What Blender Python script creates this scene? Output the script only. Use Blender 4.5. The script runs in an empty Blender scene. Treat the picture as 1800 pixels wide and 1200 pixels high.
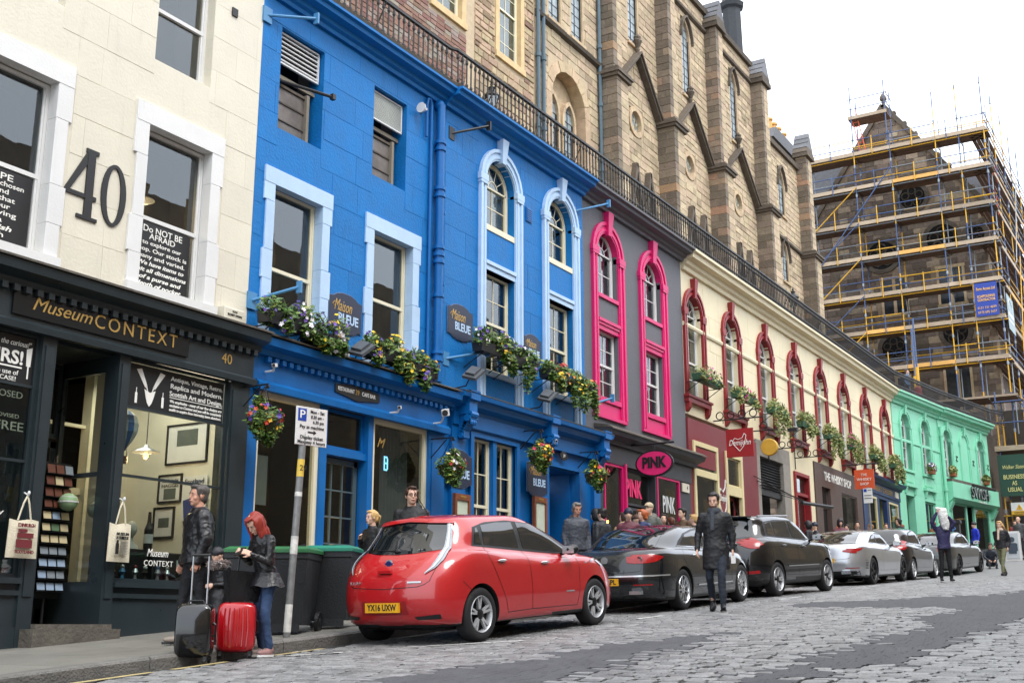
import bpy, bmesh, math, random
from math import sin, cos, pi, radians as R, sqrt, atan2, floor
from mathutils import Vector as V, Matrix as M4
from mathutils.bvhtree import BVHTree
random.seed(11)
S = bpy.context.scene
COL = S.collection
# ------------------------------------------------------------------ camera, world, sun
# frame: X runs up the street, Y to the left (facades face -Y), Z up
cd = bpy.data.cameras.new('camera'); cam = bpy.data.objects.new('camera', cd); COL.objects.link(cam)
cam.location = (0, 0, 0); cam.rotation_euler = (R(90+13.75), 0, R(-90+31.4))
cd.sensor_width = 36; cd.lens = 36*2040/1800; cd.clip_end = 2000; cd.clip_start = .05
S.camera = cam
W = bpy.data.worlds.new('World'); S.world = W; W.use_nodes = True
wn = W.node_tree.nodes; wl = W.node_tree.links; wn.clear()
sky = wn.new('ShaderNodeTexSky'); sky.sky_type = 'NISHITA'; sky.sun_disc = False
sky.sun_elevation = R(52); sky.sun_rotation = R(180-20)
b1 = wn.new('ShaderNodeBackground'); b1.inputs[1].default_value = .06
wl.new(sky.outputs[0], b1.inputs[0])
tc = wn.new('ShaderNodeTexCoord'); sx = wn.new('ShaderNodeSeparateXYZ'); wl.new(tc.outputs['Generated'], sx.inputs[0])
cr = wn.new('ShaderNodeValToRGB'); wl.new(sx.outputs[2], cr.inputs[0])
cr.color_ramp.elements[0].position = 0; cr.color_ramp.elements[0].color = (.60, .64, .70, 1)
cr.color_ramp.elements[1].position = 1; cr.color_ramp.elements[1].color = (1, 1, 1, 1)
b2 = wn.new('ShaderNodeBackground'); b2.inputs[1].default_value = 1.6; wl.new(cr.outputs[0], b2.inputs[0])
ad = wn.new('ShaderNodeAddShader'); wl.new(b1.outputs[0], ad.inputs[0]); wl.new(b2.outputs[0], ad.inputs[1])
wo = wn.new('ShaderNodeOutputWorld'); wl.new(ad.outputs[0], wo.inputs[0])
sd = bpy.data.lights.new('sun', 'SUN'); sd.energy = 1.3; sd.angle = R(24); sd.color = (1, .975, .94)
so = bpy.data.objects.new('sun', sd); COL.objects.link(so)
so.rotation_euler = V((-.30, -.62, 1)).to_track_quat('Z', 'Y').to_euler()
S.view_settings.view_transform = 'Standard'; S.view_settings.look = 'None'
S.view_settings.exposure = .66; S.view_settings.gamma = 1
S.render.engine = 'CYCLES'
CY = S.cycles; CY.max_bounces = 7; CY.diffuse_bounces = 3; CY.glossy_bounces = 3; CY.transmission_bounces = 5; CY.transparent_max_bounces = 10
CY.caustics_reflective = False; CY.caustics_refractive = False; CY.sample_clamp_indirect = 6
# ------------------------------------------------------------------ helpers
def gz(x):
    x = min(x, 100.); e = x-42; k = 0 if e < -4 else ((e+4)**2/16 if e < 4 else e)
    return -1.12+.0825*x-.0004*x*x+.05*k
def G(x, y):
    d = 5.4-y
    c = 0 if d < -1.5 else ((d+1.5)**2/6 if d < 1.5 else d)
    return gz(x)-.045*min(c, 7.5)
KERB = .13
def PZ(x): return gz(x)+KERB
def lin(h):
    h = h.lstrip('#'); o = []
    for i in (0, 2, 4):
        c = int(h[i:i+2], 16)/255; o.append(c/12.92 if c < .04045 else ((c+.055)/1.055)**2.4)
    return o
def mat(name, hexc, rough=.6, var=.12, scale=3., isl=0., hue=0., bump=.0, bscale=40., metal=0., coat=0., streak=0., spec=.5, hex2=None, fac2=.5, stretch=(1,1,1)):
    m = bpy.data.materials.new(name); m.use_nodes = True; n = m.node_tree.nodes; l = m.node_tree.links
    p = n['Principled BSDF']; p.inputs['Roughness'].default_value = rough; p.inputs['Metallic'].default_value = metal
    p.inputs['Coat Weight'].default_value = coat; p.inputs['Coat Roughness'].default_value = .03; p.inputs['Specular IOR Level'].default_value = spec
    c = lin(hexc)+[1]
    m.diffuse_color = c
    g = n.new('ShaderNodeNewGeometry')
    mp = n.new('ShaderNodeMapping'); l.new(g.outputs['Position'], mp.inputs[0]); mp.inputs['Scale'].default_value = stretch
    nz = n.new('ShaderNodeTexNoise'); nz.inputs['Scale'].default_value = scale; nz.inputs['Detail'].default_value = 6; nz.inputs['Roughness'].default_value = .6
    l.new(mp.outputs[0], nz.inputs['Vector'])
    src = None
    col = n.new('ShaderNodeRGB'); col.outputs[0].default_value = c; cur = col.outputs[0]
    rnd = None
    if isl or hue or hex2:
        oi = n.new('ShaderNodeObjectInfo'); a = n.new('ShaderNodeMath'); a.operation = 'ADD'
        l.new(g.outputs['Random Per Island'], a.inputs[0]); l.new(oi.outputs['Random'], a.inputs[1])
        f = n.new('ShaderNodeMath'); f.operation = 'FRACT'; l.new(a.outputs[0], f.inputs[0]); rnd = f.outputs[0]
    if hex2:
        mx = n.new('ShaderNodeMix'); mx.data_type = 'RGBA'; mx.inputs[7].default_value = lin(hex2)+[1]
        l.new(cur, mx.inputs[6])
        mr = n.new('ShaderNodeMapRange'); mr.inputs[1].default_value = 1-fac2; mr.inputs[2].default_value = 1-fac2+.3; l.new(rnd, mr.inputs[0])
        l.new(mr.outputs[0], mx.inputs[0]); cur = mx.outputs[2]
    hs = n.new('ShaderNodeHueSaturation'); l.new(cur, hs.inputs['Color'])
    mr = n.new('ShaderNodeMapRange'); mr.inputs[1].default_value = .25; mr.inputs[2].default_value = .75
    mr.inputs[3].default_value = 1-var; mr.inputs[4].default_value = 1+var; l.new(nz.outputs[0], mr.inputs[0]); val = mr.outputs[0]
    if isl:
        m2 = n.new('ShaderNodeMapRange'); m2.inputs[3].default_value = 1-isl; m2.inputs[4].default_value = 1+isl; l.new(rnd, m2.inputs[0])
        mu = n.new('ShaderNodeMath'); mu.operation = 'MULTIPLY'; l.new(val, mu.inputs[0]); l.new(m2.outputs[0], mu.inputs[1]); val = mu.outputs[0]
    if hue:
        w = n.new('ShaderNodeTexWhiteNoise'); w.noise_dimensions = '1D'; l.new(rnd, w.inputs['W'])
        m3 = n.new('ShaderNodeMapRange'); m3.inputs[3].default_value = .5-hue; m3.inputs[4].default_value = .5+hue; l.new(w.outputs[0], m3.inputs[0]); l.new(m3.outputs[0], hs.inputs['Hue'])
    if streak:
        mp2 = n.new('ShaderNodeMapping'); mp2.inputs['Scale'].default_value = (3.5, 3.5, .35); l.new(g.outputs['Position'], mp2.inputs[0])
        n2 = n.new('ShaderNodeTexNoise'); n2.inputs['Scale'].default_value = 1.6; n2.inputs['Detail'].default_value = 8; n2.inputs['Roughness'].default_value = .7; l.new(mp2.outputs[0], n2.inputs['Vector'])
        m4 = n.new('ShaderNodeMapRange'); m4.inputs[1].default_value = .56; m4.inputs[2].default_value = .8; m4.inputs[3].default_value = 1; m4.inputs[4].default_value = 1-streak; l.new(n2.outputs[0], m4.inputs[0])
        mu = n.new('ShaderNodeMath'); mu.operation = 'MULTIPLY'; l.new(val, mu.inputs[0]); l.new(m4.outputs[0], mu.inputs[1]); val = mu.outputs[0]
    l.new(val, hs.inputs['Value']); l.new(hs.outputs[0], p.inputs['Base Color'])
    if bump:
        nb = n.new('ShaderNodeTexNoise'); nb.inputs['Scale'].default_value = bscale; nb.inputs['Detail'].default_value = 5; l.new(mp.outputs[0], nb.inputs['Vector'])
        b = n.new('ShaderNodeBump'); b.inputs['Strength'].default_value = min(1, bump*2); b.inputs['Distance'].default_value = .02
        l.new(nb.outputs[0], b.inputs['Height']); l.new(b.outputs[0], p.inputs['Normal'])
        rr = n.new('ShaderNodeMapRange'); rr.inputs[3].default_value = max(.03, rough-.12); rr.inputs[4].default_value = min(1, rough+.12); l.new(nz.outputs[0], rr.inputs[0]); l.new(rr.outputs[0], p.inputs['Roughness'])
    return m
def emis(name, hexc, s):
    m = bpy.data.materials.new(name); m.use_nodes = True; p = m.node_tree.nodes['Principled BSDF']
    p.inputs['Emission Color'].default_value = lin(hexc)+[1]; p.inputs['Emission Strength'].default_value = s; p.inputs['Base Color'].default_value = lin(hexc)+[1]
    return m
def glassmat(name, tint='#dfe6e4', f0=.06, rough=.0):
    m = bpy.data.materials.new(name); m.use_nodes = True; n = m.node_tree.nodes; l = m.node_tree.links; n.clear()
    t = n.new('ShaderNodeBsdfTransparent'); t.inputs[0].default_value = lin(tint)+[1]
    g = n.new('ShaderNodeBsdfGlossy'); g.inputs['Roughness'].default_value = rough; g.inputs[0].default_value = (.9, .93, .95, 1)
    fr = n.new('ShaderNodeLayerWeight'); fr.inputs[0].default_value = .5
    pw = n.new('ShaderNodeMath'); pw.operation = 'POWER'; pw.inputs[1].default_value = 4.; l.new(fr.outputs['Facing'], pw.inputs[0])
    a = n.new('ShaderNodeMath'); a.operation = 'MULTIPLY_ADD'; a.inputs[1].default_value = .9; a.inputs[2].default_value = f0; a.use_clamp = True
    l.new(pw.outputs[0], a.inputs[0])
    ge = n.new('ShaderNodeNewGeometry'); nz = n.new('ShaderNodeTexNoise'); nz.inputs['Scale'].default_value = 1.4; l.new(ge.outputs['Position'], nz.inputs['Vector'])
    b = n.new('ShaderNodeBump'); b.inputs['Strength'].default_value = .05; b.inputs['Distance'].default_value = .03; l.new(nz.outputs[0], b.inputs['Height']); l.new(b.outputs[0], g.inputs['Normal'])
    mx = n.new('ShaderNodeMixShader'); l.new(a.outputs[0], mx.inputs[0]); l.new(t.outputs[0], mx.inputs[1]); l.new(g.outputs[0], mx.inputs[2])
    o = n.new('ShaderNodeOutputMaterial'); l.new(mx.outputs[0], o.inputs[0]); return m

class MB:
    def __init__(s): s.v = []; s.f = []
    def box(s, x0, x1, y0, y1, z0, z1):
        b = len(s.v); s.v += [(x0,y0,z0),(x1,y0,z0),(x1,y1,z0),(x0,y1,z0),(x0,y0,z1),(x1,y0,z1),(x1,y1,z1),(x0,y1,z1)]
        s.f += [[b+i for i in q] for q in ((3,2,1,0),(4,5,6,7),(0,1,5,4),(1,2,6,5),(2,3,7,6),(3,0,4,7))]; return s
    def cbox(s, c, d, m=None):      # centred box with rotation matrix
        b = len(s.v)
        for k in ((-1,-1,-1),(1,-1,-1),(1,1,-1),(-1,1,-1),(-1,-1,1),(1,-1,1),(1,1,1),(-1,1,1)):
            p = V((k[0]*d[0]/2, k[1]*d[1]/2, k[2]*d[2]/2))
            if m is not None: p = m @ p
            s.v.append(tuple(p+V(c)))
        s.f += [[b+i for i in q] for q in ((3,2,1,0),(4,5,6,7),(0,1,5,4),(1,2,6,5),(2,3,7,6),(3,0,4,7))]; return s
    def block(s, x0, x1, y0, y1, z0, z1, c=.01):   # chamfered front (face -y)
        b = len(s.v)
        s.v += [(x0,y1,z0),(x1,y1,z0),(x1,y1,z1),(x0,y1,z1),(x0,y0+c,z0),(x1,y0+c,z0),(x1,y0+c,z1),(x0,y0+c,z1),(x0+c,y0,z0+c),(x1-c,y0,z0+c),(x1-c,y0,z1-c),(x0+c,y0,z1-c)]
        s.f += [[b+i for i in q] for q in ((8,9,10,11),(4,5,9,8),(5,6,10,9),(6,7,11,10),(7,4,8,11),(0,1,5,4),(1,2,6,5),(2,3,7,6),(3,0,4,7))]; return s
    def prism(s, pts, a0, a1, ax='y'):   # polygon in the plane across axis ax
        n = len(pts); b = len(s.v)
        for a in (a0, a1):
            for p, q in pts:
                s.v.append({'y': (p, a, q), 'x': (a, p, q), 'z': (p, q, a)}[ax])
        s.f.append([b+i for i in range(n)][::-1] if ax != 'y' else [b+i for i in range(n)]); s.f.append([b+n+i for i in range(n)] if ax != 'y' else [b+n+i for i in range(n)][::-1])
        for i in range(n):
            j = (i+1) % n; s.f.append([b+i, b+n+i, b+n+j, b+j] if ax == 'y' else [b+i, b+j, b+n+j, b+n+i])
        return s
    def tube(s, p, q, r0, r1=None, n=8, caps=True):
        p = V(p); q = V(q); r1 = r0 if r1 is None else r1; d = (q-p)
        if d.length < 1e-6: return s
        d.normalize(); u = d.orthogonal().normalized(); w = d.cross(u); b = len(s.v)
        for c, r in ((p, r0), (q, r1)):
            for i in range(n):
                a = 2*pi*i/n; s.v.append(tuple(c+u*(cos(a)*r)+w*(sin(a)*r)))
        for i in range(n): j = (i+1) % n; s.f.append([b+i, b+j, b+n+j, b+n+i])
        if caps: s.f.append([b+i for i in range(n)][::-1]); s.f.append([b+n+i for i in range(n)])
        return s
    def path(s, pts, r, n=6):
        for a, b in zip(pts, pts[1:]): s.tube(a, b, r, r, n)
        return s
    def lathe(s, prof, c=(0,0,0), n=16, ax='z', caps=True):
        b = len(s.v); m = len(prof)
        for r, h in prof:
            for i in range(n):
                a = 2*pi*i/n; x, y = r*cos(a), r*sin(a)
                p = {'z': (x, y, h), 'y': (x, h, -y), 'x': (h, x, y)}[ax]; s.v.append((p[0]+c[0], p[1]+c[1], p[2]+c[2]))
        for k in range(m-1):
            for i in range(n):
                j = (i+1) % n; s.f.append([b+k*n+i, b+k*n+j, b+(k+1)*n+j, b+(k+1)*n+i])
        if caps: s.f.append([b+i for i in range(n)][::-1]); s.f.append([b+(m-1)*n+i for i in range(n)])
        return s
    def ell(s, c, r, n=12, m=8, rot=None):
        b = len(s.v)
        for k in range(m+1):
            t = pi*k/m
            for i in range(n):
                a = 2*pi*i/n; p = V((r[0]*sin(t)*cos(a), r[1]*sin(t)*sin(a), -r[2]*cos(t)))
                if rot is not None: p = rot @ p
                s.v.append(tuple(p+V(c)))
        for k in range(m):
            for i in range(n):
                j = (i+1) % n; s.f.append([b+k*n+i, b+k*n+j, b+(k+1)*n+j, b+(k+1)*n+i])
        return s
    def loft(s, rings, caps=True):
        n = len(rings[0]); b = len(s.v)
        for r in rings: s.v += [tuple(p) for p in r]
        for k in range(len(rings)-1):
            for i in range(n):
                j = (i+1) % n; s.f.append([b+k*n+i, b+k*n+j, b+(k+1)*n+j, b+(k+1)*n+i])
        if caps: s.f.append([b+i for i in range(n)][::-1]); s.f.append([b+(len(rings)-1)*n+i for i in range(n)])
        return s
    def poly(s, pts): b = len(s.v); s.v += [tuple(p) for p in pts]; s.f.append(list(range(b, b+len(pts)))); return s
    def join(s, o, m=None):
        b = len(s.v); s.v += [tuple(m @ V(p)) if m is not None else p for p in o.v]; s.f += [[b+i for i in f] for f in o.f]; return s
def mesh(name, mb, m, off=(0,0,0), smooth=None):
    me = bpy.data.meshes.new(name)
    ox, oy, oz = off
    me.from_pydata([(x-ox, y-oy, z-oz) for x, y, z in mb.v], [], mb.f)
    if isinstance(m, (list, tuple)):
        for k in m: me.materials.append(k)
    elif m: me.materials.append(m)
    if smooth is not None:
        me.shade_smooth()
        if smooth < 179: me.set_sharp_from_angle(angle=R(smooth))
    return me
def obj(name, me, parent=None, loc=None, label=None, kind=None):
    o = bpy.data.objects.new(name, me); COL.objects.link(o)
    if parent is not None: o.parent = parent
    if loc is not None: o.location = loc
    if label: o['label'] = label
    if kind: o['kind'] = kind
    return o
class T:
    """a thing: an Empty at its base; parts are given in coordinates that start at .o"""
    def __init__(s, name, label, cat, loc=(0,0,0), rz=0, group=None, o=None, kind=None):
        s.r = bpy.data.objects.new(name, None); COL.objects.link(s.r); s.r.location = loc; s.r.rotation_euler = (0, 0, rz)
        s.r.empty_display_size = .2
        s.r['label'] = label; s.o = loc if o is None else o
        if cat: s.r['category'] = cat
        if group: s.r['group'] = group
        if kind: s.r['kind'] = kind
    def add(s, name, mb, m, parent=None, label=None, kind=None, smooth=None):
        return obj(name, mesh(name, mb, m, s.o, smooth), parent or s.r, None, label, kind)
def single(name, mb, m, label, cat, group=None, loc=(0,0,0), kind=None, smooth=None):
    o = obj(name, mesh(name, mb, m, loc, smooth), None, loc, label, kind)
    if cat: o['category'] = cat
    if group: o['group'] = group
    return o
def copy_tree(o, parent=None):
    c = o.copy(); COL.objects.link(c); c.parent = parent
    for ch in o.children: copy_tree(ch, c)
    return c
WS = bpy.data.scenes.new('workbench')   # a small scene of its own, so that evaluating one modifier stays cheap
def evalmesh(o):
    WS.view_layers[0].update(); dg = WS.view_layers[0].depsgraph; dg.update(); return bpy.data.meshes.new_from_object(o.evaluated_get(dg))
def textmesh(s, size, ext=.003, shear=0., off=0., sp=1., align='CENTER', lsp=1.):
    cu = bpy.data.curves.new('lettering', 'FONT'); cu.body = s; cu.size = size; cu.extrude = ext; cu.shear = shear; cu.offset = off
    cu.space_character = sp; cu.align_x = align; cu.align_y = 'CENTER'; cu.resolution_u = 3; cu.space_line = lsp
    o = bpy.data.objects.new('lettering', cu); WS.collection.objects.link(o); me = evalmesh(o)
    bpy.data.objects.remove(o); bpy.data.curves.remove(cu); return me
def text(t, s, x, y, z, size, m, w=None, parent=None, rot=(R(90),0,0), ext=.003, shear=0., off=0., sp=1., align='CENTER', name='lettering', lsp=1., sx=1.):
    me = textmesh(s, size, ext, shear, off, sp, align, lsp); me.materials.clear(); me.materials.append(m)
    o = obj(name, me, parent or t.r); o.location = (x-t.o[0], y-t.o[1], z-t.o[2]); o.rotation_euler = rot
    if w: 
        xs = [v.co.x for v in me.vertices]; k = w/(max(xs)-min(xs)); o.scale = (k, 1, 1)
    else: o.scale = (sx, 1, 1)
    return o
def remesh(mb, voxel, smooth=6):
    me = bpy.data.meshes.new('tmp'); me.from_pydata(mb.v, [], mb.f)
    o = bpy.data.objects.new('tmp', me); WS.collection.objects.link(o)
    r = o.modifiers.new('r', 'REMESH'); r.mode = 'VOXEL'; r.voxel_size = voxel
    if smooth:
        k = o.modifiers.new('s', 'SMOOTH'); k.iterations = smooth; k.factor = .5
    out = evalmesh(o)
    bpy.data.objects.remove(o); bpy.data.meshes.remove(me); return out
# ------------------------------------------------------------------ materials
BLUE = mat('blue_paint', '#0c70b6', .55, .11, 2.5, .06, bump=.22, bscale=22, streak=.42, spec=.3)
BLUED = mat('blue_gloss_paint', '#0b63a8', .4, .1, 3, 0.03, bump=.08, bscale=30, streak=.2, spec=.35)
LBLUE = mat('pale_blue_paint', '#b2cde8', .5, .07, 3, .04, bump=.1, bscale=30, streak=.16)
CREAM = mat('cream_paint', '#dad4c2', .6, .05, 1.5, .035, bump=.12, bscale=25, streak=.14)
WHITE = mat('white_paint', '#dcdcda', .5, .05, 2, .03, bump=.08, bscale=30, streak=.14)
IVORY = mat('ivory_joinery_paint', '#e4dcc0', .45, .06, 4, 0, bump=.04, streak=.1)
CREAM2 = mat('warm_cream_paint', '#e4d8b6', .6, .07, 1.2, .03, bump=.12, bscale=20, streak=.2)
RED = mat('oxblood_paint', '#8a2023', .45, .1, 3, .04, bump=.08, bscale=30, streak=.12)
MAROON = mat('maroon_paint', '#7a2a30', .5, .08, 2, 0, bump=.06)
PINKP = mat('pink_paint', '#d61b6c', .45, .07, 3, .03, bump=.08, bscale=30, streak=.1)
GREY = mat('slate_grey_render', '#65666c', .7, .08, 2, .03, bump=.22, bscale=25, streak=.15)
GREYD = mat('dark_grey_paint', '#3a3c42', .45, .08, 3, 0, bump=.06)
MINT = mat('mint_green_paint', '#8ad4b4', .5, .07, 1.6, .03, bump=.12, bscale=20, streak=.14)
SLATEP = mat('blue_black_paint', '#2a3337', .32, .1, 3, 0, bump=.05, streak=.1)
BROWNP = mat('brown_paint', '#54433c', .5, .08, 3, 0, bump=.05)
NAVY = mat('navy_paint', '#1d3560', .4, .08, 3, 0, bump=.05)
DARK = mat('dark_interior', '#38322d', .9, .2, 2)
DARKER = mat('black_interior', '#100f0f', .95, .2, 2)
INTW = mat('interior_plaster', '#dcd7c6', .8, .1, 2)
WOOD = mat('varnished_wood', '#7a4428', .4, .25, 6, stretch=(1,1,8))
BLACK = mat('black_iron', '#1b1b1d', .45, .15, 8, 0, bump=.05)
IRON = mat('railing_iron', '#1d1d1f', .5, .2, 6, .05, bump=.1)
LEAD = mat('dark_stone_ledge', '#57524a', .85, .3, 4, .1, bump=.4, bscale=18)
GLASS = glassmat('window_glass', '#c9cfcf', .085)
SHOPG = glassmat('shop_glass', '#dde3e0', .03)
BLUEG = mat('steel_blue_paint', '#4a86b4', .4, .1, 5)
SILV = mat('brushed_metal', '#b9bcc0', .3, .1, 6, metal=.8)
WLET = mat('white_lettering', '#f0efe8', .5, .02)
GOLD = mat('gold_lettering', '#c9a45c', .35, .15, 20, metal=.4)
BLK = mat('black_plastic', '#161719', .42, .1, 8, bump=.03)
SOOT = mat('sooty_stone', '#5a5147', .9, .3, 5, .25, bump=.6, bscale=14)
CH_ST = mat('tan_sandstone', '#b7a488', .9, .25, 4, .22, .012, bump=.6, bscale=14, hex2='#82735f', fac2=.28, streak=.45)
CH_DK = mat('weathered_quoin_stone', '#766a5c', .9, .2, 4, .3, .01, bump=.6, bscale=14, hex2='#a5754e', fac2=.12)
MORTAR = mat('lime_mortar', '#b9a68a', .95, .15, 6, bump=.3)
DRESS = mat('dressed_sandstone', '#b8a283', .85, .22, 5, .12, .01, bump=.35, bscale=16, streak=.25)
BRICK = mat('old_brick', '#8c6a5c', .9, .2, 6, .3, .02, bump=.5, bscale=30, hex2='#857a70', fac2=.5)
RUBBLE = mat('rubble_stone', '#b09a7e', .95, .2, 5, .3, .02, bump=.6, bscale=16, hex2='#6a5646', fac2=.3)
SLATE = mat('roof_slate', '#6b6c70', .8, .2, 5, .2, bump=.3)
PIPEG = mat('blue_grey_downpipe', '#4d626e', .5, .15, 4)
# ------------------------------------------------------------------ ground
SETT = mat('granite_sett', '#7d7d7d', .40, .3, 6, .3, .01, bump=.5, bscale=34)
SETT2 = mat('distant_setts', '#7c7c7c', .5, .2, 9, .2, bump=.4, bscale=34)
JOINT = mat('sett_joint_grit', '#2b2a2a', .9, .3, 12, bump=.4)
ASPH = mat('asphalt_patch', '#505155', .7, .3, 2.2, bump=.6, bscale=90)
PAVE = mat('grey_paving', '#75736c', .6, .16, 3, .1, bump=.3, bscale=60)
KERBM = mat('kerb_granite', '#6a6864', .6, .22, 7, .15, bump=.4, bscale=40)
YEL = mat('worn_yellow_paint', '#a8996a', .7, .3, 12)
WHT = mat('worn_white_paint', '#cfcfca', .7, .3, 12)
def kerbY(x):   # the kerb line of the near pavement
    return 9.62 if x < 44 else 9.62-(x-44)**2*.006
def sheet(x0, x1, y0f, y1f, dx, ny, zf, mb=None):
    mb = mb or MB(); b = len(mb.v); n = int((x1-x0)/dx+.5)
    for i in range(n+1):
        x = x0+(x1-x0)*i/n
        for j in range(ny+1):
            y = y0f(x)+(y1f(x)-y0f(x))*j/ny; mb.v.append((x, y, zf(x, y)))
    for i in range(n):
        for j in range(ny):
            a = b+i*(ny+1)+j; mb.f.append([a, a+ny+1, a+ny+2, a+1])
    return mb
FX = -math.sin(R(31.4)); 
def proj(x, y, z):
    c, s_ = cos(R(31.4)), sin(R(31.4)); fw = x*c+y*s_; r = x*s_-y*c; P = R(13.75)
    F = fw*cos(P)+z*sin(P); u = -fw*sin(P)+z*cos(P)
    return 900+2040*r/F, 600-2040*u/F, F
earth = single('ground', sheet(-60, 400, lambda x: -200, lambda x: 300, 10, 25, lambda x, y: gz(max(-60, min(x, 100)))-.9), JOINT, 'dark ground under the street', None, kind='structure')
road = single('road', sheet(-20, 110, lambda x: -3.0, lambda x: kerbY(x)+.3, .8, 24, lambda x, y: G(x, y)-.022), JOINT, 'cobbled street climbing to the right', None, kind='structure')
# asphalt repairs, outlined on the ground (x, y)
PATCH = [
 [(9.04,6.43),(9.69,6.3),(10.0,6.1),(10.3,5.99),(10.69,6.18),(11.35,6.04),(12.17,5.82),(12.89,5.69),(13.58,5.47),(13.8,5.23),(13.24,5.27),(12.68,5.18),(11.98,5.16),(10.91,5.07),(10.25,5.03),(9.88,5.02),(9.41,5.04),(8.78,4.92),(8.14,4.97),(7.2,5.2),(7.0,6.0),(7.86,6.3)],
 [(19.17,6.41),(20.6,6.5),(21.11,5.56),(23.02,4.74),(24.05,4.02),(26.81,3.79),(27.5,1.0),(20.5,1.6),(18.31,2.55),(16.75,2.6),(14.76,2.7),(12.74,2.72),(11.37,2.75),(11.02,2.99),(10.85,3.17),(10.98,3.5),(11.13,3.64),(11.8,3.68),(12.34,3.6),(12.88,3.5),(13.59,3.5),(14.12,3.6),(14.75,3.5),(15.29,3.46),(16.07,3.45),(16.68,3.72),(17.34,4.1),(17.92,3.75),(19.2,3.7),(19.6,4.08),(19.09,4.81),(19.0,5.49),(18.9,5.93)],
 [(9.6,3.75),(10.5,3.62),(10.91,3.46),(10.67,3.18),(10.1,3.21),(9.5,3.35)]]
def inside(x, y, P):
    c = False; n = len(P); j = n-1
    for i in range(n):
        if (P[i][1] > y) != (P[j][1] > y) and x < (P[j][0]-P[i][0])*(y-P[i][1])/(P[j][1]-P[i][1])+P[i][0]: c = not c
        j = i
    return c
def inpatch(x, y): return any(inside(x, y, P) for P in PATCH)
cells = []; rng = random.Random(5)
CW = .108
for i in range(int((40-6.5)/CW)):
    x = 6.5+i*CW; y = -2.9+rng.random()*.2
    wob = .03*sin(x*1.7)
    while y < 9.2:
        L = rng.uniform(.16, .25); xc, yc = x+CW/2, y+L/2
        px, py, F = proj(xc, yc, G(xc, yc))
        if -60 < px < 1860 and py < 1260 and F > 5: cells.append((xc+wob*sin(yc*1.1), yc, L, F))
        y += L+.020
cells.sort(key=lambda c: c[3])
asph = MB(); setts = MB(); near = []
vari = []
def sett_geo(mb, xc, yc, z, L, w, tilt, t2, r, cx=.016):
    b = len(mb.v); hx, hy = w/2, L/2
    pts = [(-hx,-hy),(hx,-hy),(hx,hy),(-hx,hy)]
    j = [(r.uniform(-.006,.006), r.uniform(-.008,.008)) for _ in range(4)]
    for (px, py), (a, c) in zip(pts, j): mb.v.append((xc+px+a, yc+py+c, z-.045))
    for (px, py), (a, c) in zip(pts, j): mb.v.append((xc+px+a, yc+py+c, z-.008+px*tilt+py*t2))
    for (px, py), (a, c) in zip(pts, j): mb.v.append((xc+px*(1-cx/hx)+a, yc+py*(1-cx/hy)+c, z+px*tilt+py*t2))
    mb.v.append((xc+r.uniform(-.01,.01), yc+r.uniform(-.02,.02), z+.003))
    for k in range(4):
        n = (k+1) % 4; mb.f.append([b+k, b+n, b+4+n, b+4+k]); mb.f.append([b+4+k, b+4+n, b+8+n, b+8+k]); mb.f.append([b+8+k, b+8+n, b+12])
for k in range(10):
    m_ = MB(); sett_geo(m_, 0, 0, 0, .225, .097, rng.uniform(-.04,.04), rng.uniform(-.03,.03), rng)
    vari.append(mesh('sett', m_, SETT))
cnt = 0
for xc, yc, L, F in cells:
    if inpatch(xc+rng.gauss(0,.06), yc+rng.gauss(0,.10)):
        asph.box(xc-CW/2-.001, xc+CW/2+.001, yc-L/2-.007, yc+L/2+.007, G(xc, yc)-.05, G(xc, yc)-.004)
        # even surface: corners follow the ground
        for q in range(4, 8):
            v = asph.v[-8+q]; asph.v[-8+q] = (v[0], v[1], G(v[0], v[1])-.002)
        continue
    if F > 36: continue
    if cnt < 300:
        o = obj('sett', vari[rng.randrange(10)], road); o.location = (xc, yc, G(xc, yc)+rng.uniform(-.004,.004)); o.scale = (1, L/.225, 1)
        o.rotation_euler = (rng.uniform(-.015,.015)-.03*(yc < 5), rng.uniform(-.03,.03)-.08, rng.choice((0, pi))+rng.uniform(-.03,.03)); cnt += 1
    else:
        sett_geo(setts, xc, yc, G(xc, yc)+rng.uniform(-.006,.006), L, .096, .07+rng.gauss(0,.03), rng.gauss(0,.025), rng)
obj('sett_paving', mesh('sett_paving', setts, SETT), road, kind='stuff')
obj('asphalt_patch', mesh('asphalt_patch', asph, ASPH), road)
# flat far setts
obj('far_sett_paving', mesh('far_sett_paving', sheet(37.5, 110, lambda x: -3.0, lambda x: kerbY(x)-.1, .8, 24, lambda x, y: G(x, y)-.004), SETT2), road)
def strip(x0, x1, yf, w, m, nm, dz=.006, dx=.25, seed=1):
    r = random.Random(seed); mb = MB(); n = max(1, int((x1-x0)/dx)); b = 0
    for i in range(n+1):
        x = x0+(x1-x0)*i/n; y = yf(x); a = w*r.uniform(.4, .62); c = w*r.uniform(.4, .62)
        mb.v += [(x, y-a, G(x, y)+dz), (x, y+c, G(x, y)+dz)]
    for i in range(n):
        if r.random() < .8: mb.f.append([2*i, 2*i+2, 2*i+3, 2*i+1])
    obj(nm, mesh(nm, mb, m), road)
strip(7.4, 11.2, lambda x: kerbY(x)-.28-.02*(x-9), .10, YEL, 'yellow_line')
strip(10.1, 10.9, lambda x: 9.1-.9*(x-10.1), .08, WHT, 'bay_marking', seed=3)
strip(11.2, 12.2, lambda x: 8.3-1.0*(x-11.2), .1, WHT, 'bay_marking', seed=4)
strip(15.7, 16.7, lambda x: 7.6-.1*(x-15.7), .07, WHT, 'bay_marking', seed=5)
strip(21.6, 22.8, lambda x: 7.35-.05*(x-21), .08, WHT, 'bay_marking', seed=6)
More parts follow.
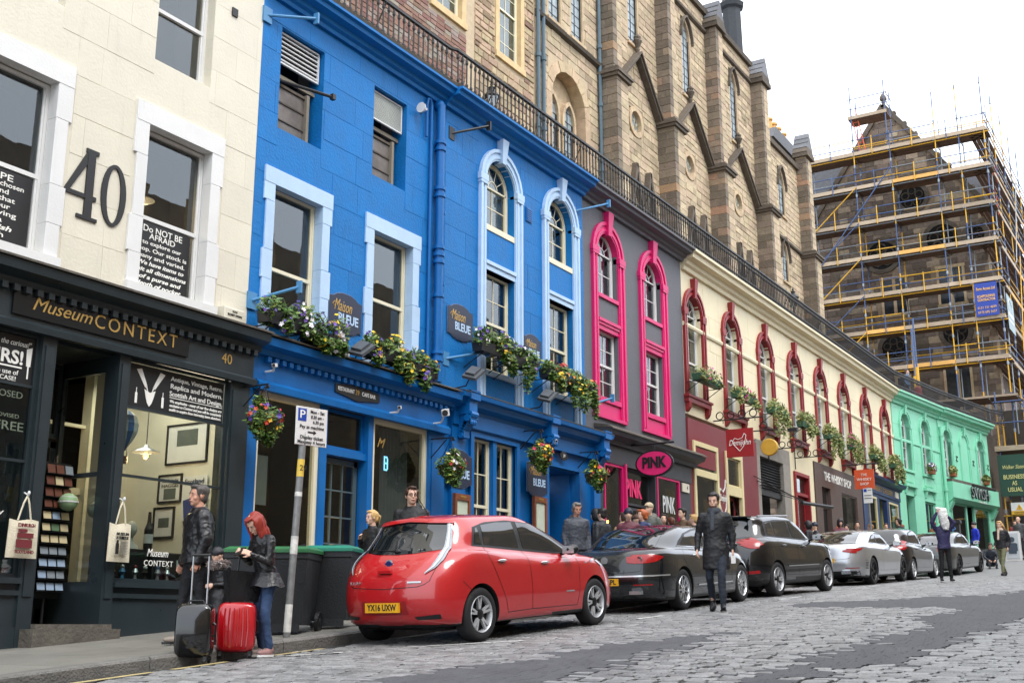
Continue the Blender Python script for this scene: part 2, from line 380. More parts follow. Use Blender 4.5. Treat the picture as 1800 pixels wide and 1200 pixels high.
strip(27.2, 29.2, lambda x: 7.5-.05*(x-27), .08, WHT, 'bay_marking', seed=7)
# pavement with slabs, kerb stones
pav = single('pavement', sheet(-10, 80, lambda x: kerbY(x)+.16, lambda x: 13.1, .8, 4, lambda x, y: PZ(x)-.012), JOINT, 'grey pavement in front of the shops', None, kind='structure')
ns = 0
for i in range(52):
    x = 5.0+i*.9
    mb = MB(); ys = [kerbY(x)+.155, 10.75, 11.9, 13.05] if i % 2 else [kerbY(x)+.155, 11.3, 12.5, 13.05]
    for a, b in zip(ys, ys[1:]):
        m_ = MB(); x1 = x+.894; z = [PZ(x), PZ(x1)]
        m_.v = [(x,a+.004,z[0]-.04),(x1,a+.004,z[1]-.04),(x1,b,z[1]-.04),(x,b,z[0]-.04),(x,a+.004,z[0]),(x1,a+.004,z[1]),(x1,b,z[1]),(x,b,z[0])]
        m_.f = [(4,5,6,7),(0,1,5,4),(1,2,6,5),(2,3,7,6),(3,0,4,7)]
        obj('paving_slab', mesh('paving_slab', m_, PAVE), pav)
kerb = single('kerb', sheet(-10, 80, lambda x: kerbY(x)+.03, lambda x: kerbY(x)+.13, .8, 1, lambda x, y: PZ(x)-.03), KERBM, 'dark granite kerb along the pavement', None, kind='structure')
x = 4.0
while x < 62:
    L = rng.uniform(.8, 1.15); x1 = x+L-.008; h = [PZ(x), PZ(x1)]; k0, k1 = kerbY(x), kerbY(x1)
    m_ = MB(); c = .02; j = rng.uniform(-.008,.008)
    pr = [(0,-.3),(0,-.03),(.015,-.008),(.03,0),(.15,0),(.15,-.3)]
    for xx, hh, kk in ((x,h[0],k0),(x1,h[1],k1)):
        m_.v += [(xx, kk+p+j, hh+q) for p, q in pr]
    n = 6; m_.f = [[i, (i+1) % n, (i+1) % n+n, i+n][::-1] for i in range(n)]+[[0,1,2,3,4,5],[11,10,9,8,7,6]]
    obj('kerb_stone', mesh('kerb_stone', m_, KERBM), kerb); x += L
# ------------------------------------------------------------------ facade kit (facade plane y = t.D, street side is smaller y)
def wall(t, x0, x1, z0, z1, ops, m, thick=.35, y=None, name='wall'):
    y = t.D if y is None else y; mb = MB()
    zs = sorted({z0, z1, *[min(max(o[2], z0), z1) for o in ops], *[min(max(o[3], z0), z1) for o in ops]})
    for a, b in zip(zs, zs[1:]):
        if b-a < 1e-4: continue
        cuts = sorted((o[0], o[1]) for o in ops if o[2] < b-1e-4 and o[3] > a+1e-4); x = x0
        for c, d in cuts:
            if c > x+1e-4: mb.box(x, min(c, x1), y, y+thick, a, b)
            x = max(x, d)
        if x < x1-1e-4: mb.box(x, x1, y, y+thick, a, b)
    for o in ops:
        if len(o) > 4 and o[4]:
            cx = (o[0]+o[1])/2; r = (o[1]-o[0])/2; zc = o[3]-r; n = 12
            for i in range(n):
                a0 = pi-pi*i/n; a1 = pi-pi*(i+1)/n
                p = (cx+r*cos(a0), zc+r*sin(a0)); q = (cx+r*cos(a1), zc+r*sin(a1))
                mb.prism([p, q, (q[0], o[3]), (p[0], o[3])], y, y+thick)
    return t.add(name, mb, m)
def blocks(t, x0, x1, z0, z1, ops, m, ch=.42, ln=1.0, proud=.012, seed=1, name='block', y=None, joint=.008, mats=None, lim=10**9, c=.006, jit=0., lj=.25):
    y = t.D if y is None else y; r = random.Random(seed); z = z0; row = 0; big = MB(); k = 0
    while z < z1-.05:
        h = min(ch*r.uniform(1-jit, 1+jit), z1-z); x = x0-(ln/2 if row % 2 else 0)*r.uniform(.6, 1)
        while x < x1:
            L = ln*r.uniform(1-lj, 1+lj); a, b = max(x, x0), min(x+L, x1); segs = [(a, b)]
            for o in ops:
                if o[2] < z+h-.01 and o[3] > z+.01:
                    ns = []
                    for p, q in segs:
                        if o[1] <= p or o[0] >= q: ns.append((p, q)); continue
                        if o[0] > p: ns.append((p, o[0]))
                        if o[1] < q: ns.append((o[1], q))
                    segs = ns
            for p, q in segs:
                if q-p > .06:
                    pr = proud*r.uniform(.5, 1.5)
                    if k < lim:
                        mb = MB().block(p+joint/2, q-joint/2, y-pr, y+.01, z+joint/2, z+h-joint/2, c); t.add(name, mb, m); k += 1
                    else: big.block(p+joint/2, q-joint/2, y-pr, y+.01, z+joint/2, z+h-joint/2, c)
            x += L
        z += h; row += 1
    if big.f: t.add(name+'work', big, m, kind='stuff')
def arcband(mb, cx, zc, r0, r1, y0, y1, zbot=None, n=14):
    for i in range(n):
        a, b = pi-pi*i/n, pi-pi*(i+1)/n
        mb.prism([(cx+r0*cos(a), zc+r0*sin(a)), (cx+r0*cos(b), zc+r0*sin(b)), (cx+r1*cos(b), zc+r1*sin(b)), (cx+r1*cos(a), zc+r1*sin(a))], y0, y1)
    if zbot is not None:
        mb.box(cx-r1, cx-r0, y0, y1, zbot, zc); mb.box(cx+r0, cx+r1, y0, y1, zbot, zc)
def arch_surround(t, cx, ri, ro, ztop, zbot, m, key=.25, proj=.05, impost=True, keyout=None):
    y = t.D; zc = ztop-ro; w = ro-ri; mb = MB()
    arcband(mb, cx, zc, ri, ro-w*.28, y-proj, y+.16, zbot)
    arcband(mb, cx, zc, ro-w*.30, ro, y-proj-.035, y+.02, zbot)
    arcband(mb, cx, zc, ri+w*.16, ri+w*.40, y-proj-.02, y, zbot)
    s = t.add('window_surround', mb, m)
    k = MB(); b = .075 if w < .3 else .09; kz = ztop-w-.06
    k.v = [(cx-b,y+.1,kz),(cx+b,y+.1,kz),(cx+b*1.7,y+.1,ztop+key),(cx-b*1.7,y+.1,ztop+key),(cx-b,y-proj-.07,kz),(cx+b,y-proj-.07,kz),(cx+b*1.7,y-proj-.12,ztop+key),(cx-b*1.7,y-proj-.12,ztop+key)]
    k.f = [(4,5,6,7),(0,1,5,4),(1,2,6,5),(2,3,7,6),(3,0,4,7)]; t.add('keystone', k, m)
    if impost:
        for sg in (-1, 1):
            a = cx+sg*(ri-.01); c = cx+sg*(ro+.04); mb = MB()
            mb.box(min(a,c), max(a,c), y-proj-.05, y+.1, zc-.06, zc+.09); mb.box(min(a,c)+.02, max(a,c)-.02, y-proj-.045, y+.1, zc-.13, zc-.06)
            t.add('impost', mb, m)
def sash(t, x0, x1, z0, z1, y, fm, cols=2, ru=2, rl=2, arch=False, meet=.5, glass=None, curtain=None, room=DARK, drop=0., spokes=4, bar=.022, fr=.05, label=None, roomd=.9):
    """timber sash window, outer face at y; ru/rl = pane rows in upper and lower sash"""
    glass = glass or GLASS; r = (x1-x0)/2; cx = (x0+x1)/2; zs = z1-r if arch else z1
    fm_ = MB()
    fm_.box(x0, x0+fr, y, y+.1, z0, zs); fm_.box(x1-fr, x1, y, y+.1, z0, zs); fm_.box(x0-.01, x1+.01, y-.03, y+.1, z0-.05, z0+.035)
    if arch: arcband(fm_, cx, zs, r-fr, r, y, y+.1)
    else: fm_.box(x0+fr, x1-fr, y, y+.1, z1-fr, z1)
    w = t.add('window', fm_, fm, label=label); zm = z0+(zs-z0)*meet if not arch else z0+(zs-z0)*meet
    bars = MB(); X0, X1 = x0+fr, x1-fr
    zt = zs if arch else z1-fr
    if meet < 1: bars.box(X0, X1, y+.012, y+.075, zm-.03, zm+.03)
    def grid(a, b, rows, yy):
        if b-a < .03: return
        for i in range(1, cols): xx = X0+(X1-X0)*i/cols; bars.box(xx-bar/2, xx+bar/2, yy, yy+.03, a, b)
        for j in range(1, rows): zz = a+(b-a)*j/rows; bars.box(X0, X1, yy+.001, yy+.029, zz-bar/2, zz+bar/2)
        for i in range(cols):
            for j in range(rows):
                p = MB().box(X0+(X1-X0)*i/cols+.004, X0+(X1-X0)*(i+1)/cols-.004, yy+.012, yy+.017, a+(b-a)*j/rows+.004, a+(b-a)*(j+1)/rows-.004)
                t.add('pane', p, glass, w)
    bars.box(X0, X0+.03, y+.02, y+.07, z0+.03, zt); bars.box(X1-.03, X1, y+.02, y+.07, z0+.03, zt)
    bars.box(X0, X1, y+.05, y+.09, z0+.035, z0+.09)
    grid(z0+.05, zm, rl, y+.05)
    if meet < 1: grid(zm, zt, ru, y+.03)
    if arch:
        bars.box(X0, X1, y+.02, y+.07, zs-.02, zs+.02); ri = r-fr; rr = ri*.36
        arcband(bars, cx, zs, rr-.012, rr+.012, y+.03, y+.06, n=8)
        arcband(bars, cx, zs, ri-.03, ri, y+.02, y+.07, n=14)
        for k in range(1, spokes):
            a = pi*k/spokes; d = V((cos(a), 0, sin(a))); bars.tube(V((cx, y+.045, zs))+d*rr, V((cx, y+.045, zs))+d*ri, bar*.55, n=4)
        if spokes == 1: pass
        for k in range(spokes):
            a0, a1 = pi*k/spokes, pi*(k+1)/spokes; pts = [(cx+rr*cos(a0+(a1-a0)*q/3), zs+rr*sin(a0+(a1-a0)*q/3)) for q in range(4)]+[(cx+ri*cos(a1-(a1-a0)*q/4), zs+ri*sin(a1-(a1-a0)*q/4)) for q in range(5)]
            t.add('pane', MB().prism(pts, y+.042, y+.047), glass, w)
        pts = [(cx+rr*cos(pi*q/8), zs+rr*sin(pi*q/8)) for q in range(9)]; t.add('pane', MB().prism(pts, y+.042, y+.047), glass, w)
    t.add('glazing_bars', bars, fm, w)
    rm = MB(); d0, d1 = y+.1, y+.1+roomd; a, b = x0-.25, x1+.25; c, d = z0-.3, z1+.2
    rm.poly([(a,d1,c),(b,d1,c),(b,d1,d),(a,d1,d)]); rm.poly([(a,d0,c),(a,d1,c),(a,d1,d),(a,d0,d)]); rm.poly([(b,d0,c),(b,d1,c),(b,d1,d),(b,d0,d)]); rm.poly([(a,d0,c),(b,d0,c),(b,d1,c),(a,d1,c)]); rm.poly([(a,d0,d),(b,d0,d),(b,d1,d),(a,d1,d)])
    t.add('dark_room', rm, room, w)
    if curtain:
        cm, za, zb = curtain; c_ = MB(); n = 16
        for i in range(n+1):
            xx = x0+(x1-x0)*i/n; yy = y+.16+.03*sin(i*1.9); c_.v += [(xx, yy, za), (xx, yy, zb)]
        c_.f = [(2*i, 2*i+2, 2*i+3, 2*i+1) for i in range(n)]; t.add('curtain', c_, cm, w)
    return w
def moulding(t, x0, x1, pts, m, name='cornice', ret=True):   # pts: (outward, z) polygon closed against the wall
    mb = MB().prism([(t.D-p, q) for p, q in pts], x0, x1, 'x'); return t.add(name, mb, m)
def cornice(t, x0, x1, z, h, p, m, name='cornice', steps=4):
    pts = [(-.02, z), (p*.18, z), (p*.22, z+h*.2), (p*.38, z+h*.3), (p*.45, z+h*.5), (p*.8, z+h*.58), (p*.84, z+h*.8), (p, z+h*.86), (p, z+h), (-.02, z+h)]
    return moulding(t, x0, x1, pts, m, name)
def dentils(t, x0, x1, z, h, p0, p1, m, sp=.16):
    x = x0+sp/2
    while x < x1-.05:
        t.add('dentil', MB().box(x, x+sp*.5, t.D-p1, t.D-p0, z, z+h), m); x += sp
def room(t, x0, x1, y0, y1, z0, z1, m, fl=None, name='shop_interior'):
    rm = MB(); a, b, d0, d1, c, d = x0, x1, y0, y1, z0, z1
    rm.poly([(a,d1,c),(b,d1,c),(b,d1,d),(a,d1,d)]); rm.poly([(a,d0,c),(a,d1,c),(a,d1,d),(a,d0,d)]); rm.poly([(b,d0,c),(b,d1,c),(b,d1,d),(b,d0,d)]); rm.poly([(a,d0,c),(b,d0,c),(b,d1,c),(a,d1,c)]); rm.poly([(a,d0,d),(b,d0,d),(b,d1,d),(a,d1,d)])
    return t.add(name, rm, m)
def frame(t, x0, x1, z0, z1, y, m, fw=.06, dep=.08, name='window_frame', glass=None, parent=None, vs=(), hs=(), bar=.03):
    mb = MB(); mb.box(x0,x0+fw,y,y+dep,z0,z1); mb.box(x1-fw,x1,y,y+dep,z0,z1); mb.box(x0+fw,x1-fw,y,y+dep,z0,z0+fw); mb.box(x0+fw,x1-fw,y,y+dep,z1-fw,z1)
    for v in vs: mb.box(v-bar/2, v+bar/2, y+.01, y+dep-.01, z0+fw, z1-fw)
    for h in hs: mb.box(x0+fw, x1-fw, y+.012, y+dep-.012, h-bar/2, h+bar/2)
    f = t.add(name, mb, m, parent)
    if glass:
        xs = [x0+fw]+sorted(vs)+[x1-fw]; zs = [z0+fw]+sorted(hs)+[z1-fw]
        for a, b in zip(xs, xs[1:]):
            for c, d in zip(zs, zs[1:]): t.add('pane', MB().box(a+.003, b-.003, y+dep*.45, y+dep*.45+.006, c+.003, d-.003), glass, f if parent is None else parent)
    return f
def building(name, label, x, D, cat='building', rz=0, group=None):
    if rz: t = T(name, label, cat, (x, D, gz(x)), rz, group, o=(0, 0, gz(x))); t.D = 0.
    else: t = T(name, label, cat, (x, D, gz(x)), 0, group); t.D = D
    return t
def door(t, x0, x1, z0, z1, y, m, gm=None, cols=3, rows=4, panel=.35):
    mb = MB(); mb.box(x0, x1, y+.02, y+.05, z0, z0+(z1-z0)*panel if gm else z1); fw = .09
    if gm:
        mb.box(x0, x0+fw, y, y+.05, z0, z1); mb.box(x1-fw, x1, y, y+.05, z0, z1); mb.box(x0, x1, y, y+.05, z1-fw, z1); mb.box(x0, x1, y, y+.05, z0, z0+.2); mb.box(x0, x1, y, y+.05, z0+(z1-z0)*panel-.06, z0+(z1-z0)*panel+.03)
    d = t.add('door', mb, m)
    if gm:
        za = z0+(z1-z0)*panel+.03; zb = z1-fw; g = MB()
        for i in range(1, cols): xx = x0+fw+(x1-x0-2*fw)*i/cols; g.box(xx-.012, xx+.012, y+.004, y+.045, za, zb)
        for j in range(1, rows): zz = za+(zb-za)*j/rows; g.box(x0+fw, x1-fw, y+.005, y+.044, zz-.012, zz+.012)
        t.add('glazing_bars', g, m, d)
        for i in range(cols):
            for j in range(rows):
                a = x0+fw+(x1-x0-2*fw)*i/cols; b = x0+fw+(x1-x0-2*fw)*(i+1)/cols
                t.add('pane', MB().box(a+.004, b-.004, y+.02, y+.026, za+(zb-za)*j/rows+.004, za+(zb-za)*(j+1)/rows-.004), gm, d)
    t.add('handle', MB().tube((x0+.06, y-.05, z0+1.0), (x0+.06, y-.05, z0+1.15), .012), SILV, d)
    return d
DD = 12.9
LEDGE = lambda t, x0, x1: moulding(t, x0, x1, [(-.1,10.84),(.42,10.84),(.44,10.9),(.40,10.93),(-.1,10.93)], LEAD, 'stone_ledge')
# ---- 1 cream building with number 40 ---------------------------------------------------------
t = building('cream_building', 'cream painted stone building with white window surrounds and a big black number on it', 13.03, DD)
ops = [(7.95,9.22,4.75,7.22), (10.79,12.08,4.75,7.22), (8.0,9.2,8.35,10.4), (10.82,11.95,8.28,10.4)]
wall(t, 5.0, 13.03, 4.2, 13.2, ops, CREAM)
blocks(t, 5.0, 13.02, 4.55, 13.2, [(7.7,9.49,4.3,7.5),(10.54,12.33,4.3,7.5)]+ops[2:], CREAM, ch=.58, ln=1.15, seed=3, proud=.0045, joint=.0055, c=.003)
for cx in (8.585, 11.435):
    h = MB(); h.box(cx-.875, cx+.875, 12.86, 13.04, 7.21, 7.52); t.add('lintel', h, WHITE)
    for sg in (-1, 1):
        for i, (a, b, w_) in enumerate(((6.7,7.215,.235),(5.75,6.695,.185),(5.2,5.745,.235),(4.72,5.195,.2))):
            e = cx+sg*.628; f = cx+sg*(.645+w_); t.add('surround_stone', MB().block(min(e,f), max(e,f), 12.865-.004*i, 13.05, a, b, .006), WHITE)
    t.add('window_sill', MB().box(cx-.87, cx+.87, 12.80, 13.06, 4.52, 4.74), WHITE)
sash(t, 7.95, 9.22, 4.75, 7.2, 13.06, WHITE, cols=1, ru=1, rl=1, meet=.45)
sash(t, 10.79, 12.08, 4.75, 7.2, 13.06, WHITE, cols=1, ru=1, rl=1, meet=.45)
sash(t, 8.0, 9.2, 8.35, 10.4, 13.08, WHITE, cols=1, ru=1, rl=1, meet=.45)
sash(t, 10.82, 11.95, 8.28, 10.4, 13.08, WHITE, cols=1, ru=1, rl=1, meet=.45)
SIGNB = mat('black_sign_panel', '#1c1c1e', .4, .1, 5)
def lines(t, rows, x, y, z0, dz, m, ext=.002):
    for i, (s_, size, sh, w_) in enumerate(rows): text(t, s_, x, y, z0-i*dz, size*.74, m, w=w_, shear=sh, off=.002 if sh else .001, ext=ext)
for cx, rows in ((8.585, [('HOPE',.17,0,.5),('We have chosen',.13,0,.86),('old and',.13,0,.42),('more that',.13,0,.62),('fits your',.13,0,.5),('employing',.13,0,.7),('(s) a',.13,0,.3),('Scottish',.13,.25,.6),('which',.13,0,.4),('finds you.',.13,0,.6)]),
                 (11.40, [('Do NOT BE',.19,0,.75),('AFRAID',.17,0,.5),('to explore our',.12,0,.75),('shop. Our stock is',.12,0,.98),('many and varied.',.12,0,.92),('We have items to',.12,.25,.88),('suit all dimensions',.12,.25,1.0),('of a purse and',.12,.25,.8),('depth of pocket.',.12,.25,.86)])):
    t.add('window_text_panel', MB().box(cx-.56, cx+.52, 13.085, 13.092, 4.84, 5.80), SIGNB)
    lines(t, rows, cx-.02, 13.08, 5.70, .098 if len(rows) > 9 else .105, WLET)
d4 = MB(); z0 = 5.42   # the painted figures
d4.prism([(9.46,z0+.36),(9.46,z0+.30),(9.98,z0+.30),(9.98,z0+.36)], 12.872, 12.9)
d4.prism([(9.79,z0+.02),(9.92,z0+.02),(9.92,z0+1.02),(9.79,z0+.98)], 12.870, 12.9)
d4.prism([(9.79,z0+1.0),(9.92,z0+1.02),(9.54,z0+.36),(9.46,z0+.36)], 12.874, 12.9)
d4.box(9.68, 10.02, 12.871, 12.9, z0, z0+.05); d4.box(9.76, 9.97, 12.8705, 12.9, z0+.97, z0+1.03)
t.add('number', d4, BLACK)
d0 = MB(); n = 28; cx, cz = 10.27, z0+.49
for i in range(n):
    a, b = 2*pi*i/n, 2*pi*(i+1)/n
    f = lambda a, rx, rz: (cx+rx*cos(a), cz+rz*sin(a))
    d0.prism([f(a,.12,.41), f(b,.12,.41), f(b,.215,.46), f(a,.215,.46)], 12.872, 12.9)
t.add('number', d0, BLACK)
t.add('air_vent', MB().box(12.3, 12.42, 12.87, 12.9, 9.72, 9.86), BLACK)
# shopfront
t.add('fascia_board', MB().box(5.0, 13.0, 12.66, 12.9, 3.72, 4.2), SLATEP)
moulding(t, 5.0, 13.08, [(0,4.16),(.3,4.16),(.32,4.24),(.50,4.3),(.52,4.42),(.4,4.45),(0,4.5)], SLATEP, 'shop_cornice')
moulding(t, 5.0, 13.03, [(.2,3.62),(.30,3.62),(.31,3.70),(.26,3.74),(.2,3.74)], SLATEP, 'fascia_moulding')
moulding(t, 5.0, 13.10, [(.0,4.5),(.42,4.455),(.55,4.43),(.55,4.46),(0,4.54)], LEAD, 'lead_flashing')
dentils(t, 5.0, 13.0, 4.08, .085, .24, .33, SLATEP, .17)
t.add('sign_board', MB().box(8.7, 11.62, 12.625, 12.66, 3.80, 4.13), mat('sign_black', '#15181a', .25))
text(t, 'Museum', 9.42, 12.62, 3.98, .25, GOLD, w=.92, shear=.35)
text(t, 'CONTEXT', 10.66, 12.62, 3.965, .27, GOLD, w=1.45, sp=1.25)
text(t, '40', 12.42, 12.655, 3.93, .22, GOLD, w=.21)
for a, b in ((9.24,9.45),(10.47,10.66),(12.58,12.98)):
    t.add('pilaster', MB().box(a, b, 12.70, 12.98, -.3, 3.63), SLATEP); t.add('pilaster_panel', MB().box(a+.04, b-.04, 12.68, 12.70, .35, 3.5), SLATEP)
t.add('pilaster_foot', MB().box(12.54, 13.01, 12.66, 12.95, -.3, .2), SLATEP)
for a, b in ((5.0,9.24),(10.66,12.58)):
    t.add('stall_riser', MB().box(a, b, 12.74, 13.0, -.5, .5), SLATEP)
    t.add('riser_moulding', MB().box(a, b, 12.71, 12.74, -.5, -.02).box(a, b, 12.70, 12.74, .36, .42), SLATEP)
    t.add('shop_sill', MB().box(a, b, 12.66, 13.1, .5, .57), SLATEP)
frame(t, 10.66, 12.58, .57, 3.63, 12.76, SLATEP, .05, .08, 'shop_window', SHOPG, hs=(2.0, 2.95), bar=.035)
frame(t, 7.3, 9.24, .57, 3.63, 12.76, SLATEP, .05, .08, 'shop_window', SHOPG, hs=(2.0, 2.95), bar=.035)
t.add('doorstep', MB().box(9.3, 10.62, 12.45, 13.2, -.5, -.04).box(9.45, 10.6, 12.6, 13.9, -.04, .02), LEAD)
t.add('side_glass', MB().box(10.50, 10.505, 13.0, 13.85, .57, 3.4), SHOPG); t.add('side_riser', MB().box(10.47, 10.53, 12.98, 13.9, -.1, .57), SLATEP)
t.add('side_frame', MB().box(10.47,10.54,12.98,13.9,3.4,3.66).box(10.48,10.53,12.98,13.9,1.97,2.03).box(10.47,10.54,13.84,13.92,-.1,3.6), SLATEP)
t.add('porch_wall', MB().box(9.36, 9.42, 12.98, 13.95, -.1, 3.62), SLATEP)
door(t, 9.5, 10.46, 0.03, 2.5, 13.88, SLATEP, SHOPG, 1, 1, .2)
frame(t, 9.42, 10.47, 2.55, 3.6, 13.88, SLATEP, .06, .06, 'transom_window', SHOPG)
t.add('porch_ceiling', MB().box(9.3, 10.6, 12.9, 14.0, 3.62, 3.7), SLATEP)
room(t, 5.0, 13.0, 13.99, 17.5, -.1, 4.1, DARK)
FLOOR = mat('shop_floor', '#4a3c30', .6)
t.add('display_floor', MB().box(10.54, 13.0, 12.86, 14.6, .45, .56).box(5.0, 9.36, 12.86, 14.6, .45, .56), FLOOR)
t.add('shop_side_wall', MB().box(12.60, 13.0, 12.86, 16.0, .5, 4.1), INTW)
t.add('shop_back_wall', MB().box(12.2, 13.0, 14.9, 14.96, .5, 4.1), INTW)
t.add('shop_ceiling', MB().box(5.0, 13.0, 12.92, 17.5, 4.1, 4.18), DARK)
t.add('partition_window', MB().box(11.5,11.56,14.5,14.7,.5,4.1).box(10.54,11.55,14.6,14.66,1.9,2.0).box(11.05,11.09,14.6,14.66,.5,4.1).box(10.54,11.55,14.6,14.66,2.9,2.95), IVORY)
# glass lettering of the shop windows
t.add('window_text_panel', MB().box(10.72, 12.52, 12.787, 12.791, 2.97, 3.57), SIGNB)
for i, (s_, sz, sh, w_, zz) in enumerate((('Antique, Vintage, Retro.',.09,0,1.02,3.47),('Replica and Modern.',.10,0,1.02,3.36),('Scottish Art and Design.',.10,0,1.04,3.25),('We emphasise - many of our fine designs are',.06,.2,1.02,3.14),('exclusive to Context and you will be completely',.06,.2,1.02,3.08),('unable to acquire these interesting items elsewhere.',.06,.2,1.02,3.02))):
    text(t, s_, 11.98, 12.782, zz, sz, WLET, w=w_, shear=sh, off=.001)
t.add('ruled_line', MB().box(11.46, 12.5, 12.779, 12.781, 3.19, 3.2), WLET)
st = MB()   # antlered head and brushes
for sg in (-1, 1):
    st.prism([(11.1+sg*.03,3.2),(11.1+sg*.08,3.27),(11.1+sg*.06,3.3)], 12.781, 12.785); st.prism([(11.1+sg*.05,3.28),(11.1+sg*.09,3.26),(11.1+sg*.26,3.5),(11.1+sg*.17,3.52)][::sg], 12.781, 12.785)
    st.box(11.1+sg*.24-.02, 11.1+sg*.24+.02, 12.781, 12.785, 3.02, 3.17); st.box(11.1+sg*.24-.005, 11.1+sg*.24+.005, 12.781, 12.785, 3.17, 3.24)
st.prism([(11.0,3.24),(11.03,3.13),(11.06,3.05),(11.1,3.0),(11.14,3.05),(11.17,3.13),(11.2,3.24),(11.1,3.2)], 12.781, 12.785)
t.add('stag_emblem', st, WLET)
text(t, 'Museum', 11.45, 12.785, .98, .15, WLET, w=.38, shear=.3); text(t, 'CONTEXT', 11.48, 12.785, .84, .11, WLET, w=.52, sp=1.15)
t.add('window_text_panel', MB().box(8.2, 9.18, 12.787, 12.791, 2.97, 3.57), SIGNB)
text(t, 'Be the curious!"', 8.85, 12.782, 3.47, .10, WLET, w=.55, shear=.25); text(t, 'STAIRS!', 8.62, 12.782, 3.28, .24, WLET, w=.82, off=.006)
t.add('ruled_line', MB().box(8.2, 9.02, 12.779, 12.781, 3.155, 3.175), WLET); text(t, 'make use of', 8.75, 12.782, 3.09, .09, WLET, w=.45); text(t, 'STAIRCASE!', 8.72, 12.782, 3.01, .08, WLET, w=.46)
t.add('brush_emblem', MB().prism([(9.07,3.42),(9.15,3.45),(9.14,3.2),(9.08,3.2)], 12.781, 12.785).box(9.10, 9.12, 12.781, 12.785, 3.04, 3.2), WLET)
text(t, 'CLOSED', 8.85, 12.82, 2.82, .12, INTW, w=.5); text(t, 'ADVISED', 8.9, 12.82, 2.55, .07, INTW, w=.36); text(t, 'FREE', 8.95, 12.82, 2.42, .16, INTW, w=.4)
t.add('arrow_emblem', MB().prism([(8.35,2.2),(8.52,2.36),(8.35,2.52)], 12.781, 12.785), WLET)
text(t, 'Valley', 8.75, 12.785, 1.35, .14, WLET, w=.4, shear=.3); text(t, 'the', 8.7, 12.785, 1.18, .13, WLET, w=.25)
cream = t
# ---- 2 blue building, rectangular windows ----------------------------------------------------
t = building('blue_building', 'bright blue building with two plain rectangular white framed windows and two louvred openings above', 15.7, DD)
w1, w2 = (13.50,14.72,5.0,7.17), (16.17,17.40,5.0,7.17); t1, t2 = (13.50,14.62,8.2,10.08), (16.08,17.12,8.24,10.06)
wall(t, 13.035, 18.38, 4.2, 10.84, [w1, w2, t1, t2], BLUE)
blocks(t, 13.04, 18.38, 4.5, 10.6, [(13.24,14.96,4.4,7.45),(15.92,17.64,4.4,7.45),t1,t2], BLUE, ch=.56, ln=1.2, seed=5, proud=.0045, joint=.0055, c=.003)
for (a, b, c_, d_) in (w1, w2):
    t.add('lintel', MB().box(a-.25, b+.25, 12.86, 13.02, 7.16, 7.44), LBLUE)
    for sg, e in ((-1, a), (1, b)):
        for i, (p, q, w_) in enumerate(((6.85,7.165,.25),(6.0,6.845,.2),(5.5,5.995,.25),(4.6,5.495,.22))):
            f = e+sg*w_; e = e-sg*.006 if i == 0 else e; t.add('surround_stone', MB().block(min(e,f), max(e,f), 12.866-.003*i, 13.05, p, q, .006), LBLUE)
    t.add('window_sill', MB().box(a-.05, b+.05, 12.78, 13.06, 4.86, 4.99), LBLUE)
sash(t, *w1, 13.06, IVORY, cols=1, ru=1, rl=1, meet=.36)
sash(t, *w2, 13.06, IVORY, cols=1, ru=1, rl=1, meet=.42)
LOUV = mat('louvre_metal', '#b9bcb4', .4, .1, 4, metal=.2)
DUCT = mat('dull_duct_metal', '#77706a', .6, .4, 3, metal=.4)
for (a, b, c_, d_), kind in ((t1, 0), (t2, 1)):
    gm = MB(); gm.box(a+.03, b-.03, 12.99, 13.03, d_-.62, d_-.59); gm.box(a+.03, b-.03, 12.99, 13.03, d_-.06, d_-.03); gm.box(a+.03, a+.06, 12.99, 13.03, d_-.6, d_-.05); gm.box(b-.06, b-.03, 12.99, 13.03, d_-.6, d_-.05)
    g = t.add('extract_grille', gm, WHITE)
    if kind == 0:
        for k in range(6): zz = d_-.55+k*.085; t.add('slat', MB().box(a+.06, b-.06, 13.0, 13.03, zz, zz+.022), WHITE, g)
        t.add('grille_backing', MB().box(a+.04, b-.04, 13.05, 13.06, d_-.6, d_-.04), DARKER, g)
    else:
        mm = MB()
        for k in range(40): xx = a+.06+k*(b-a-.12)/40; mm.box(xx, xx+.008, 13.005, 13.015, d_-.59, d_-.06)
        for k in range(18): zz = d_-.59+k*.53/18; mm.box(a+.06, b-.06, 13.004, 13.014, zz, zz+.008)
        t.add('mesh_screen', mm, LOUV, g); t.add('grille_backing', MB().box(a+.04, b-.04, 13.03, 13.04, d_-.6, d_-.04), mat('dusty_screen', '#8a8a7c', .8), g)
    rm = MB(); rm.box(a-.2, b+.2, 13.7, 13.75, c_-.2, d_+.1); t.add('opening_back', rm, DARKER)
    t.add('duct', MB().box(a, b-.2, 13.15, 13.6, c_, c_+.95), DUCT); t.add('duct_rib', MB().box(a, b-.18, 13.13, 13.15, c_+.3, c_+.32).box(a, b-.18, 13.13, 13.15, c_+.62, c_+.65).box(a, b-.18, 13.12, 13.15, c_+.92, c_+.97), SOOT)
    t.add('frame_remains', MB().box(b-.22, b-.15, 13.08, 13.2, c_, c_+1.0).box(a, b, 13.1, 13.14, c_+1.05, c_+1.12), mat('old_frame', '#8b8272', .8))
t.add('opening_pole', MB().tube((13.7,13.1,9.2),(14.55,12.6,9.1),.03).box(14.5,14.58,12.56,12.64,9.05,9.15), BLACK)
cornice(t, 13.04, 18.30, 10.5, .34, .42, BLUE); LEDGE(t, 13.04, 18.30)
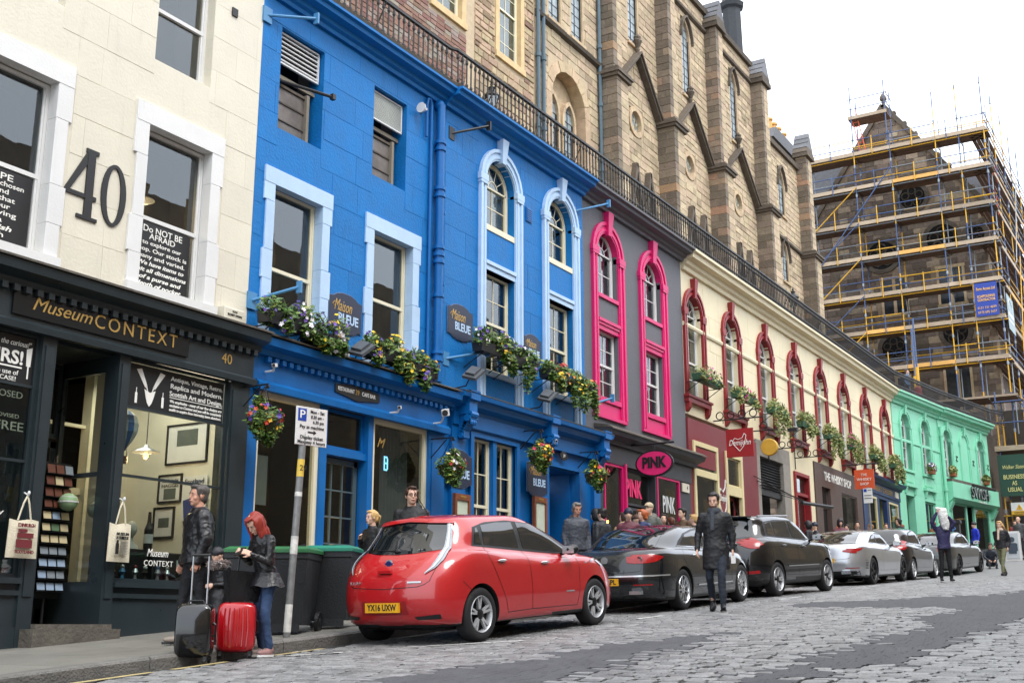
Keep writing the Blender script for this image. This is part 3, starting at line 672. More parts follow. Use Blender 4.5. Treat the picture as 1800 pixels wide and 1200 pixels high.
# shopfront
t.add('fascia_board', MB().box(13.04, 18.4, 12.72, 12.9, 3.68, 4.2), BLUED)
moulding(t, 13.04, 18.55, [(0,4.16),(.26,4.16),(.28,4.24),(.44,4.28),(.46,4.40),(.36,4.44),(0,4.48)], BLUED, 'shop_cornice')
moulding(t, 13.04, 18.5, [(0,4.48),(.44,4.44),(.49,4.42),(.5,4.44),(.4,4.49),(0,4.54)], LEAD, 'lead_flashing')
moulding(t, 13.1, 18.4, [(.16,3.60),(.27,3.60),(.28,3.70),(.22,3.76),(.16,3.76)], BLUED, 'fascia_moulding')
dentils(t, 13.2, 18.4, 4.06, .08, .18, .27, BLUED, .17)
t.add('corner_pilaster', MB().box(13.035, 13.26, 12.76, 13.0, -.3, 3.62), BLUED); t.add('end_pilaster', MB().box(17.88, 18.4, 12.76, 13.0, 0, 3.62), BLUED); t.add('pilaster_panel', MB().box(17.96, 18.32, 12.745, 12.76, .9, 3.4), BLUED)
for a, b in ((14.78,14.95),(16.06,16.2)): t.add('pilaster', MB().box(a, b, 12.78, 13.0, 0, 3.62), BLUED)
for a, b in ((13.26,14.78),(16.2,17.88)):
    t.add('stall_riser', MB().box(a, b, 12.8, 13.0, -.3, .78), BLUED); t.add('riser_panel', MB().box(a+.1, b-.1, 12.785, 12.8, .2, .66), BLUED)
frame(t, 13.26, 14.78, .78, 3.62, 12.82, IVORY, .09, .1, 'shop_window', SHOPG)
frame(t, 16.2, 17.88, .78, 3.62, 12.82, IVORY, .09, .1, 'shop_window', SHOPG)
t.add('door_transom', MB().box(14.95, 16.06, 12.82, 13.0, 2.82, 2.94), BLUED); frame(t, 14.95, 16.06, 2.94, 3.62, 12.9, BLUED, .05, .05, 'transom_window', SHOPG)
DOORG = mat('grey_door_paint', '#4d5f66', .4, .1, 5)
door(t, 14.98, 16.04, .15, 2.8, 13.0, DOORG, SHOPG, 3, 5, .1)
room(t, 13.2, 18.3, 13.12, 17.2, -.2, 4.1, DARK, name='restaurant_interior')
CURT = mat('grey_curtain', '#7d7d80', .9, .1, 3)
cu = MB(); n = 24
for i in range(n+1): xx = 17.0+.85*i/n; cu.v += [(xx, 13.25+.03*sin(i*2.1), .8), (xx, 13.25+.03*sin(i*2.1), 3.6)]
cu.f = [(2*i,2*i+2,2*i+3,2*i+1) for i in range(n)]; t.add('curtain', cu, CURT)
t.add('window_emblem', MB().box(16.62,16.65,12.855,12.86,2.72,2.98).box(16.66,16.72,12.855,12.86,2.72,2.75).box(16.66,16.72,12.855,12.86,2.84,2.87).box(16.66,16.72,12.855,12.86,2.95,2.98).box(16.71,16.74,12.855,12.86,2.75,2.95), emis('neon_blue', '#7fd4ff', .6))
text(t, 'M', 16.5, 12.86, 3.2, .25, GOLD, shear=.4)
t.add('menu_panel', MB().box(13.8, 14.1, 13.3, 13.31, 1.9, 2.7), mat('grey_panel', '#9a9a96', .7))
bs = MB().prism([(15.02,3.88),(15.02,4.02),(15.35,4.06),(15.62,4.10),(15.9,4.06),(16.24,4.02),(16.24,3.88),(15.9,3.84),(15.62,3.80),(15.35,3.84)], 12.695, 12.72)
s_ = t.add('name_sign', bs, SIGNB); text(t, 'RESTAURANT', 15.3, 12.69, 3.95, .1, WLET, w=.44, parent=s_, off=.001); text(t, '39', 15.60, 12.69, 3.95, .13, GOLD, w=.1, parent=s_); text(t, 'CAFE BAR', 15.92, 12.69, 3.95, .1, WLET, w=.38, parent=s_, off=.001)
blue1 = t
# ---- 3 blue building, arched windows ---------------------------------------------------------
t = building('blue_building', 'bright blue building with two tall arched pale blue window bays above paired sashes', 21.4, DD-.06)
A = [20.52, 23.24]; ops = []
for cx in A: ops += [(cx-.6,cx+.6,8.42,10.02,True), (cx-.6,cx+.6,5.2,7.4)]
wall(t, 18.38, 24.42, 4.2, 10.84, ops, BLUE)
blocks(t, 18.40, 24.41, 4.6, 10.5, [(cx-.87,cx+.87,4.5,10.3) for cx in A], BLUE, ch=.56, ln=1.3, seed=7, proud=.0045, joint=.0055, c=.003)
for cx in A:
    arch_surround(t, cx, .61, .87, 10.28, 4.62, LBLUE, .24)
    sash(t, cx-.58, cx+.58, 8.46, 9.99, t.D+.16, IVORY, cols=2, ru=1, rl=2, arch=True, meet=1, curtain=(INTW, 8.4, 9.9) if cx < 22 else None, spokes=5)
    t.add('window_apron', MB().box(cx-.6, cx+.6, t.D+.02, t.D+.05, 7.66, 8.2).box(cx-.5, cx+.5, t.D+.008, t.D+.02, 7.74, 8.12), BLUE)
    t.add('window_sill', MB().box(cx-.6, cx+.6, t.D-.02, t.D+.2, 8.3, 8.43), IVORY)
    t.add('lintel', MB().box(cx-.61, cx+.61, t.D-.03, t.D+.16, 7.40, 7.52).box(cx-.61, cx+.61, t.D-.06, t.D+.1, 7.52, 7.60), LBLUE)
    sash(t, cx-.57, cx+.57, 5.22, 7.38, t.D+.14, IVORY, cols=2, ru=2, rl=2, meet=.5)
    t.add('window_sill', MB().box(cx-.62, cx+.62, t.D-.06, t.D+.2, 5.08, 5.2), LBLUE)
    t.add('lower_apron', MB().box(cx-.6, cx+.6, t.D-.012, t.D+.02, 4.62, 5.06), BLUE)
t.add('air_brick', MB().box(21.62, 21.88, t.D-.03, t.D, 9.0, 9.34), BLUED)
for k in range(6): t.add('vent_slat', MB().box(21.64, 21.86, t.D-.045, t.D-.03, 9.03+k*.05, 9.06+k*.05), BLUED)
cornice(t, 18.30, 24.44, 10.5, .34, .48, BLUE); LEDGE(t, 18.30, 24.44)
t.add('fascia_board', MB().box(18.62, 24.95, 12.70, 12.85, 3.86, 4.12), BLUED)
moulding(t, 18.55, 25.05, [(0,4.10),(.12,4.10),(.14,4.2),(.3,4.26),(.34,4.36),(.44,4.38),(.46,4.46),(.36,4.5),(0,4.52)], BLUED, 'shop_cornice')
moulding(t, 18.55, 25.05, [(0,4.52),(.4,4.5),(.46,4.47),(.46,4.49),(0,4.6)], LEAD, 'lead_flashing')
for cx in (18.92, 22.2, 24.75):
    sc = MB(); sc.box(cx-.17, cx+.17, 12.38, 12.84, 4.34, 4.53); sc.box(cx-.14, cx+.14, 12.44, 12.84, 4.06, 4.34)
    b_ = t.add('scroll_bracket', sc, BLUED)
    sc = MB()
    for k in range(9):
        a = k/8; y_ = 12.46+.24*a; sc.tube((cx-.12+.0*k, y_+.0, 4.05-.4*a), (cx+.12, y_, 4.05-.4*a), .075-.035*a, n=8)
    sc.tube((cx-.15, 12.50, 3.98), (cx+.15, 12.50, 3.98), .075, n=10); sc.tube((cx-.13, 12.66, 3.64), (cx+.13, 12.66, 3.64), .05, n=10); sc.box(cx-.1, cx+.1, 12.6, 12.84, 3.6, 4.06)
    for k in range(3): sc.ell((cx-.07+.07*k, 12.44, 3.9), (.035,.03,.06), 6, 4)
    t.add('scroll', sc, BLUED, b_)
    if cx > 19: t.add('pilaster', MB().box(cx-.16, cx+.16, 12.72, 12.95, .2, 3.62), BLUED)
t.add('pilaster', MB().box(18.62, 19.1, 12.74, 12.95, .2, 3.86), BLUED)
wall(t, 18.4, 24.95, .0, 4.1, [(19.45,21.12,1.0,3.72),(22.48,23.95,0,3.45)], BLUED, .2, y=12.82, name='shopfront_wall')
t.add('window_architrave', MB().box(19.33,19.45,12.76,12.86,.95,3.84).box(21.12,21.24,12.76,12.86,.95,3.84).box(19.45,21.12,12.76,12.86,3.72,3.84).box(19.3,21.27,12.72,12.86,3.84,3.9), BLUED)
t.add('mullion', MB().box(20.22, 20.36, 12.8, 12.98, 1.0, 3.72), BLUED)
sash(t, 19.46, 20.22, 1.0, 3.71, 12.9, IVORY, cols=2, ru=2, rl=2, meet=.5); sash(t, 20.36, 21.11, 1.0, 3.71, 12.9, IVORY, cols=2, ru=2, rl=2, meet=.5)
t.add('door_architrave', MB().box(22.38,22.5,12.76,12.86,0.2,3.6).box(23.93,24.05,12.76,12.86,.2,3.6).box(22.38,24.05,12.755,12.86,3.48,3.6), BLUED)
t.add('door_recess', MB().box(22.48,22.52,13.02,13.9,.2,3.5).box(23.91,23.95,13.02,13.9,.2,3.5).box(22.48,23.95,13.02,13.9,3.45,3.5), BLUED)
door(t, 22.55, 23.9, .5, 3.2, 13.85, NAVY, None)
pl = MB().prism([(23.05+.16*cos(a*pi/6)*(1.15 if a % 3 == 0 else 1), 3.75+.11*sin(a*pi/6)) for a in range(12)], 12.68, 12.7); s_ = t.add('number_plaque', pl, SIGNB); text(t, '39', 23.05, 12.675, 3.75, .1, WLET, parent=s_)
blue2 = t
# ---- 4 grey building with pink windows -------------------------------------------------------
t = building('grey_building', 'dark grey building with two hot pink arched window bays over a pink framed shop', 27.6, DD)
A = [25.85, 28.62]; ops = []
for cx in A: ops += [(cx-.58,cx+.58,8.22,9.98,True), (cx-.58,cx+.58,5.5,7.3)]
wall(t, 24.43, 30.7, 4.2, 10.84, ops, GREY)
for cx in A:
    arch_surround(t, cx, .59, .90, 10.22, 5.08, PINKP, .26)
    sash(t, cx-.56, cx+.56, 8.27, 9.94, t.D+.12, WHITE, cols=2, ru=1, rl=2, arch=True, meet=1, spokes=5, curtain=(CURT, 8.2, 9.6))
    t.add('window_apron', MB().box(cx-.6, cx+.6, t.D+.01, t.D+.06, 7.56, 8.14), PINKP); t.add('window_sill', MB().box(cx-.6, cx+.6, t.D-.05, t.D+.2, 8.12, 8.22), PINKP)
    t.add('lintel', MB().box(cx-.61, cx+.61, t.D-.02, t.D+.16, 7.28, 7.4).box(cx-.61, cx+.61, t.D-.05, t.D+.16, 7.4, 7.48).box(cx-.61, cx+.61, t.D-.08, t.D+.1, 7.48, 7.56), PINKP)
    sash(t, cx-.56, cx+.56, 5.55, 7.28, t.D+.12, WHITE, cols=2, ru=2, rl=2, meet=.5, curtain=(CURT, 5.4, 7.3) if cx < 27 else None)
    t.add('window_sill', MB().box(cx-.6, cx+.6, t.D-.06, t.D+.2, 5.42, 5.54), PINKP); t.add('lower_apron', MB().box(cx-.6, cx+.6, t.D-.012, t.D+.02, 5.08, 5.4).box(cx-.9, cx+.9, t.D-.07, t.D+.02, 5.0, 5.08), PINKP)
cornice(t, 24.46, 30.75, 10.5, .34, .5, GREY); LEDGE(t, 24.46, 30.78)
moulding(t, 24.98, 30.95, [(0,4.36),(.2,4.36),(.22,4.46),(.44,4.54),(.48,4.64),(.36,4.68),(0,4.74)], GREYD, 'shop_cornice')
moulding(t, 24.98, 30.98, [(0,4.74),(.42,4.68),(.52,4.64),(.52,4.67),(.4,4.75),(0,4.82)], LEAD, 'lead_flashing')
t.add('fascia_board', MB().box(24.98, 30.7, 12.78, 12.9, 3.9, 4.36), GREYD)
wall(t, 24.96, 30.7, 0, 4.0, [(25.3,26.35,1.0,3.9),(26.45,28.3,.3,3.9),(28.4,29.9,1.2,3.9)], GREYD, .2, y=12.82, name='shopfront_wall')
frame(t, 25.3, 26.35, 1.0, 3.9, 12.80, PINKP, .06, .1, 'shop_window', SHOPG); frame(t, 28.4, 29.9, 1.2, 3.9, 12.80, PINKP, .06, .1, 'shop_window', SHOPG)
t.add('door_post', MB().box(26.37, 26.45, 12.74, 12.84, .3, 3.96), PINKP)
frame(t, 26.45, 28.3, 3.0, 3.9, 13.0, GREYD, .06, .06, 'transom_window', SHOPG); frame(t, 26.45, 28.3, .7, 2.95, 13.0, GREYD, .07, .06, 'door_frame', SHOPG, vs=(27.5,))
PINKL = emis('pink_lettering', '#e0256a', .12)
text(t, 'PINK', 27.3, 12.98, 3.42, .62, PINKL, w=.95, off=.02); text(t, 'PINK', 29.15, 12.82, 3.15, .62, mat('frosted_lettering', '#cfd3d3', .5), w=.8, off=.01); text(t, 'HAIR', 29.3, 12.82, 2.55, .4, WLET, w=.7, off=.001)
room(t, 25.0, 30.6, 13.1, 16.5, .3, 4.1, DARK, name='salon_interior')
t.add('house_number', MB().box(30.02, 30.5, 12.77, 12.8, 3.62, 3.86), CREAM); text(t, '4', 30.35, 12.765, 3.74, .16, BLACK)
# ---- 5 long cream building with red windows --------------------------------------------------
t = building('cream_building', 'long warm cream terrace with eight oxblood red arched windows over a row of shops', 43, DD)
RW = [31.55, 34.62, 37.82, 41.0, 44.15, 47.35, 50.7, 54.0]
ops = [(cx-.56,cx+.56,6.5,9.62,True) for cx in RW]
wall(t, 30.72, 55.5, 5.95, 10.84, ops, CREAM2)
blocks(t, 30.74, 55.48, 5.98, 10.3, [(cx-.82,cx+.82,5.9,9.9) for cx in RW], CREAM2, ch=1.1, ln=2.0, seed=9, proud=.006, joint=.008, c=.003)
moulding(t, 30.72, 55.5, [(0,8.55),(.05,8.56),(.07,8.62),(.05,8.68),(0,8.68)], CREAM2, 'string_course')
for k, cx in enumerate(RW):
    arch_surround(t, cx, .57, .82, 9.86, 6.5, RED, .28)
    sash(t, cx-.55, cx+.55, 6.55, 9.59, t.D+.14, WHITE, cols=2, ru=2, rl=2, arch=True, meet=.42, spokes=5, curtain=(INTW, 6.5, 8.2) if k % 3 == 1 else None)
    t.add('window_sill', MB().box(cx-.88, cx+.88, t.D-.14, t.D+.2, 6.28, 6.48).box(cx-.92, cx+.92, t.D-.18, t.D, 6.42, 6.49), RED)
    for sg in (-1, 1): t.add('sill_bracket', MB().prism([(t.D, 6.0),(t.D-.05, 6.02),(t.D-.12, 6.12),(t.D-.15, 6.28),(t.D, 6.28)], cx+sg*.74-.09, cx+sg*.74+.09, 'x'), RED)
cornice(t, 30.75, 55.5, 10.28, .56, .5, CREAM2); LEDGE(t, 30.8, 55.5)
# shops beneath
t.add('maroon_front', MB().box(30.72, 36.4, 12.84, 12.92, 5.3, 5.82), MAROON)
wall(t, 30.72, 36.4, .8, 5.3, [(31.0,32.9,1.9,5.2),(33.5,34.95,.9,5.2)], MAROON, .2, y=12.84, name='shopfront_wall')
CRJ = mat('cream_joinery', '#ddcfa0', .5, .06, 3)
frame(t, 31.0, 32.9, 1.9, 5.2, 12.80, CRJ, .14, .12, 'shop_window', SHOPG, hs=(4.3,), bar=.2); t.add('window_panel', MB().box(31.2, 32.7, 12.82, 12.86, 4.48, 5.02), MAROON)
frame(t, 33.5, 34.95, 1.2, 5.2, 12.80, CRJ, .16, .12, 'door_frame', None, hs=(4.02,), bar=.3)
frame(t, 33.68, 34.78, 4.17, 5.03, 12.86, CRJ, .04, .05, 'transom_window', GLASS); door(t, 33.68, 34.78, 1.3, 3.86, 13.05, MAROON, GLASS, 2, 1, .5)
room(t, 30.9, 36.3, 13.15, 15, 1, 5.7, mat('warm_interior', '#8b7f66', .9), name='shop_interior')
STG = mat('grey_stone_frame', '#8d8880', .85, .15, 5, .1, bump=.3)
wall(t, 36.42, 39.85, 1.2, 5.96, [(36.75,39.1,1.2,5.45)], STG, .3, y=12.86, name='garage_surround')
for k in range(11): t.add('louvre_slat', MB().cbox((37.92, 13.0, 4.45+k*.09), (2.34, .09, .02), M4.Rotation(R(-35), 3, 'X')), BLACK)
t.add('shutter_box', MB().box(36.75, 39.1, 12.95, 13.1, 4.2, 4.4), BLACK); t.add('garage_back', MB().box(36.7, 39.1, 13.4, 13.45, 1.2, 5.5), DARKER)
wall(t, 39.87, 42.6, 1.3, 5.96, [(40.3,41.75,1.5,5.25)], CREAM2, .3, y=12.88, name='shopfront_wall')
t.add('door_frame', MB().box(40.2,40.32,12.8,13.0,1.4,5.32).box(41.73,41.85,12.8,13.0,1.4,5.32).box(40.32,41.73,12.8,13.0,5.2,5.32).box(40.32,41.73,12.84,13.0,4.5,4.6), RED)
door(t, 40.7, 41.73, 1.8, 4.5, 13.0, RED, GLASS, 1, 1, .3); frame(t, 40.32, 41.73, 4.6, 5.2, 12.95, RED, .05, .05, 'transom_window', GLASS)
t.add('door_back', MB().box(40.2, 41.9, 13.3, 13.35, 1.4, 5.3), mat('dim_interior', '#77634a', .8))
wall(t, 42.62, 49.05, 1.4, 5.96, [(43.4,44.5,1.5,5.1),(46.0,48.2,2.6,5.1)], BROWNP, .22, y=12.83, name='shopfront_wall')
text(t, 'THE WHISKY SHOP', 45.6, 12.82, 5.52, .44, WLET, w=3.7, off=.012)
door(t, 43.42, 44.48, 1.9, 4.3, 13.0, BLACK, None); frame(t, 43.4, 44.5, 4.32, 5.1, 12.98, BROWNP, .05, .05, 'transom_window', GLASS); frame(t, 46.0, 48.2, 2.6, 5.1, 12.86, BROWNP, .06, .08, 'shop_window', SHOPG)
t.add('shop_back', MB().box(42.7, 49.0, 13.5, 13.55, 1.4, 5.2), mat('whisky_interior', '#9a9c92', .8)); OR = mat('orange_sign', '#d2532a', .45)
lg = MB(); 
for i in range(20):
    a, b = 2*pi*i/20, 2*pi*(i+1)/20; lg.prism([(45.25+.3*cos(a),3.35+.38*sin(a)),(45.25+.3*cos(b),3.35+.38*sin(b)),(45.25+.34*cos(b),3.35+.43*sin(b)),(45.25+.34*cos(a),3.35+.43*sin(a))], 12.81, 12.83)
t.add('round_logo', lg, OR); text(t, 'W', 45.25, 12.82, 3.35, .5, WLET, off=.015)
t.add('fascia_board', MB().box(49.07, 55.48, 12.76, 12.9, 5.55, 6.0), NAVY); moulding(t, 49.07, 55.55, [(0,6.0),(.2,6.0),(.25,6.1),(.42,6.16),(.45,6.26),(0,6.34)], NAVY, 'shop_cornice')
wall(t, 49.07, 55.48, 1.7, 5.55, [(49.9,51.3,2.9,5.4),(51.7,53.0,2.0,5.4),(53.4,55.1,2.9,5.4)], NAVY, .2, y=12.80, name='shopfront_wall')
YI = mat('yellow_lit_interior', '#c9c37a', .8)
for a, b in ((49.9,51.3),(53.4,55.1)): frame(t, a, b, 2.9, 5.4, 12.80, CRJ, .08, .1, 'shop_window', SHOPG); t.add('window_back', MB().box(a-.1, b+.1, 13.2, 13.25, 2.6, 5.5), YI)
t.add('door_back', MB().box(51.6, 53.1, 13.3, 13.35, 1.8, 5.5), DARKER); text(t, 'ROBERT CRESSER', 52.2, 12.75, 5.78, .3, GOLD, w=3.6); t.add('sign_tablet', MB().box(54.4, 55.0, 12.72, 12.76, 5.66, 5.92), CREAM)
# ---- 6 mint green building in two sections ---------------------------------------------------
def arch_open(t, cx, w, z0, z1, m, gl=True, **k):
    arch_surround(t, cx, w/2, w/2+.22, z1+.22, z0-.1, m, .18, .04)
    if gl: sash(t, cx-w/2+.01, cx+w/2-.01, z0, z1-.01, t.D+.2, WHITE, cols=2, ru=2, rl=2, arch=True, meet=.5, spokes=3, **k)
    else: t.add('blind_panel', MB().box(cx-w/2, cx+w/2, t.D+.08, t.D+.14, z0, z1), m)
    t.add('window_sill', MB().box(cx-w/2-.25, cx+w/2+.25, t.D-.1, t.D+.2, z0-.14, z0-.02), m)
gA = building('green_building', 'mint green arched facade with two windows and sill brackets, next to the red windowed terrace', 55.5, 12.86, rz=R(-7.5)); t = gA
ops = [(1.0,2.1,7.25,9.95,True),(3.65,4.75,7.25,9.95,True),(1.0,2.1,3.2,6.0),(3.5,5.0,3.8,5.9)]
wall(t, 0.0, 6.1, 1.6, 10.84, ops, MINT); blocks(t, 0, 6.1, 6.1, 10.2, [(a-.25,b+.25,c_-.3,d_+.3) for a,b,c_,d_,*_ in ops], MINT, ch=.8, ln=1.8, seed=12, proud=.006, joint=.008, c=.003)
for cx in (1.55, 4.2):
    arch_open(t, cx, 1.1, 7.25, 9.95, MINT); t.add('apron', MB().box(cx-.6, cx+.6, -.03, 0, 6.65, 7.05), MINT); t.add('lower_sill', MB().box(cx-.8, cx+.8, -.16, 0, 6.4, 6.55), MINT)
    for sg in (-1,1): t.add('sill_bracket', MB().prism([(0,6.05),(-.06,6.07),(-.14,6.4),(0,6.4)], cx+sg*.6-.08, cx+sg*.6+.08, 'x'), MINT)
cornice(t, 0, 6.1, 10.3, .54, .5, MINT); LEDGE(t, 0, 6.1)
t.add('string_course', MB().box(0, 6.1, -.05, 0, 8.55, 8.68), MINT)
frame(t, 3.5, 5.0, 3.8, 5.9, .1, MINT, .08, .08, 'shop_window', GLASS, vs=(4.25,)); t.add('window_back', MB().box(3.3,5.2,.6,.65,3.4,6.1), INTW); t.add('door_back', MB().box(.9,2.2,.4,.45,2.6,6.1), mat('green_door','#1f5a45',.5))
gx = 55.5+6.1*cos(R(7.5)); gy = 12.86-6.1*sin(R(7.5))
gB = building('green_building', 'mint green facade at the street bend with three arches and a shop sign below', gx, gy-.06, rz=R(-9.5)); t = gB
ops = [(.5,1.5,7.4,9.85,True),(5.3,6.3,7.4,9.85,True),(.8,6.3,3.0,6.7)]
wall(t, 0.0, 7.1, 1.8, 10.84, ops, MINT)
for cx, g_ in ((1.0,True),(3.4,False),(5.8,True)): arch_open(t, cx, 1.0, 7.4, 9.85, MINT, g_)
for cx in (2.2,4.6,6.8): t.add('wall_tie', MB().path([(cx-.1,-.03,8.6),(cx+.1,-.03,8.6),(cx-.1,-.03,8.4),(cx+.1,-.03,8.35)], .02, 4), BLACK)
cornice(t, 0, 7.1, 10.3, .54, .52, MINT); LEDGE(t, 0, 7.1)
t.add('shop_canopy', MB().box(.2, 6.9, -.4, 0, 7.1, 7.25), LEAD); t.add('fascia_board', MB().prism([(0,6.1),(-.2,6.1),(-.42,6.3),(-.42,7.1),(0,7.1)], .2, 6.9, 'x'), MINT)
text(t, 'SWISH', 3.9, -.46, 6.72, .8, mat('sign_steel','#333a3c',.3), w=2.5, off=.03, ext=.03); text(t, 'SWISH', 3.9, -.5, 6.72, .8, mat('sign_light','#b9c4c0',.3), w=2.5, off=-.018, ext=.01); text(t, 'STREETWEAR', 4.3, -.44, 6.32, .16, WLET, w=1.1)
t.add('sign_lamp', MB().box(2.2, 5.6, -.75, -.65, 7.0, 7.1), BLACK)
for cx in (.4, 6.7): t.add('scroll_bracket', MB().prism([(0,5.6),(-.1,5.62),(-.36,6.1),(0,6.1)], cx-.15, cx+.15, 'x'), MINT)
for a, b in ((.85,2.9),(4.1,6.25)): frame(t, a, b, 3.6, 6.1, -.02, MINT, .08, .1, 'shop_window', SHOPG)
t.add('shop_post', MB().box(2.9,3.0,-.02,.1,3.2,6.1).box(4.0,4.1,-.02,.1,3.2,6.1), MINT); t.add('fascia_filler', MB().box(.8,6.3,0.1,.2,6.1,6.7), MINT)
room(t, .3, 6.9, .35, 3.5, 3.0, 6.8, mat('shop_dim','#6b6457',.9))
ex = gx+7.1*cos(R(9.5)); ey = gy-.06-7.1*sin(R(9.5))
# ------------------------------------------------------------------ terrace, railing
terr = single('terrace_walkway', MB().box(5, 56, 12.9, 16.9, 10.6, 10.9).box(55, 80, 8, 17, 10.6, 10.88), LEAD, 'stone walkway on top of the shops', None, kind='structure')
# trim so that it does not overhang the curved green front
terr.data = mesh('terrace_walkway', MB().prism([(5,12.95),(55.5,12.95),(gx,gy),(ex,ey),(ex+1,17),(5,17)], 10.6, 10.9, 'z'), LEAD)
rl = T('railing', 'long black iron railing with close balusters along the top of the coloured shops', 'railing', (13.1, 12.6, 10.93))
RP = [(13.1,12.66),(18.25,12.66),(18.4,12.58),(55.45,12.58),(gx,gy-.3),(ex,ey-.3),(ex+1.2, ey-.8)]
seg = []
bm = MB().tube((0,0,0),(0,0,.80),.018,n=5).lathe([(.018,.08),(.032,.11),(.032,.15),(.018,.18)],n=6).lathe([(.018,.60),(.034,.64),(.028,.70),(.018,.72)],n=6).lathe([(.024,.76),(.02,.80)],n=6)
bal = mesh('baluster', bm, IRON); stuff = MB(); k = 0; carry = .08
for (ax, ay), (bx_, by_) in zip(RP, RP[1:]):
    d = V((bx_-ax, by_-ay, 0)); L = d.length; d.normalize(); a = atan2(d.y, d.x); m_ = M4.Rotation(a, 3, 'Z')
    r_ = MB().cbox((0,0,0),(L+.02,.07,.05)); o = MB(); o.join(r_, M4.Translation(V(((ax+bx_)/2,(ay+by_)/2,11.75))) @ m_.to_4x4()); rl.add('top_rail', o, IRON)
    o = MB(); o.join(MB().cbox((0,0,0),(L+.02,.04,.025)), M4.Translation(V(((ax+bx_)/2,(ay+by_)/2,10.99))) @ m_.to_4x4()); rl.add('bottom_rail', o, IRON)
    s = carry
    while s < L:
        p = V((ax, ay, 10.95))+d*s
        if k < 300: b_ = obj('baluster', bal, rl.r); b_.location = p-V(rl.o); b_.rotation_euler = (0,0,a); k += 1
        else: stuff.join(bm, M4.Translation(p))
        s += .165 if ax < 30 else .15
    carry = s-L
rl.add('far_balusters', stuff, IRON, kind='stuff')
for x in range(16, 55, 4): rl.add('rail_stay', MB().tube((x,12.6,11.7),(x,13.0,10.93),.014,n=5), IRON)
# ------------------------------------------------------------------ stone buildings behind
BY = 16.8
def gothic(mb, cx, w, z0, z1, y0, y1, band, n=8):   # pointed arch band, z1 apex
    h = w*.9; zs = z1-h; r = (h*h+(w/2)**2)/w
    def prof(o):
        pts = []; hw = w/2+o
        R_ = r+o
        for i in range(n+1):
            a = (i/n)*math.acos((r-w/2)/R_) if R_ > 0 else 0
            pts.append((-((R_)*cos(a)-(r-w/2)), zs+R_*sin(a)))
        return pts
    a, b = prof(0), prof(band)
    for sg in (-1, 1):
        for i in range(n):
            q = [a[i], a[i+1], b[i+1], b[i]]; mb.prism([(cx+p[0]*sg, p[1]) for p in q][::sg], y0, y1)
        mb.box(*(sorted((cx+sg*w/2, cx+sg*(w/2+band)))), y0, y1, z0, zs)
    return a, zs
def lancet(t, cx, w, z0, z1, y, hood=True, lights=1):
    w = w*1.12
    mb = MB(); a, zs = gothic(mb, cx, w, z0, z1, y-.01, y+.3, .13); t.add('window_dressing', mb, DRESS)
    if hood: hb = MB(); gothic(hb, cx, w+.26, zs-.15, z1+.17, y-.14, y+.02, .08); t.add('hood_mould', hb, SOOT)
    t.add('sloping_sill', MB().prism([(y+.3,z0+.1),(y-.1,z0-.02),(y-.1,z0-.12),(y+.3,z0-.12)], cx-w/2-.12, cx+w/2+.12, 'x'), DRESS)
    gl = [(cx+p[0], p[1]) for p in a]+[(cx-p[0], p[1]) for p in a[::-1][1:]]+[(cx+w/2, z0), (cx-w/2, z0)]
    g = t.add('window', MB().prism(gl, y+.10, y+.12), LEADED); b = MB()
    b.box(cx-w/2, cx-w/2+.04, y+.06, y+.14, z0, zs); b.box(cx+w/2-.04, cx+w/2, y+.06, y+.14, z0, zs)
    if lights == 2: b.box(cx-.06, cx+.06, y+.1, y+.26, z0, z1-.4)
    zz = z0+.3
    while zz < z1-.2: b.box(cx-w/2+.03, cx+w/2-.03, y+.085, y+.095, zz, zz+.02); zz += .35
    b.box(cx-.012, cx+.012, y+.08, y+.095, z0, z1-.1); t.add('glazing_bars', b, BLACK, g)
    # spandrel fill behind the dressing
    return (cx-w/2-.02, cx+w/2+.02, z0, z1)
LEADED = mat('leaded_glass', '#8d999e', .3, .5, 7, spec=.6)
ch = building('stone_church', 'tall brown sandstone Gothic building with dark quoined buttresses and gablets above the railing', 45, BY, 'church')
t = ch; BX = [(33.4,34.1),(38.3,39.05),(43.5,44.3),(49.25,50.15),(55.8,56.7)]; bays = [(34.1,38.3),(39.05,43.5),(44.3,49.25),(50.15,55.8)]
ops = []; LC = []
for i, cx in enumerate((36.25,41.4,46.85)): LC.append((cx, .75, 21.15, 24.6))
LC += [(53.1,.8,19.6,22.0),(53.1,.8,16.2,18.25)]
for cx, w, z0, z1 in LC: ops.append((cx-w/2-.12, cx+w/2+.12, z0-.12, z1+.12))
RN = [(36.3,18.05),(41.35,18.1),(46.85,18.25)]
for cx, cz in RN: ops.append((cx-.62, cx+.62, cz-.62, cz+.62))
wops = []
wall(t, 33.4, 49.3, 10.9, 26.0, [], MORTAR, .5, y=BY+.22, name='wall'); wall(t, 49.3, 56.6, 10.9, 23.0, [], MORTAR, .5, y=BY+.22, name='wall')
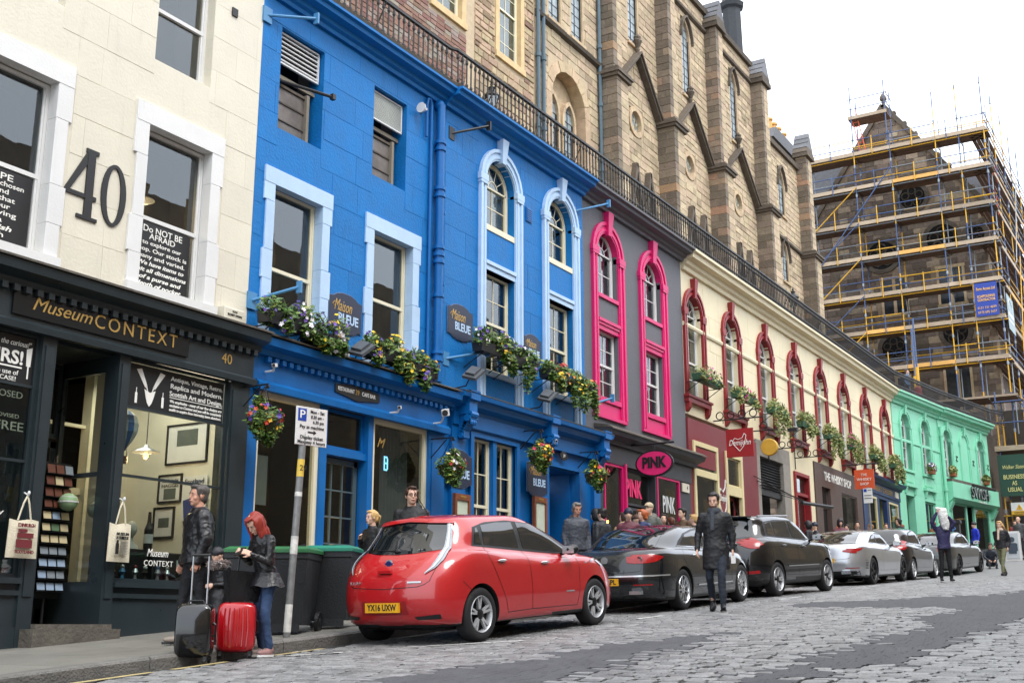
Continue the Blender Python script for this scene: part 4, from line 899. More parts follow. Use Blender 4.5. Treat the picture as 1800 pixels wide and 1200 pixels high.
# backing up to the stones except at the openings
wall(t, 33.4, 49.3, 10.9, 26.0, ops[:3]+ops[5:], MORTAR, .22, y=BY, name='wall_face'); wall(t, 49.3, 56.6, 10.9, 23.0, ops[3:5], MORTAR, .22, y=BY, name='wall_face')
import itertools
n_st = 0
for i, (a, b) in enumerate(bays):
    top = 25.7 if i < 3 else 22.9
    blocks(t, a-.02, b+.02, 11.0, top, ops, CH_ST, ch=.27, ln=.52, proud=.022, seed=20+i, name='stone', joint=.022, c=.012, jit=.22, lj=.5, lim=70)
for cx, w, z0, z1 in LC: lancet(t, cx, w, z0, z1, BY)
for cx, cz in RN:
    mb = MB(); n = 18
    for i in range(n):
        a, b = 2*pi*i/n, 2*pi*(i+1)/n; f = lambda a, r: (cx+r*cos(a), cz+r*sin(a))
        mb.prism([f(a,.42),f(b,.42),f(b,.60),f(a,.60)], BY-.04, BY+.2)
    t.add('round_surround', mb, DRESS); fill = MB().box(cx-.62,cx+.62,BY+.02,BY+.2,cz-.62,cz-.5).box(cx-.62,cx+.62,BY+.02,BY+.2,cz+.5,cz+.62).box(cx-.62,cx-.5,BY+.02,BY+.2,cz-.5,cz+.5).box(cx+.5,cx+.62,BY+.02,BY+.2,cz-.5,cz+.5)
    t.add('stone', fill, CH_ST); g = t.add('round_window', MB().lathe([(.43,0),(.43,.02)], (cx, BY+.14, cz), 20, 'y'), LEADED); tr = MB()
    for k in range(5): a = 2*pi*k/5+.3; tr.lathe([(.10,0),(.10,.03),(.13,.03),(.13,0)], (cx+.24*cos(a), BY+.10, cz+.24*sin(a)), 8, 'y', caps=False)
    t.add('tracery', tr, INTW, g)
def buttress(t, x0, x1, z0, z1, zm, seed, cap=True):
    r = random.Random(seed); p0, p1 = .72, .56
    t.add('buttress_core', MB().box(x0-.08, x1+.08, BY-p0+.04, BY, z0, zm).box(x0+.03, x1-.03, BY-p1+.04, BY, zm, z1), MORTAR)
    z = z0; k = 0
    while z < z1-.1:
        h = r.uniform(.26, .36); h = min(h, z1-z); low = z < zm; p = p0 if low else p1; a, b = (x0-.1, x1+.1) if low else (x0, x1)
        m_ = CH_DK; j = .02; sp = r.uniform(.35,.65)
        if k % 2:   # side and front split
            t.add('quoin', MB().box(a, a+.3, BY-p, BY-p+p*sp-j, z+j/2, z+h-j/2), m_); t.add('quoin', MB().box(a, a+.25, BY-p+p*sp, BY, z+j/2, z+h-j/2), m_); t.add('quoin', MB().box(a+.3+j, b, BY-p+.005, BY-p+.3, z+j/2, z+h-j/2), CH_ST)
        else:
            t.add('quoin', MB().box(a-.006, a+.32, BY-p-.006, BY, z+j/2, z+h-j/2), m_); t.add('quoin', MB().box(a+.32+j, b, BY-p+.01, BY-p+.3, z+j/2, z+h-j/2), CH_ST)
        z += h; k += 1
    mo = MB()
    for (o, za, zb) in ((.16,zm,zm+.1),(.10,zm-.12,zm),(.08,zm+.1,zm+.22)): mo.box(x0-.1-o, x1+.1+o, BY-p0-o, BY, za, zb)
    t.add('buttress_moulding', mo, SOOT)
    if cap:
        c = MB().box(x0-.14, x1+.14, BY-p1-.14, BY+.1, z1, z1+.22); t.add('cap_moulding', c, SOOT); n = 4
        for i in range(n): zz = z1+.22+i*.3; w_ = (x1-x0)/2+.14; f = 1-i/(n+.0); f2 = 1-(i+1)/n; xc = (x0+x1)/2; t.add('cap_course', MB().prism([(xc-w_*f-.03, zz), (xc+w_*f+.03, zz), (xc+w_*f2, zz+.3), (xc-w_*f2, zz+.3)], BY-p1-.1, BY+.1), SLATE if i else SOOT)
for i, (a, b) in enumerate(BX): buttress(t, a, b, 10.95, (27.5,26.6,25.2,25.0,23.6)[i], 18.6 if i < 4 else 18.2, 40+i)
for i, (cx, ax, bx2) in enumerate(((36.3,34.25,38.15),(41.35,39.2,43.35),(46.85,44.4,49.1))):
    g = MB()
    for sg, fx in ((-1, ax), (1, bx2)):
        p, q = V((cx, BY-.12, 20.75)), V((fx, BY-.12, 18.7)); m_ = (p+q)/2; L = (p-q).length; an = atan2(q.z-p.z, q.x-p.x)
        g.cbox(m_, (L, .30, .17), M4.Rotation(-an, 3, 'Y')); g.cbox(m_+V((0,-.1,.06)), (L, .24, .07), M4.Rotation(-an, 3, 'Y'))
    gb = t.add('gablet', g, SOOT); t.add('finial', MB().lathe([(.06,20.75),(.1,20.95),(.06,21.0),(.13,21.15),(.19,21.28),(.12,21.36),(.15,21.45),(.03,21.6)], (cx, BY-.15, 0), 8).ell((cx-.12,BY-.15,21.3),(.08,.08,.09),6,4).ell((cx+.12,BY-.15,21.3),(.08,.08,.09),6,4), SOOT, gb)
for i, cx in enumerate((35.9,37.05,41.1,42.35,46.4,47.7)):
    g = MB()
    for sg in (-1, 1):
        p, q = V((cx, BY-.1, 16.25)), V((cx+sg*.45, BY-.1, 14.5)); L = (p-q).length; an = atan2(q.z-p.z, q.x-p.x); g.cbox((p+q)/2, (L, .26, .14), M4.Rotation(-an, 3, 'Y'))
    t.add('gablet', g, SOOT); t.add('doorway', MB().box(cx-.4, cx+.4, BY-.03, BY+.01, 10.95, 14.3).prism([(cx-.4,14.3),(cx+.4,14.3),(cx,15.6)], BY-.03, BY+.01), DARK)
moulding(t, 33.3, 49.3, [(y_-0, z_) for y_, z_ in ((4.0,0),)]+[], SOOT) if False else None
t.D = BY
for a, b in bays[:3]: moulding(t, a, b, [(0,24.95),(.14,25.0),(.16,25.1),(0,25.16)], SOOT, 'string_course')
moulding(t, 33.4, 49.25, [(-.3,25.95),(.16,25.9),(.2,26.1),(.1,26.2),(-.3,26.25)], SOOT, 'coping'); moulding(t, 49.3, 56.7, [(-.3,22.95),(.16,22.9),(.2,23.1),(.1,23.2),(-.3,23.25)], SOOT, 'coping')
moulding(t, 50.15, 55.8, [(0,18.2),(.14,18.25),(.16,18.35),(0,18.42)], SOOT, 'string_course')
t.add('roof', MB().prism([(BY+.2,26.1),(BY+6,29.5),(BY+12,26.1)], 33.4, 49.0, 'x'), SLATE)
t.add('side_wall', MB().box(56.1, 56.6, BY+.3, BY+9, 10.9, 23), DRESS); t.add('side_wall', MB().box(48.9, 49.28, BY+.5, BY+9, 22, 25.9), DRESS)
t.add('round_chimney', MB().lathe([(.55,25.9),(.75,26.3),(.7,26.5),(.62,26.9),(.7,27.0),(.58,27.1),(.5,27.4),(.47,29.9),(.6,30.0),(.66,30.2),(.5,30.35),(.45,30.6)], (50.6, BY+1.2, 0), 8), mat('soot_black_stone', '#3d4044', .9, .2, 5, bump=.5, bscale=14))
t.add('chimney_stack', MB().box(55.2, 59.2, BY+1.0, BY+2.2, 22.0, 24.7), SOOT); t.add('stack_cap', MB().prism([(54.9,24.7),(59.4,24.7),(58.8,25.4),(55.4,25.4)], BY+.8, BY+2.3), SLATE)
for i in range(5): t.add('chimney_pot', MB().lathe([(.19,25.4),(.17,26.25),(.23,26.3),(.23,26.4),(.17,26.42)], (55.7+.72*i+(.15 if i == 4 else 0), BY+1.5, 0), 12), mat('buff_clay_pot', '#d2a15a', .7) if i == 0 else bpy.data.materials['buff_clay_pot'])
# ---- left wing
t = building('stone_building', 'sandstone wing with drainpipes and a round arched recess, between brick tenement and the church', 31.2, BY, 'building'); t.D = BY
TW = [(30.2,.72,19.25,23.2),(31.75,.72,19.25,23.2)]
aops = [(29.95,32.25,13.2,17.75,True)]+[(cx-w/2-.12,cx+w/2+.12,a-.1,b+.1) for cx,w,a,b in TW]
wall(t, 28.9, 33.4, 10.9, 25.5, [aops[0]]+aops[1:], MORTAR, .4, name='wall'); blocks(t, 28.92, 33.38, 11, 25.5, [(29.75,32.45,11.0,18.0)]+aops[1:], CH_ST, ch=.3, ln=.6, proud=.02, seed=31, name='stone', joint=.02, c=.01, jit=.2, lj=.5, lim=150)
for cx, w, a, b in TW: lancet(t, cx, w, a, b, BY)
mb = MB(); 
for i in range(9):
    a, b = pi-pi*i/9, pi-pi*(i+1)/9-.0; f = lambda a, r: (31.1+r*cos(a), 16.6+r*sin(a)); t.add('voussoir', MB().prism([f(a-.01,1.14),f(b+.01,1.14),f(b+.01,1.5),f(a-.01,1.5)], BY-.03-.01*(i%2), BY+.3), DRESS)
t.add('arch_jamb', MB().box(29.6,29.96,BY-.03,BY+.41,11,16.6).box(32.24,32.6,BY-.03,BY+.41,11,16.6), DRESS); t.add('recess_wall', MB().box(29.9,32.3,BY+.42,BY+.5,11,17.9), DRESS)
for cx in (30.55,31.65): lancet(t, cx, .6, 13.2, 16.9, BY+.27, False)
moulding(t, 28.9, 33.4, [(0,18.85),(.16,18.9),(.2,19.0),(.05,19.1),(0,19.1)], SOOT, 'string_course')
for x, y in ((28.92,BY-.12),(29.25,BY-.12),(33.2,BY-.12)):
    p = MB().tube((x,y,10.9),(x,y,26),.065,n=8)
    for z in (13,15,17.4,19.6,21.8): p.tube((x,y,z),(x,y,z+.14),.095,n=8)
    t.add('downpipe', p, PIPEG)
# ---- brick tenement
t = building('brick_building', 'old red brick and rubble tenement with white sash windows above the blue shops', 22, BY, 'building'); t.D = BY
sops = [(26.75,28.0,16.6,19.9),(23.4,24.75,16.65,19.8),(19.6,20.9,16.65,19.8),(26.9,27.9,11.5,13.9),(21.4,22.6,11.2,13.8)]
wall(t, 10, 28.88, 10.9, 24, sops, MORTAR, .4, name='wall')
xb = [(a-.22,b+.22,c_-.25,d_+.25) for a,b,c_,d_ in sops]
blocks(t, 16.0, 25.4, 10.95, 20.5, xb+[(25.0,25.4,10.9,30)], BRICK, ch=.135, ln=.36, proud=.02, seed=51, name='brick', joint=.02, c=.004, jit=.05, lj=.25, lim=280)
blocks(t, 25.42, 28.8, 10.95, 21.5, xb, RUBBLE, ch=.2, ln=.45, proud=.03, seed=52, name='rubble_stone', joint=.03, c=.015, jit=.3, lj=.5, lim=150)
blocks(t, 10, 16.0, 10.95, 13.5, xb, RUBBLE, ch=.2, ln=.45, proud=.03, seed=53, name='rubble_stone', joint=.03, c=.015, jit=.3, lj=.5, lim=100)
for a, b, c_, d_ in sops:
    t.add('stone_surround', MB().box(a-.2,a+.006,BY-.04,BY+.2,c_,d_).box(b-.006,b+.2,BY-.04,BY+.2,c_,d_).box(a-.2,b+.2,BY-.05,BY+.19,d_-.006,d_+.22).box(a-.22,b+.22,BY-.08,BY+.2,c_-.2,c_), mat('yellow_stone','#cbb083',.8,.15,5,streak=.2) if 'yellow_stone' not in bpy.data.materials else bpy.data.materials['yellow_stone'])
    sash(t, a, b, c_, d_, BY+.12, IVORY, cols=2, ru=3, rl=3, meet=.5, curtain=(INTW, c_, d_))
# ---- lamps on the terrace
def terrace_lamp(x, y, h, label):
    t = T('street_lamp', label, 'street lamp', (x, y, 10.9), group=None)
    t.add('lamp_post', MB().lathe([(.11,10.9),(.09,11.3),(.05,11.4),(.04,10.9+h),(.08,10.92+h),(.03,11+h)], (x,y,0), 10).path([(x-.2,y,10.75+h),(x+.2,y,10.75+h)], .02), BLACK)
    z = 11+h; g = t.add('lantern', MB().lathe([(.13,z),(.23,z+.42)], (x,y,0), 4), glassmat('lamp_glass', '#b9c3c4', .2) if 'lamp_glass' not in bpy.data.materials else bpy.data.materials['lamp_glass'])
    fr_ = MB()
    for k in range(4): a = pi/2*k; fr_.tube((x+.13*cos(a),y+.13*sin(a),z),(x+.23*cos(a),y+.23*sin(a),z+.42),.014,n=4)
    fr_.lathe([(.27,z+.42),(.2,z+.5),(.09,z+.62),(.09,z+.68),(.12,z+.7),(.03,z+.76),(.05,z+.82),(.01,z+.9)], (x,y,0), 8); t.add('lantern_frame', fr_, BLACK)
terrace_lamp(25.2, 16.05, 2.9, 'black lantern street lamp in front of the brick tenement'); terrace_lamp(50.2, 15.6, 3.1, 'black lantern street lamp in front of the last church buttress')
# ------------------------------------------------------------------ gabled stone building under scaffolding
GX = 74.2
t = building('gabled_building', 'dark stone gabled building wrapped in scaffolding at the top of the street', GX, 10.8, 'building')
WDK = mat('dark_leaded_glass', '#262b30', .2, .5, 5)
DST = mat('dark_rubble', '#6f6257', .9, .25, 5, .35, .012, bump=.6, bscale=10, hex2='#9a8a74', fac2=.25)
gw = MB(); yz = [(10.6,1.5),(22.5,1.5),(22.5,24.5),(17.8,33.2),(16.0,33.2) if False else (16.0,34.0),(10.6,25.3)]
gw = MB().prism([(10.6,1.5),(26,1.5),(26,20),(22.2,25.0),(16.2,33.6),(10.6,26.0)], GX, GX+.8, 'x'); t.add('wall', gw, mat('gable_mortar','#8d7c68',.95,.2,5))
r = random.Random(77); st = MB(); z = 4.0; row = 0; kk = 0
gops = [(12.0,13.5,27.0,29.0)]
WN = [(12.6,21.4),(16.4,21.4),(12.6,14.2),(16.4,14.2)]
RD = [(11.2,23.8,.75),(13.2,23.9,1.15),(17.0,23.4,1.15),(14.8,27.0,1.0),(12.9,17.7,.95),(16.7,17.2,.95)]
WD = [(12.9,19.6,21.9),(16.4,19.4,21.7),(13.0,12.8,15.6),(16.7,12.2,15.2)]
while z < 33:
    h = r.uniform(.3,.45); y = 10.65-r.random()*.5
    while y < 25.5:
        L = r.uniform(.45,.95); c = y+L/2; zc = z+h/2
        ok = (zc < 26.0+(c-10.6)*1.35 - .4) and (zc < 33.6-(c-16.2)*1.43 - .3) and c > 10.7
        for a, b, q in RD: ok = ok and (c-a)**2+(zc-b)**2 > (q+.1)**2
        for a, b, q in WD: ok = ok and not (abs(c-a) < .95 and b-.2 < zc < q+.2)
        if ok:
            m_ = MB().box(GX-.02-r.random()*.04, GX+.05, y+.015, y+L-.015, z+.012, z+h-.012)
            if kk < 200: t.add('stone', m_, DST); kk += 1
            else: st.join(m_)
        y += L
    z += h
t.add('stonework', st, DST, kind='stuff')
for a, b, q in RD:
    mb = MB()
    for k in range(18):
        p, n_ = 2*pi*k/18, 2*pi*(k+1)/18; f = lambda an, rr: (a+rr*cos(an), b+rr*sin(an)); mb.prism([f(p,q-.2),f(n_,q-.2),f(n_,q+.08),f(p,q+.08)], GX-.12, GX+.3, 'x')
    w = t.add('round_window', mb, SOOT); t.add('pane', MB().lathe([(q-.18,0),(q-.18,.03)], (GX-.07, a, b), 16, 'x'), DARKER, w); tr = MB()
    for k in range(5): an = 2*pi*k/5+.3; tr.lathe([(q*.2,0),(q*.2,.05),(q*.28,.05),(q*.28,0)], (GX-.13, a+q*.45*cos(an), b+q*.45*sin(an)), 8, 'x', caps=False)
    t.add('tracery', tr, SOOT, w)
for a, b, q in WD:
    w = t.add('window', MB().box(GX-.1,GX+.1,a-.85,a-.7,b,q).box(GX-.1,GX+.1,a+.7,a+.85,b,q).box(GX-.1,GX+.1,a-.1,a+.1,b,q).box(GX-.12,GX+.1,a-.9,a+.9,q,q+.2).box(GX-.15,GX+.1,a-.9,a+.9,b-.2,b), DRESS)
    for s_ in (-.4,.4): t.add('pane', MB().box(GX-.09, GX-.07, a+s_-.3, a+s_+.3, b, q), WDK, w)
for (ya, za, yb, zb) in ((10.5,25.9,16.2,33.8),(16.2,33.8,22.4,25.0)):
    p, q = V((GX+.3,ya,za)), V((GX+.3,yb,zb)); L = (p-q).length; an = atan2(zb-za, yb-ya); t.add('gable_coping', MB().cbox((p+q)/2, (1.0,L,.3), M4.Rotation(an, 3, 'X')), SOOT)
    for k in range(1, 9):
        c = p.lerp(q, k/9); t.add('crocket', MB().ell(c+V((0,0,.3)), (.16,.16,.2), 6, 4), SOOT)
t.add('finial', MB().lathe([(.15,33.8),(.1,34.2),(.25,34.35),(.25,34.5),(.08,34.8)], (GX+.3,16.2,0), 6), SOOT)
t.add('street_wall', MB().prism([(GX+.8,1.5),(GX+40,1.5),(GX+40,25.5),(GX+.8,25.5)], 10.8, 11.4), DST)
t.add('roof', MB().prism([(10.5,25.5),(16.2,33.4),(22.4,25.0)], GX+.8, GX+34, 'x'), SLATE)
nr = MB()
for k in range(14):
    z = 25.7+k*.55; y = 10.45+(z-25.5)*.722; nr.cbox((GX+14, y, z), (26, .68, .04), M4.Rotation(R(54), 3, 'X'))
t.add('slate_course', nr, SLATE, kind='stuff')
t.add('lower_roof', MB().prism([(16.5,20.5),(16.5,29.6),(19,30.6),(27,31.0),(27,20.5)], GX+1.5, GX+16, 'x').prism([(10.7,25.4),(10.9,29.6),(13.4,30.4),(15.5,25.4)], GX+5, GX+16, 'x'), SLATE)
# plain dark ground floor past the green building
t.add('dark_shop_wall', MB().box(GX-4.4, GX, 11.2, 11.6, 1.5, 10.8), SOOT); t.add('dark_end_wall', MB().box(GX-.3, GX-.05, 5.0, 10.6, 1.5, 12.5), mat('dark_end_stone','#3f3932',.9,.3,4,bump=.5))
t.add('lit_shop_opening', MB().box(GX-.36, GX-.31, 8.5, 10.2, 2.2, 4.6), mat('lit_shop', '#a09468', .8))
# ------------------------------------------------------------------ scaffolding
TY = mat('yellow_tube', '#d9a62c', .45, .2, 6, .1); TB = mat('blue_tube', '#465c85', .45, .2, 6, .1); TG = mat('galvanised_tube', '#8f969c', .4, .2, 6, .1, metal=.4)
PLK = mat('grey_scaffold_board', '#ac9a84', .8, .25, 3, .2, stretch=(1,1,6)); PLY = mat('new_pine_board', '#e0ab5e', .7, .15, 3, .15); PLU = mat('shaded_board', '#7a6658', .85, .25, 3, .2)  # PLU: darker board brown, the shade of the undersides put into the colour
sc = T('scaffolding', 'yellow and blue tube scaffolding with board platforms around the gabled building', 'scaffolding', (72, 9.8, gz(72)))
SX = 72.0; SYs = [9.8,11.3,12.7,15.5,17.8,20.9]; LV = [15.3,17.75,20.1,22.6,24.95,27.4,29.75]
rs = random.Random(4); CN = [0]; CPL = mesh('coupler', MB().tube((0,0,-.1),(0,0,.1),.065,n=6), TG)
def pole(p, q, kind=None, rr=.035):
    p, q = V(p), V(q); L = (q-p).length
    if kind: sc.add('pole', MB().tube(p, q, rr, n=6), kind); return
    s = 0; k = rs.random() < .5
    while s < L:
        e = min(L, s+rs.uniform(2.2, 4.2)); sc.add('pole', MB().tube(p+(q-p)*(s/L), p+(q-p)*(e/L), rr, n=6), TY if k else TB); k = not k; s = e
    n = int(L/2)
    for i in range(1, n+1):
        if CN[0] < 290 and i*2 < L: m_ = p+(q-p)*(i*2/L); o_ = obj('coupler', CPL, sc.r); o_.location = m_-V(sc.o); o_.rotation_euler = (q-p).to_track_quat('Z','Y').to_euler(); CN[0] += 1
tops = [33.4,33.2,33.0,31.0,32.9,31.2]
for y, zt in zip(SYs, tops):
    pole((SX, y, 11.0 if y > 11 else 3.0), (SX, y, zt)); pole((SX+1.5, y, 11.0), (SX+1.5, y, zt-1.4), TG if rs.random() < .4 else None)
for li, z in enumerate(LV):
    ye = 21.2
    for a, b in ((9.7,12.7),(12.7,15.5),(15.5,17.8),(17.8,21.2)):
        new = (li, round(a)) in ((0,13),(3,13),(1,16),(5,13),(0,18))
        sc.add('toe_board', MB().box(SX-.07, SX-.03, a, b-.03, z, z+.24), PLY if new or rs.random() < .03 else PLK)
        for k in range(6): sc.add('platform_board', MB().box(SX+.02+k*.245, SX+.25+k*.245, a-.1, b-.05, z-.02+.006*(k % 2), z+.03+.006*(k % 2)), PLU)
    for dz in (.55, 1.05):
        yy = 9.6
        for b in SYs[1:]:
            if rs.random() < .9: sc.add('guard_rail', MB().tube((SX-.08, yy, z+dz), (SX-.08, b+.1, z+dz), .03, n=6), rs.choice((TY,TB,TB,TG)))
            yy = b
    sc.add('ledger', MB().tube((SX+.05, 9.5, z-.1), (SX+.05, 21.4, z-.1), .035, n=6), rs.choice((TY,TG)))
    for dz in (.55, 1.05): sc.add('guard_rail', MB().tube((SX+1.42, 9.6, z+dz), (SX+1.42, 15.2, z+dz), .03, n=6), rs.choice((TY,TG))); sc.add('guard_rail', MB().tube((SX+1.42, 15.3, z+dz), (SX+1.42, 21.2, z+dz), .03, n=6), rs.choice((TY,TG,TB)))
    for y in (12.0,14.1,16.6,19.3): sc.add('puncheon', MB().tube((SX-.1, y, z-.1), (SX-.1, y, z+1.15), .03, n=6), rs.choice((TY,TB,TY)))
    for y in SYs: sc.add('transom', MB().tube((SX-.2, y+.08, z-.06), (SX+1.8, y+.08, z-.06), .03, n=6), TG)
    # right-hand face
    for a, b in ((72.0,76),(76,80),(80,84),(84,88),(88,92)):
        sc.add('toe_board', MB().box(a, b-.03, 9.68, 9.72, z, z+.24), PLY if rs.random() < .08 else PLK)
        for k in range(4): sc.add('platform_board', MB().box(a, b-.05, 9.78+k*.245, 10.0+k*.245, z-.02+.006*(k % 2), z+.03+.006*(k % 2)), PLU)
        for dz in (.55, 1.05): sc.add('guard_rail', MB().tube((a-.2, 9.7, z+dz), (b+.2, 9.7, z+dz), .03, n=6), rs.choice((TY,TB,TG,TB)))
for x in (75.6,79.2,82.4,86,90): pole((x, 9.75, 5), (x, 9.75, 33.6-(x-72)*.02)); pole((x, 10.7, 12), (x, 10.7, 32))
for i in range(len(LV)-2): pole((SX-.12, 20.9, LV[i]-.2), (SX-.12, 17.8, LV[i+1]+.1), TB if i % 2 else TY)
pole((SX-.12, 20.9, 22.0), (SX-.12, 15.5, 28.5), TB); pole((78, 9.6, 17), (81, 9.6, 24), TY); pole((79, 9.6, 23), (83, 9.6, 30), TG)
# top gable tower
for y in (15.6,17.8): pole((SX-.02, y, 29.8), (SX-.02, y, 34.6), TB); pole((SX+1.4, y, 29.8), (SX+1.4, y, 34.3), TB)
for k in range(5): sc.add('platform_board', MB().box(SX+k*.25, SX+k*.25+.23, 15.5, 18.0, 32.3, 32.34), PLU)
sc.add('toe_board', MB().box(SX-.08, SX-.04, 15.5, 18.0, 32.3, 32.52), PLK)
for z in (33.0,33.7): sc.add('guard_rail', MB().tube((SX-.05,15.4,z),(SX-.05,18.0,z),.03,n=6), TB); sc.add('guard_rail', MB().tube((SX-.05,15.5,z),(SX+1.5,15.5,z),.03,n=6), TB)
OR2 = mat('red_orange_ladder', '#d8562a', .5)
def ladder(p, q, w=.35):
    p, q = V(p), V(q); s_ = V((0, w/2, 0)); mb = MB().tube(p-s_, q-s_, .03, n=5).tube(p+s_, q+s_, .03, n=5); n = int((q-p).length/.28)
    for i in range(1, n): c = p.lerp(q, i/n); mb.tube(c-s_, c+s_, .018, n=4)
    sc.add('ladder', mb, OR2)
ladder((SX+.2,17.2,29.8),(SX+.2,17.7,33.0)); ladder((76.5,10.2,24.9),(76.3,10.3,28.8)); ladder((78.0,10.2,24.9),(77.8,10.3,30.8))
# fan platform over the terrace
for k in range(9): sc.add('platform_board', MB().box(70.2+k*.24, 70.42+k*.24, 9.2, 17.5, 12.7, 12.75), PLU)
for k in range(6): sc.add('fan_tube', MB().tube((69.9+.1*k, 9.2+1.5*k, 12.62), (73.9, 9.4+1.5*k, 12.5), .03, n=5), TG)
sc.add('toe_board', MB().box(70.1, 70.16, 9.2, 17.5, 12.7, 12.82), PLK)
# street tower beside the green building
for x, y in ((69.6,10.35),(69.6,8.9),(71.6,10.35),(71.6,8.9),(69.6,7.4)): pole((x,y,gz(x)+.1), (x,y,9.6)); pole((x,y,9.6), (x,y,11.6), TY); pole((x,y,11.6), (x,y,12.9), TB)
for z in (5.9,7.2,9.55,11.1,12.3):
    for y0_, y1_ in ((8.8,10.5),(7.2,8.9)): sc.add('guard_rail', MB().tube((69.55,y0_,z),(69.55,y1_,z),.035,n=6), rs.choice((TY,TY,TB)))
    for y in (8.9,10.35): sc.add('guard_rail', MB().tube((69.4,y,z+.08),(71.8,y,z+.08),.03,n=6), rs.choice((TY,TB)))
for k in range(8): sc.add('platform_board', MB().box(69.5+k*.25, 69.73+k*.25, 7.2, 10.6, 9.5, 9.55), PLU)
sc.add('toe_board', MB().box(69.42,69.47,7.2,10.6,9.5,9.78), PLK)
for k in range(5): sc.add('guard_tube', MB().tube((69.5, 9.4, 4.9-.2*k if k < 2 else 3.6-.3*k), (69.5, 7.2, 4.9-.2*k if k < 2 else 3.6-.3*k), .04, n=6), TY)
for x, y in ((62.5,13.0),(64.8,13.6)): sc.add('pole', MB().tube((x,y,10.9),(x,y,16),.05,n=6), TB); sc.add('pole_guard', MB().tube((x,y,12.1),(x,y,13.3),.1,n=8), TY)
# banners
GRN = mat('green_banner', '#1f4436', .6, .1, 2, bump=.2, bscale=3); LG = mat('pale_yellow_lettering', '#dcd48a', .5); BLB = mat('blue_banner', '#23409a', .5, .06, 2)
def flat_sign(name, label, cat, x, y0, y1, z0, z1, m, th=.02):
    t = T(name, label, cat, (x, (y0+y1)/2, z0)); t.add('sheet', MB().box(x, x+th, y0, y1, z0, z1), m); return t
FR = (R(90), 0, R(-90))
b = flat_sign('banner', 'green banner reading business as usual on the scaffold tower by the green building', 'banner', 69.3, 8.95, 10.5, 6.95, 9.25, GRN)
text(b, 'Walker Slater', 69.28, 9.72, 8.55, .3, LG, w=1.15, rot=FR, shear=.3)
for i, s_ in enumerate(('BUSINESS', 'AS', 'USUAL')): text(b, s_, 69.28, 9.72, 8.0-.35*i, .33, LG, w=(1.1, .26, .75)[i], rot=FR, off=.004)
b = flat_sign('warning_sign', 'small white and yellow triangle warning sign on the scaffold tower', 'sign', 69.4, 9.2, 10.05, 5.95, 6.6, WHITE)
b.add('yellow_strip', MB().box(69.385, 69.4, 9.2, 10.05, 5.95, 6.15), TY); b.add('triangle', MB().prism([(9.45,6.2),(9.8,6.2),(9.625,6.52)], 69.38, 69.4, 'x'), TY); text(b, '!', 69.37, 9.625, 6.32, .22, BLACK, rot=FR); text(b, 'WARNING', 69.37, 9.625, 6.05, .12, BLACK, w=.6, rot=FR)
b = flat_sign('banner', 'blue scaffolding contractor banner with phone numbers hung on the scaffold corner', 'banner', 71.85, 9.95, 11.25, 17.95, 20.0, BLB)
LY = mat('orange_lettering', '#e8b45c', .5)
text(b, 'Form Access Ltd', 71.83, 10.6, 19.62, .26, LY, w=1.05, rot=FR, off=.004); text(b, 'SCAFFOLDING', 71.83, 10.6, 19.15, .22, LY, w=1.0, rot=FR, off=.005); text(b, 'CONTRACTOR', 71.83, 10.6, 18.93, .22, LY, w=1.0, rot=FR, off=.005)
text(b, '0131 331 4699', 71.83, 10.6, 18.45, .22, LY, w=1.05, rot=FR); text(b, '0773 695 5657', 71.83, 10.6, 18.17, .22, LY, w=1.05, rot=FR)
b = T('banner', 'pale grey banner hung on the right side of the scaffold corner', 'banner', (73.2, 9.6, 17.2)); b.add('sheet', MB().box(72.6, 75.0, 9.58, 9.6, 17.2, 19.4), mat('pale_grey_banner', '#8fa2a8', .6, .1, 2))
b.add('white_band', MB().box(72.8, 74.8, 9.57, 9.58, 18.1, 18.3).box(72.8,74.6,9.57,9.58,17.75,17.85), WHITE); b.add('house_outline', MB().path([(73.0,9.56,18.5),(73.0,9.56,18.9),(73.6,9.56,19.25),(74.2,9.56,18.9),(74.2,9.56,18.5)], .02, 4), WHITE)
# ------------------------------------------------------------------ buildings across the street (behind the camera's right shoulder; seen in the glass)
t = building('stone_tenement', 'stone tenement on the far side of the street seen only in reflections', 40, -5.2, 'building')
OPST = mat('far_side_stone', '#93887a', .9, .2, 2, bump=.3); t.D = -5.2
mb = MB().box(-12, 95, -9, -5.2, -2, 15); t.add('wall', mb, OPST)
wm, wf = MB(), MB()
for i in range(33):
    for z in (3.2,6.6,10.0,13.3): x = -10+i*3.2; wm.box(x, x+1.2, -5.22, -5.19, z, z+1.9); wf.box(x-.15, x+1.35, -5.21, -5.185, z-.15, z+2.05)
t.add('window_surrounds', wf, DRESS, kind='stuff'); t.add('windows', wm, LEADED, kind='stuff')
single('opposite_pavement', MB().box(-12, 95, -5.2, -3.0, -3, -2.9), PAVE, 'pavement on the far side', None, kind='structure').data = mesh('opposite_pavement', sheet(-12, 95, lambda x: -5.3, lambda x: -2.9, 1, 1, lambda x, y: G(x, -3)+.12), PAVE)
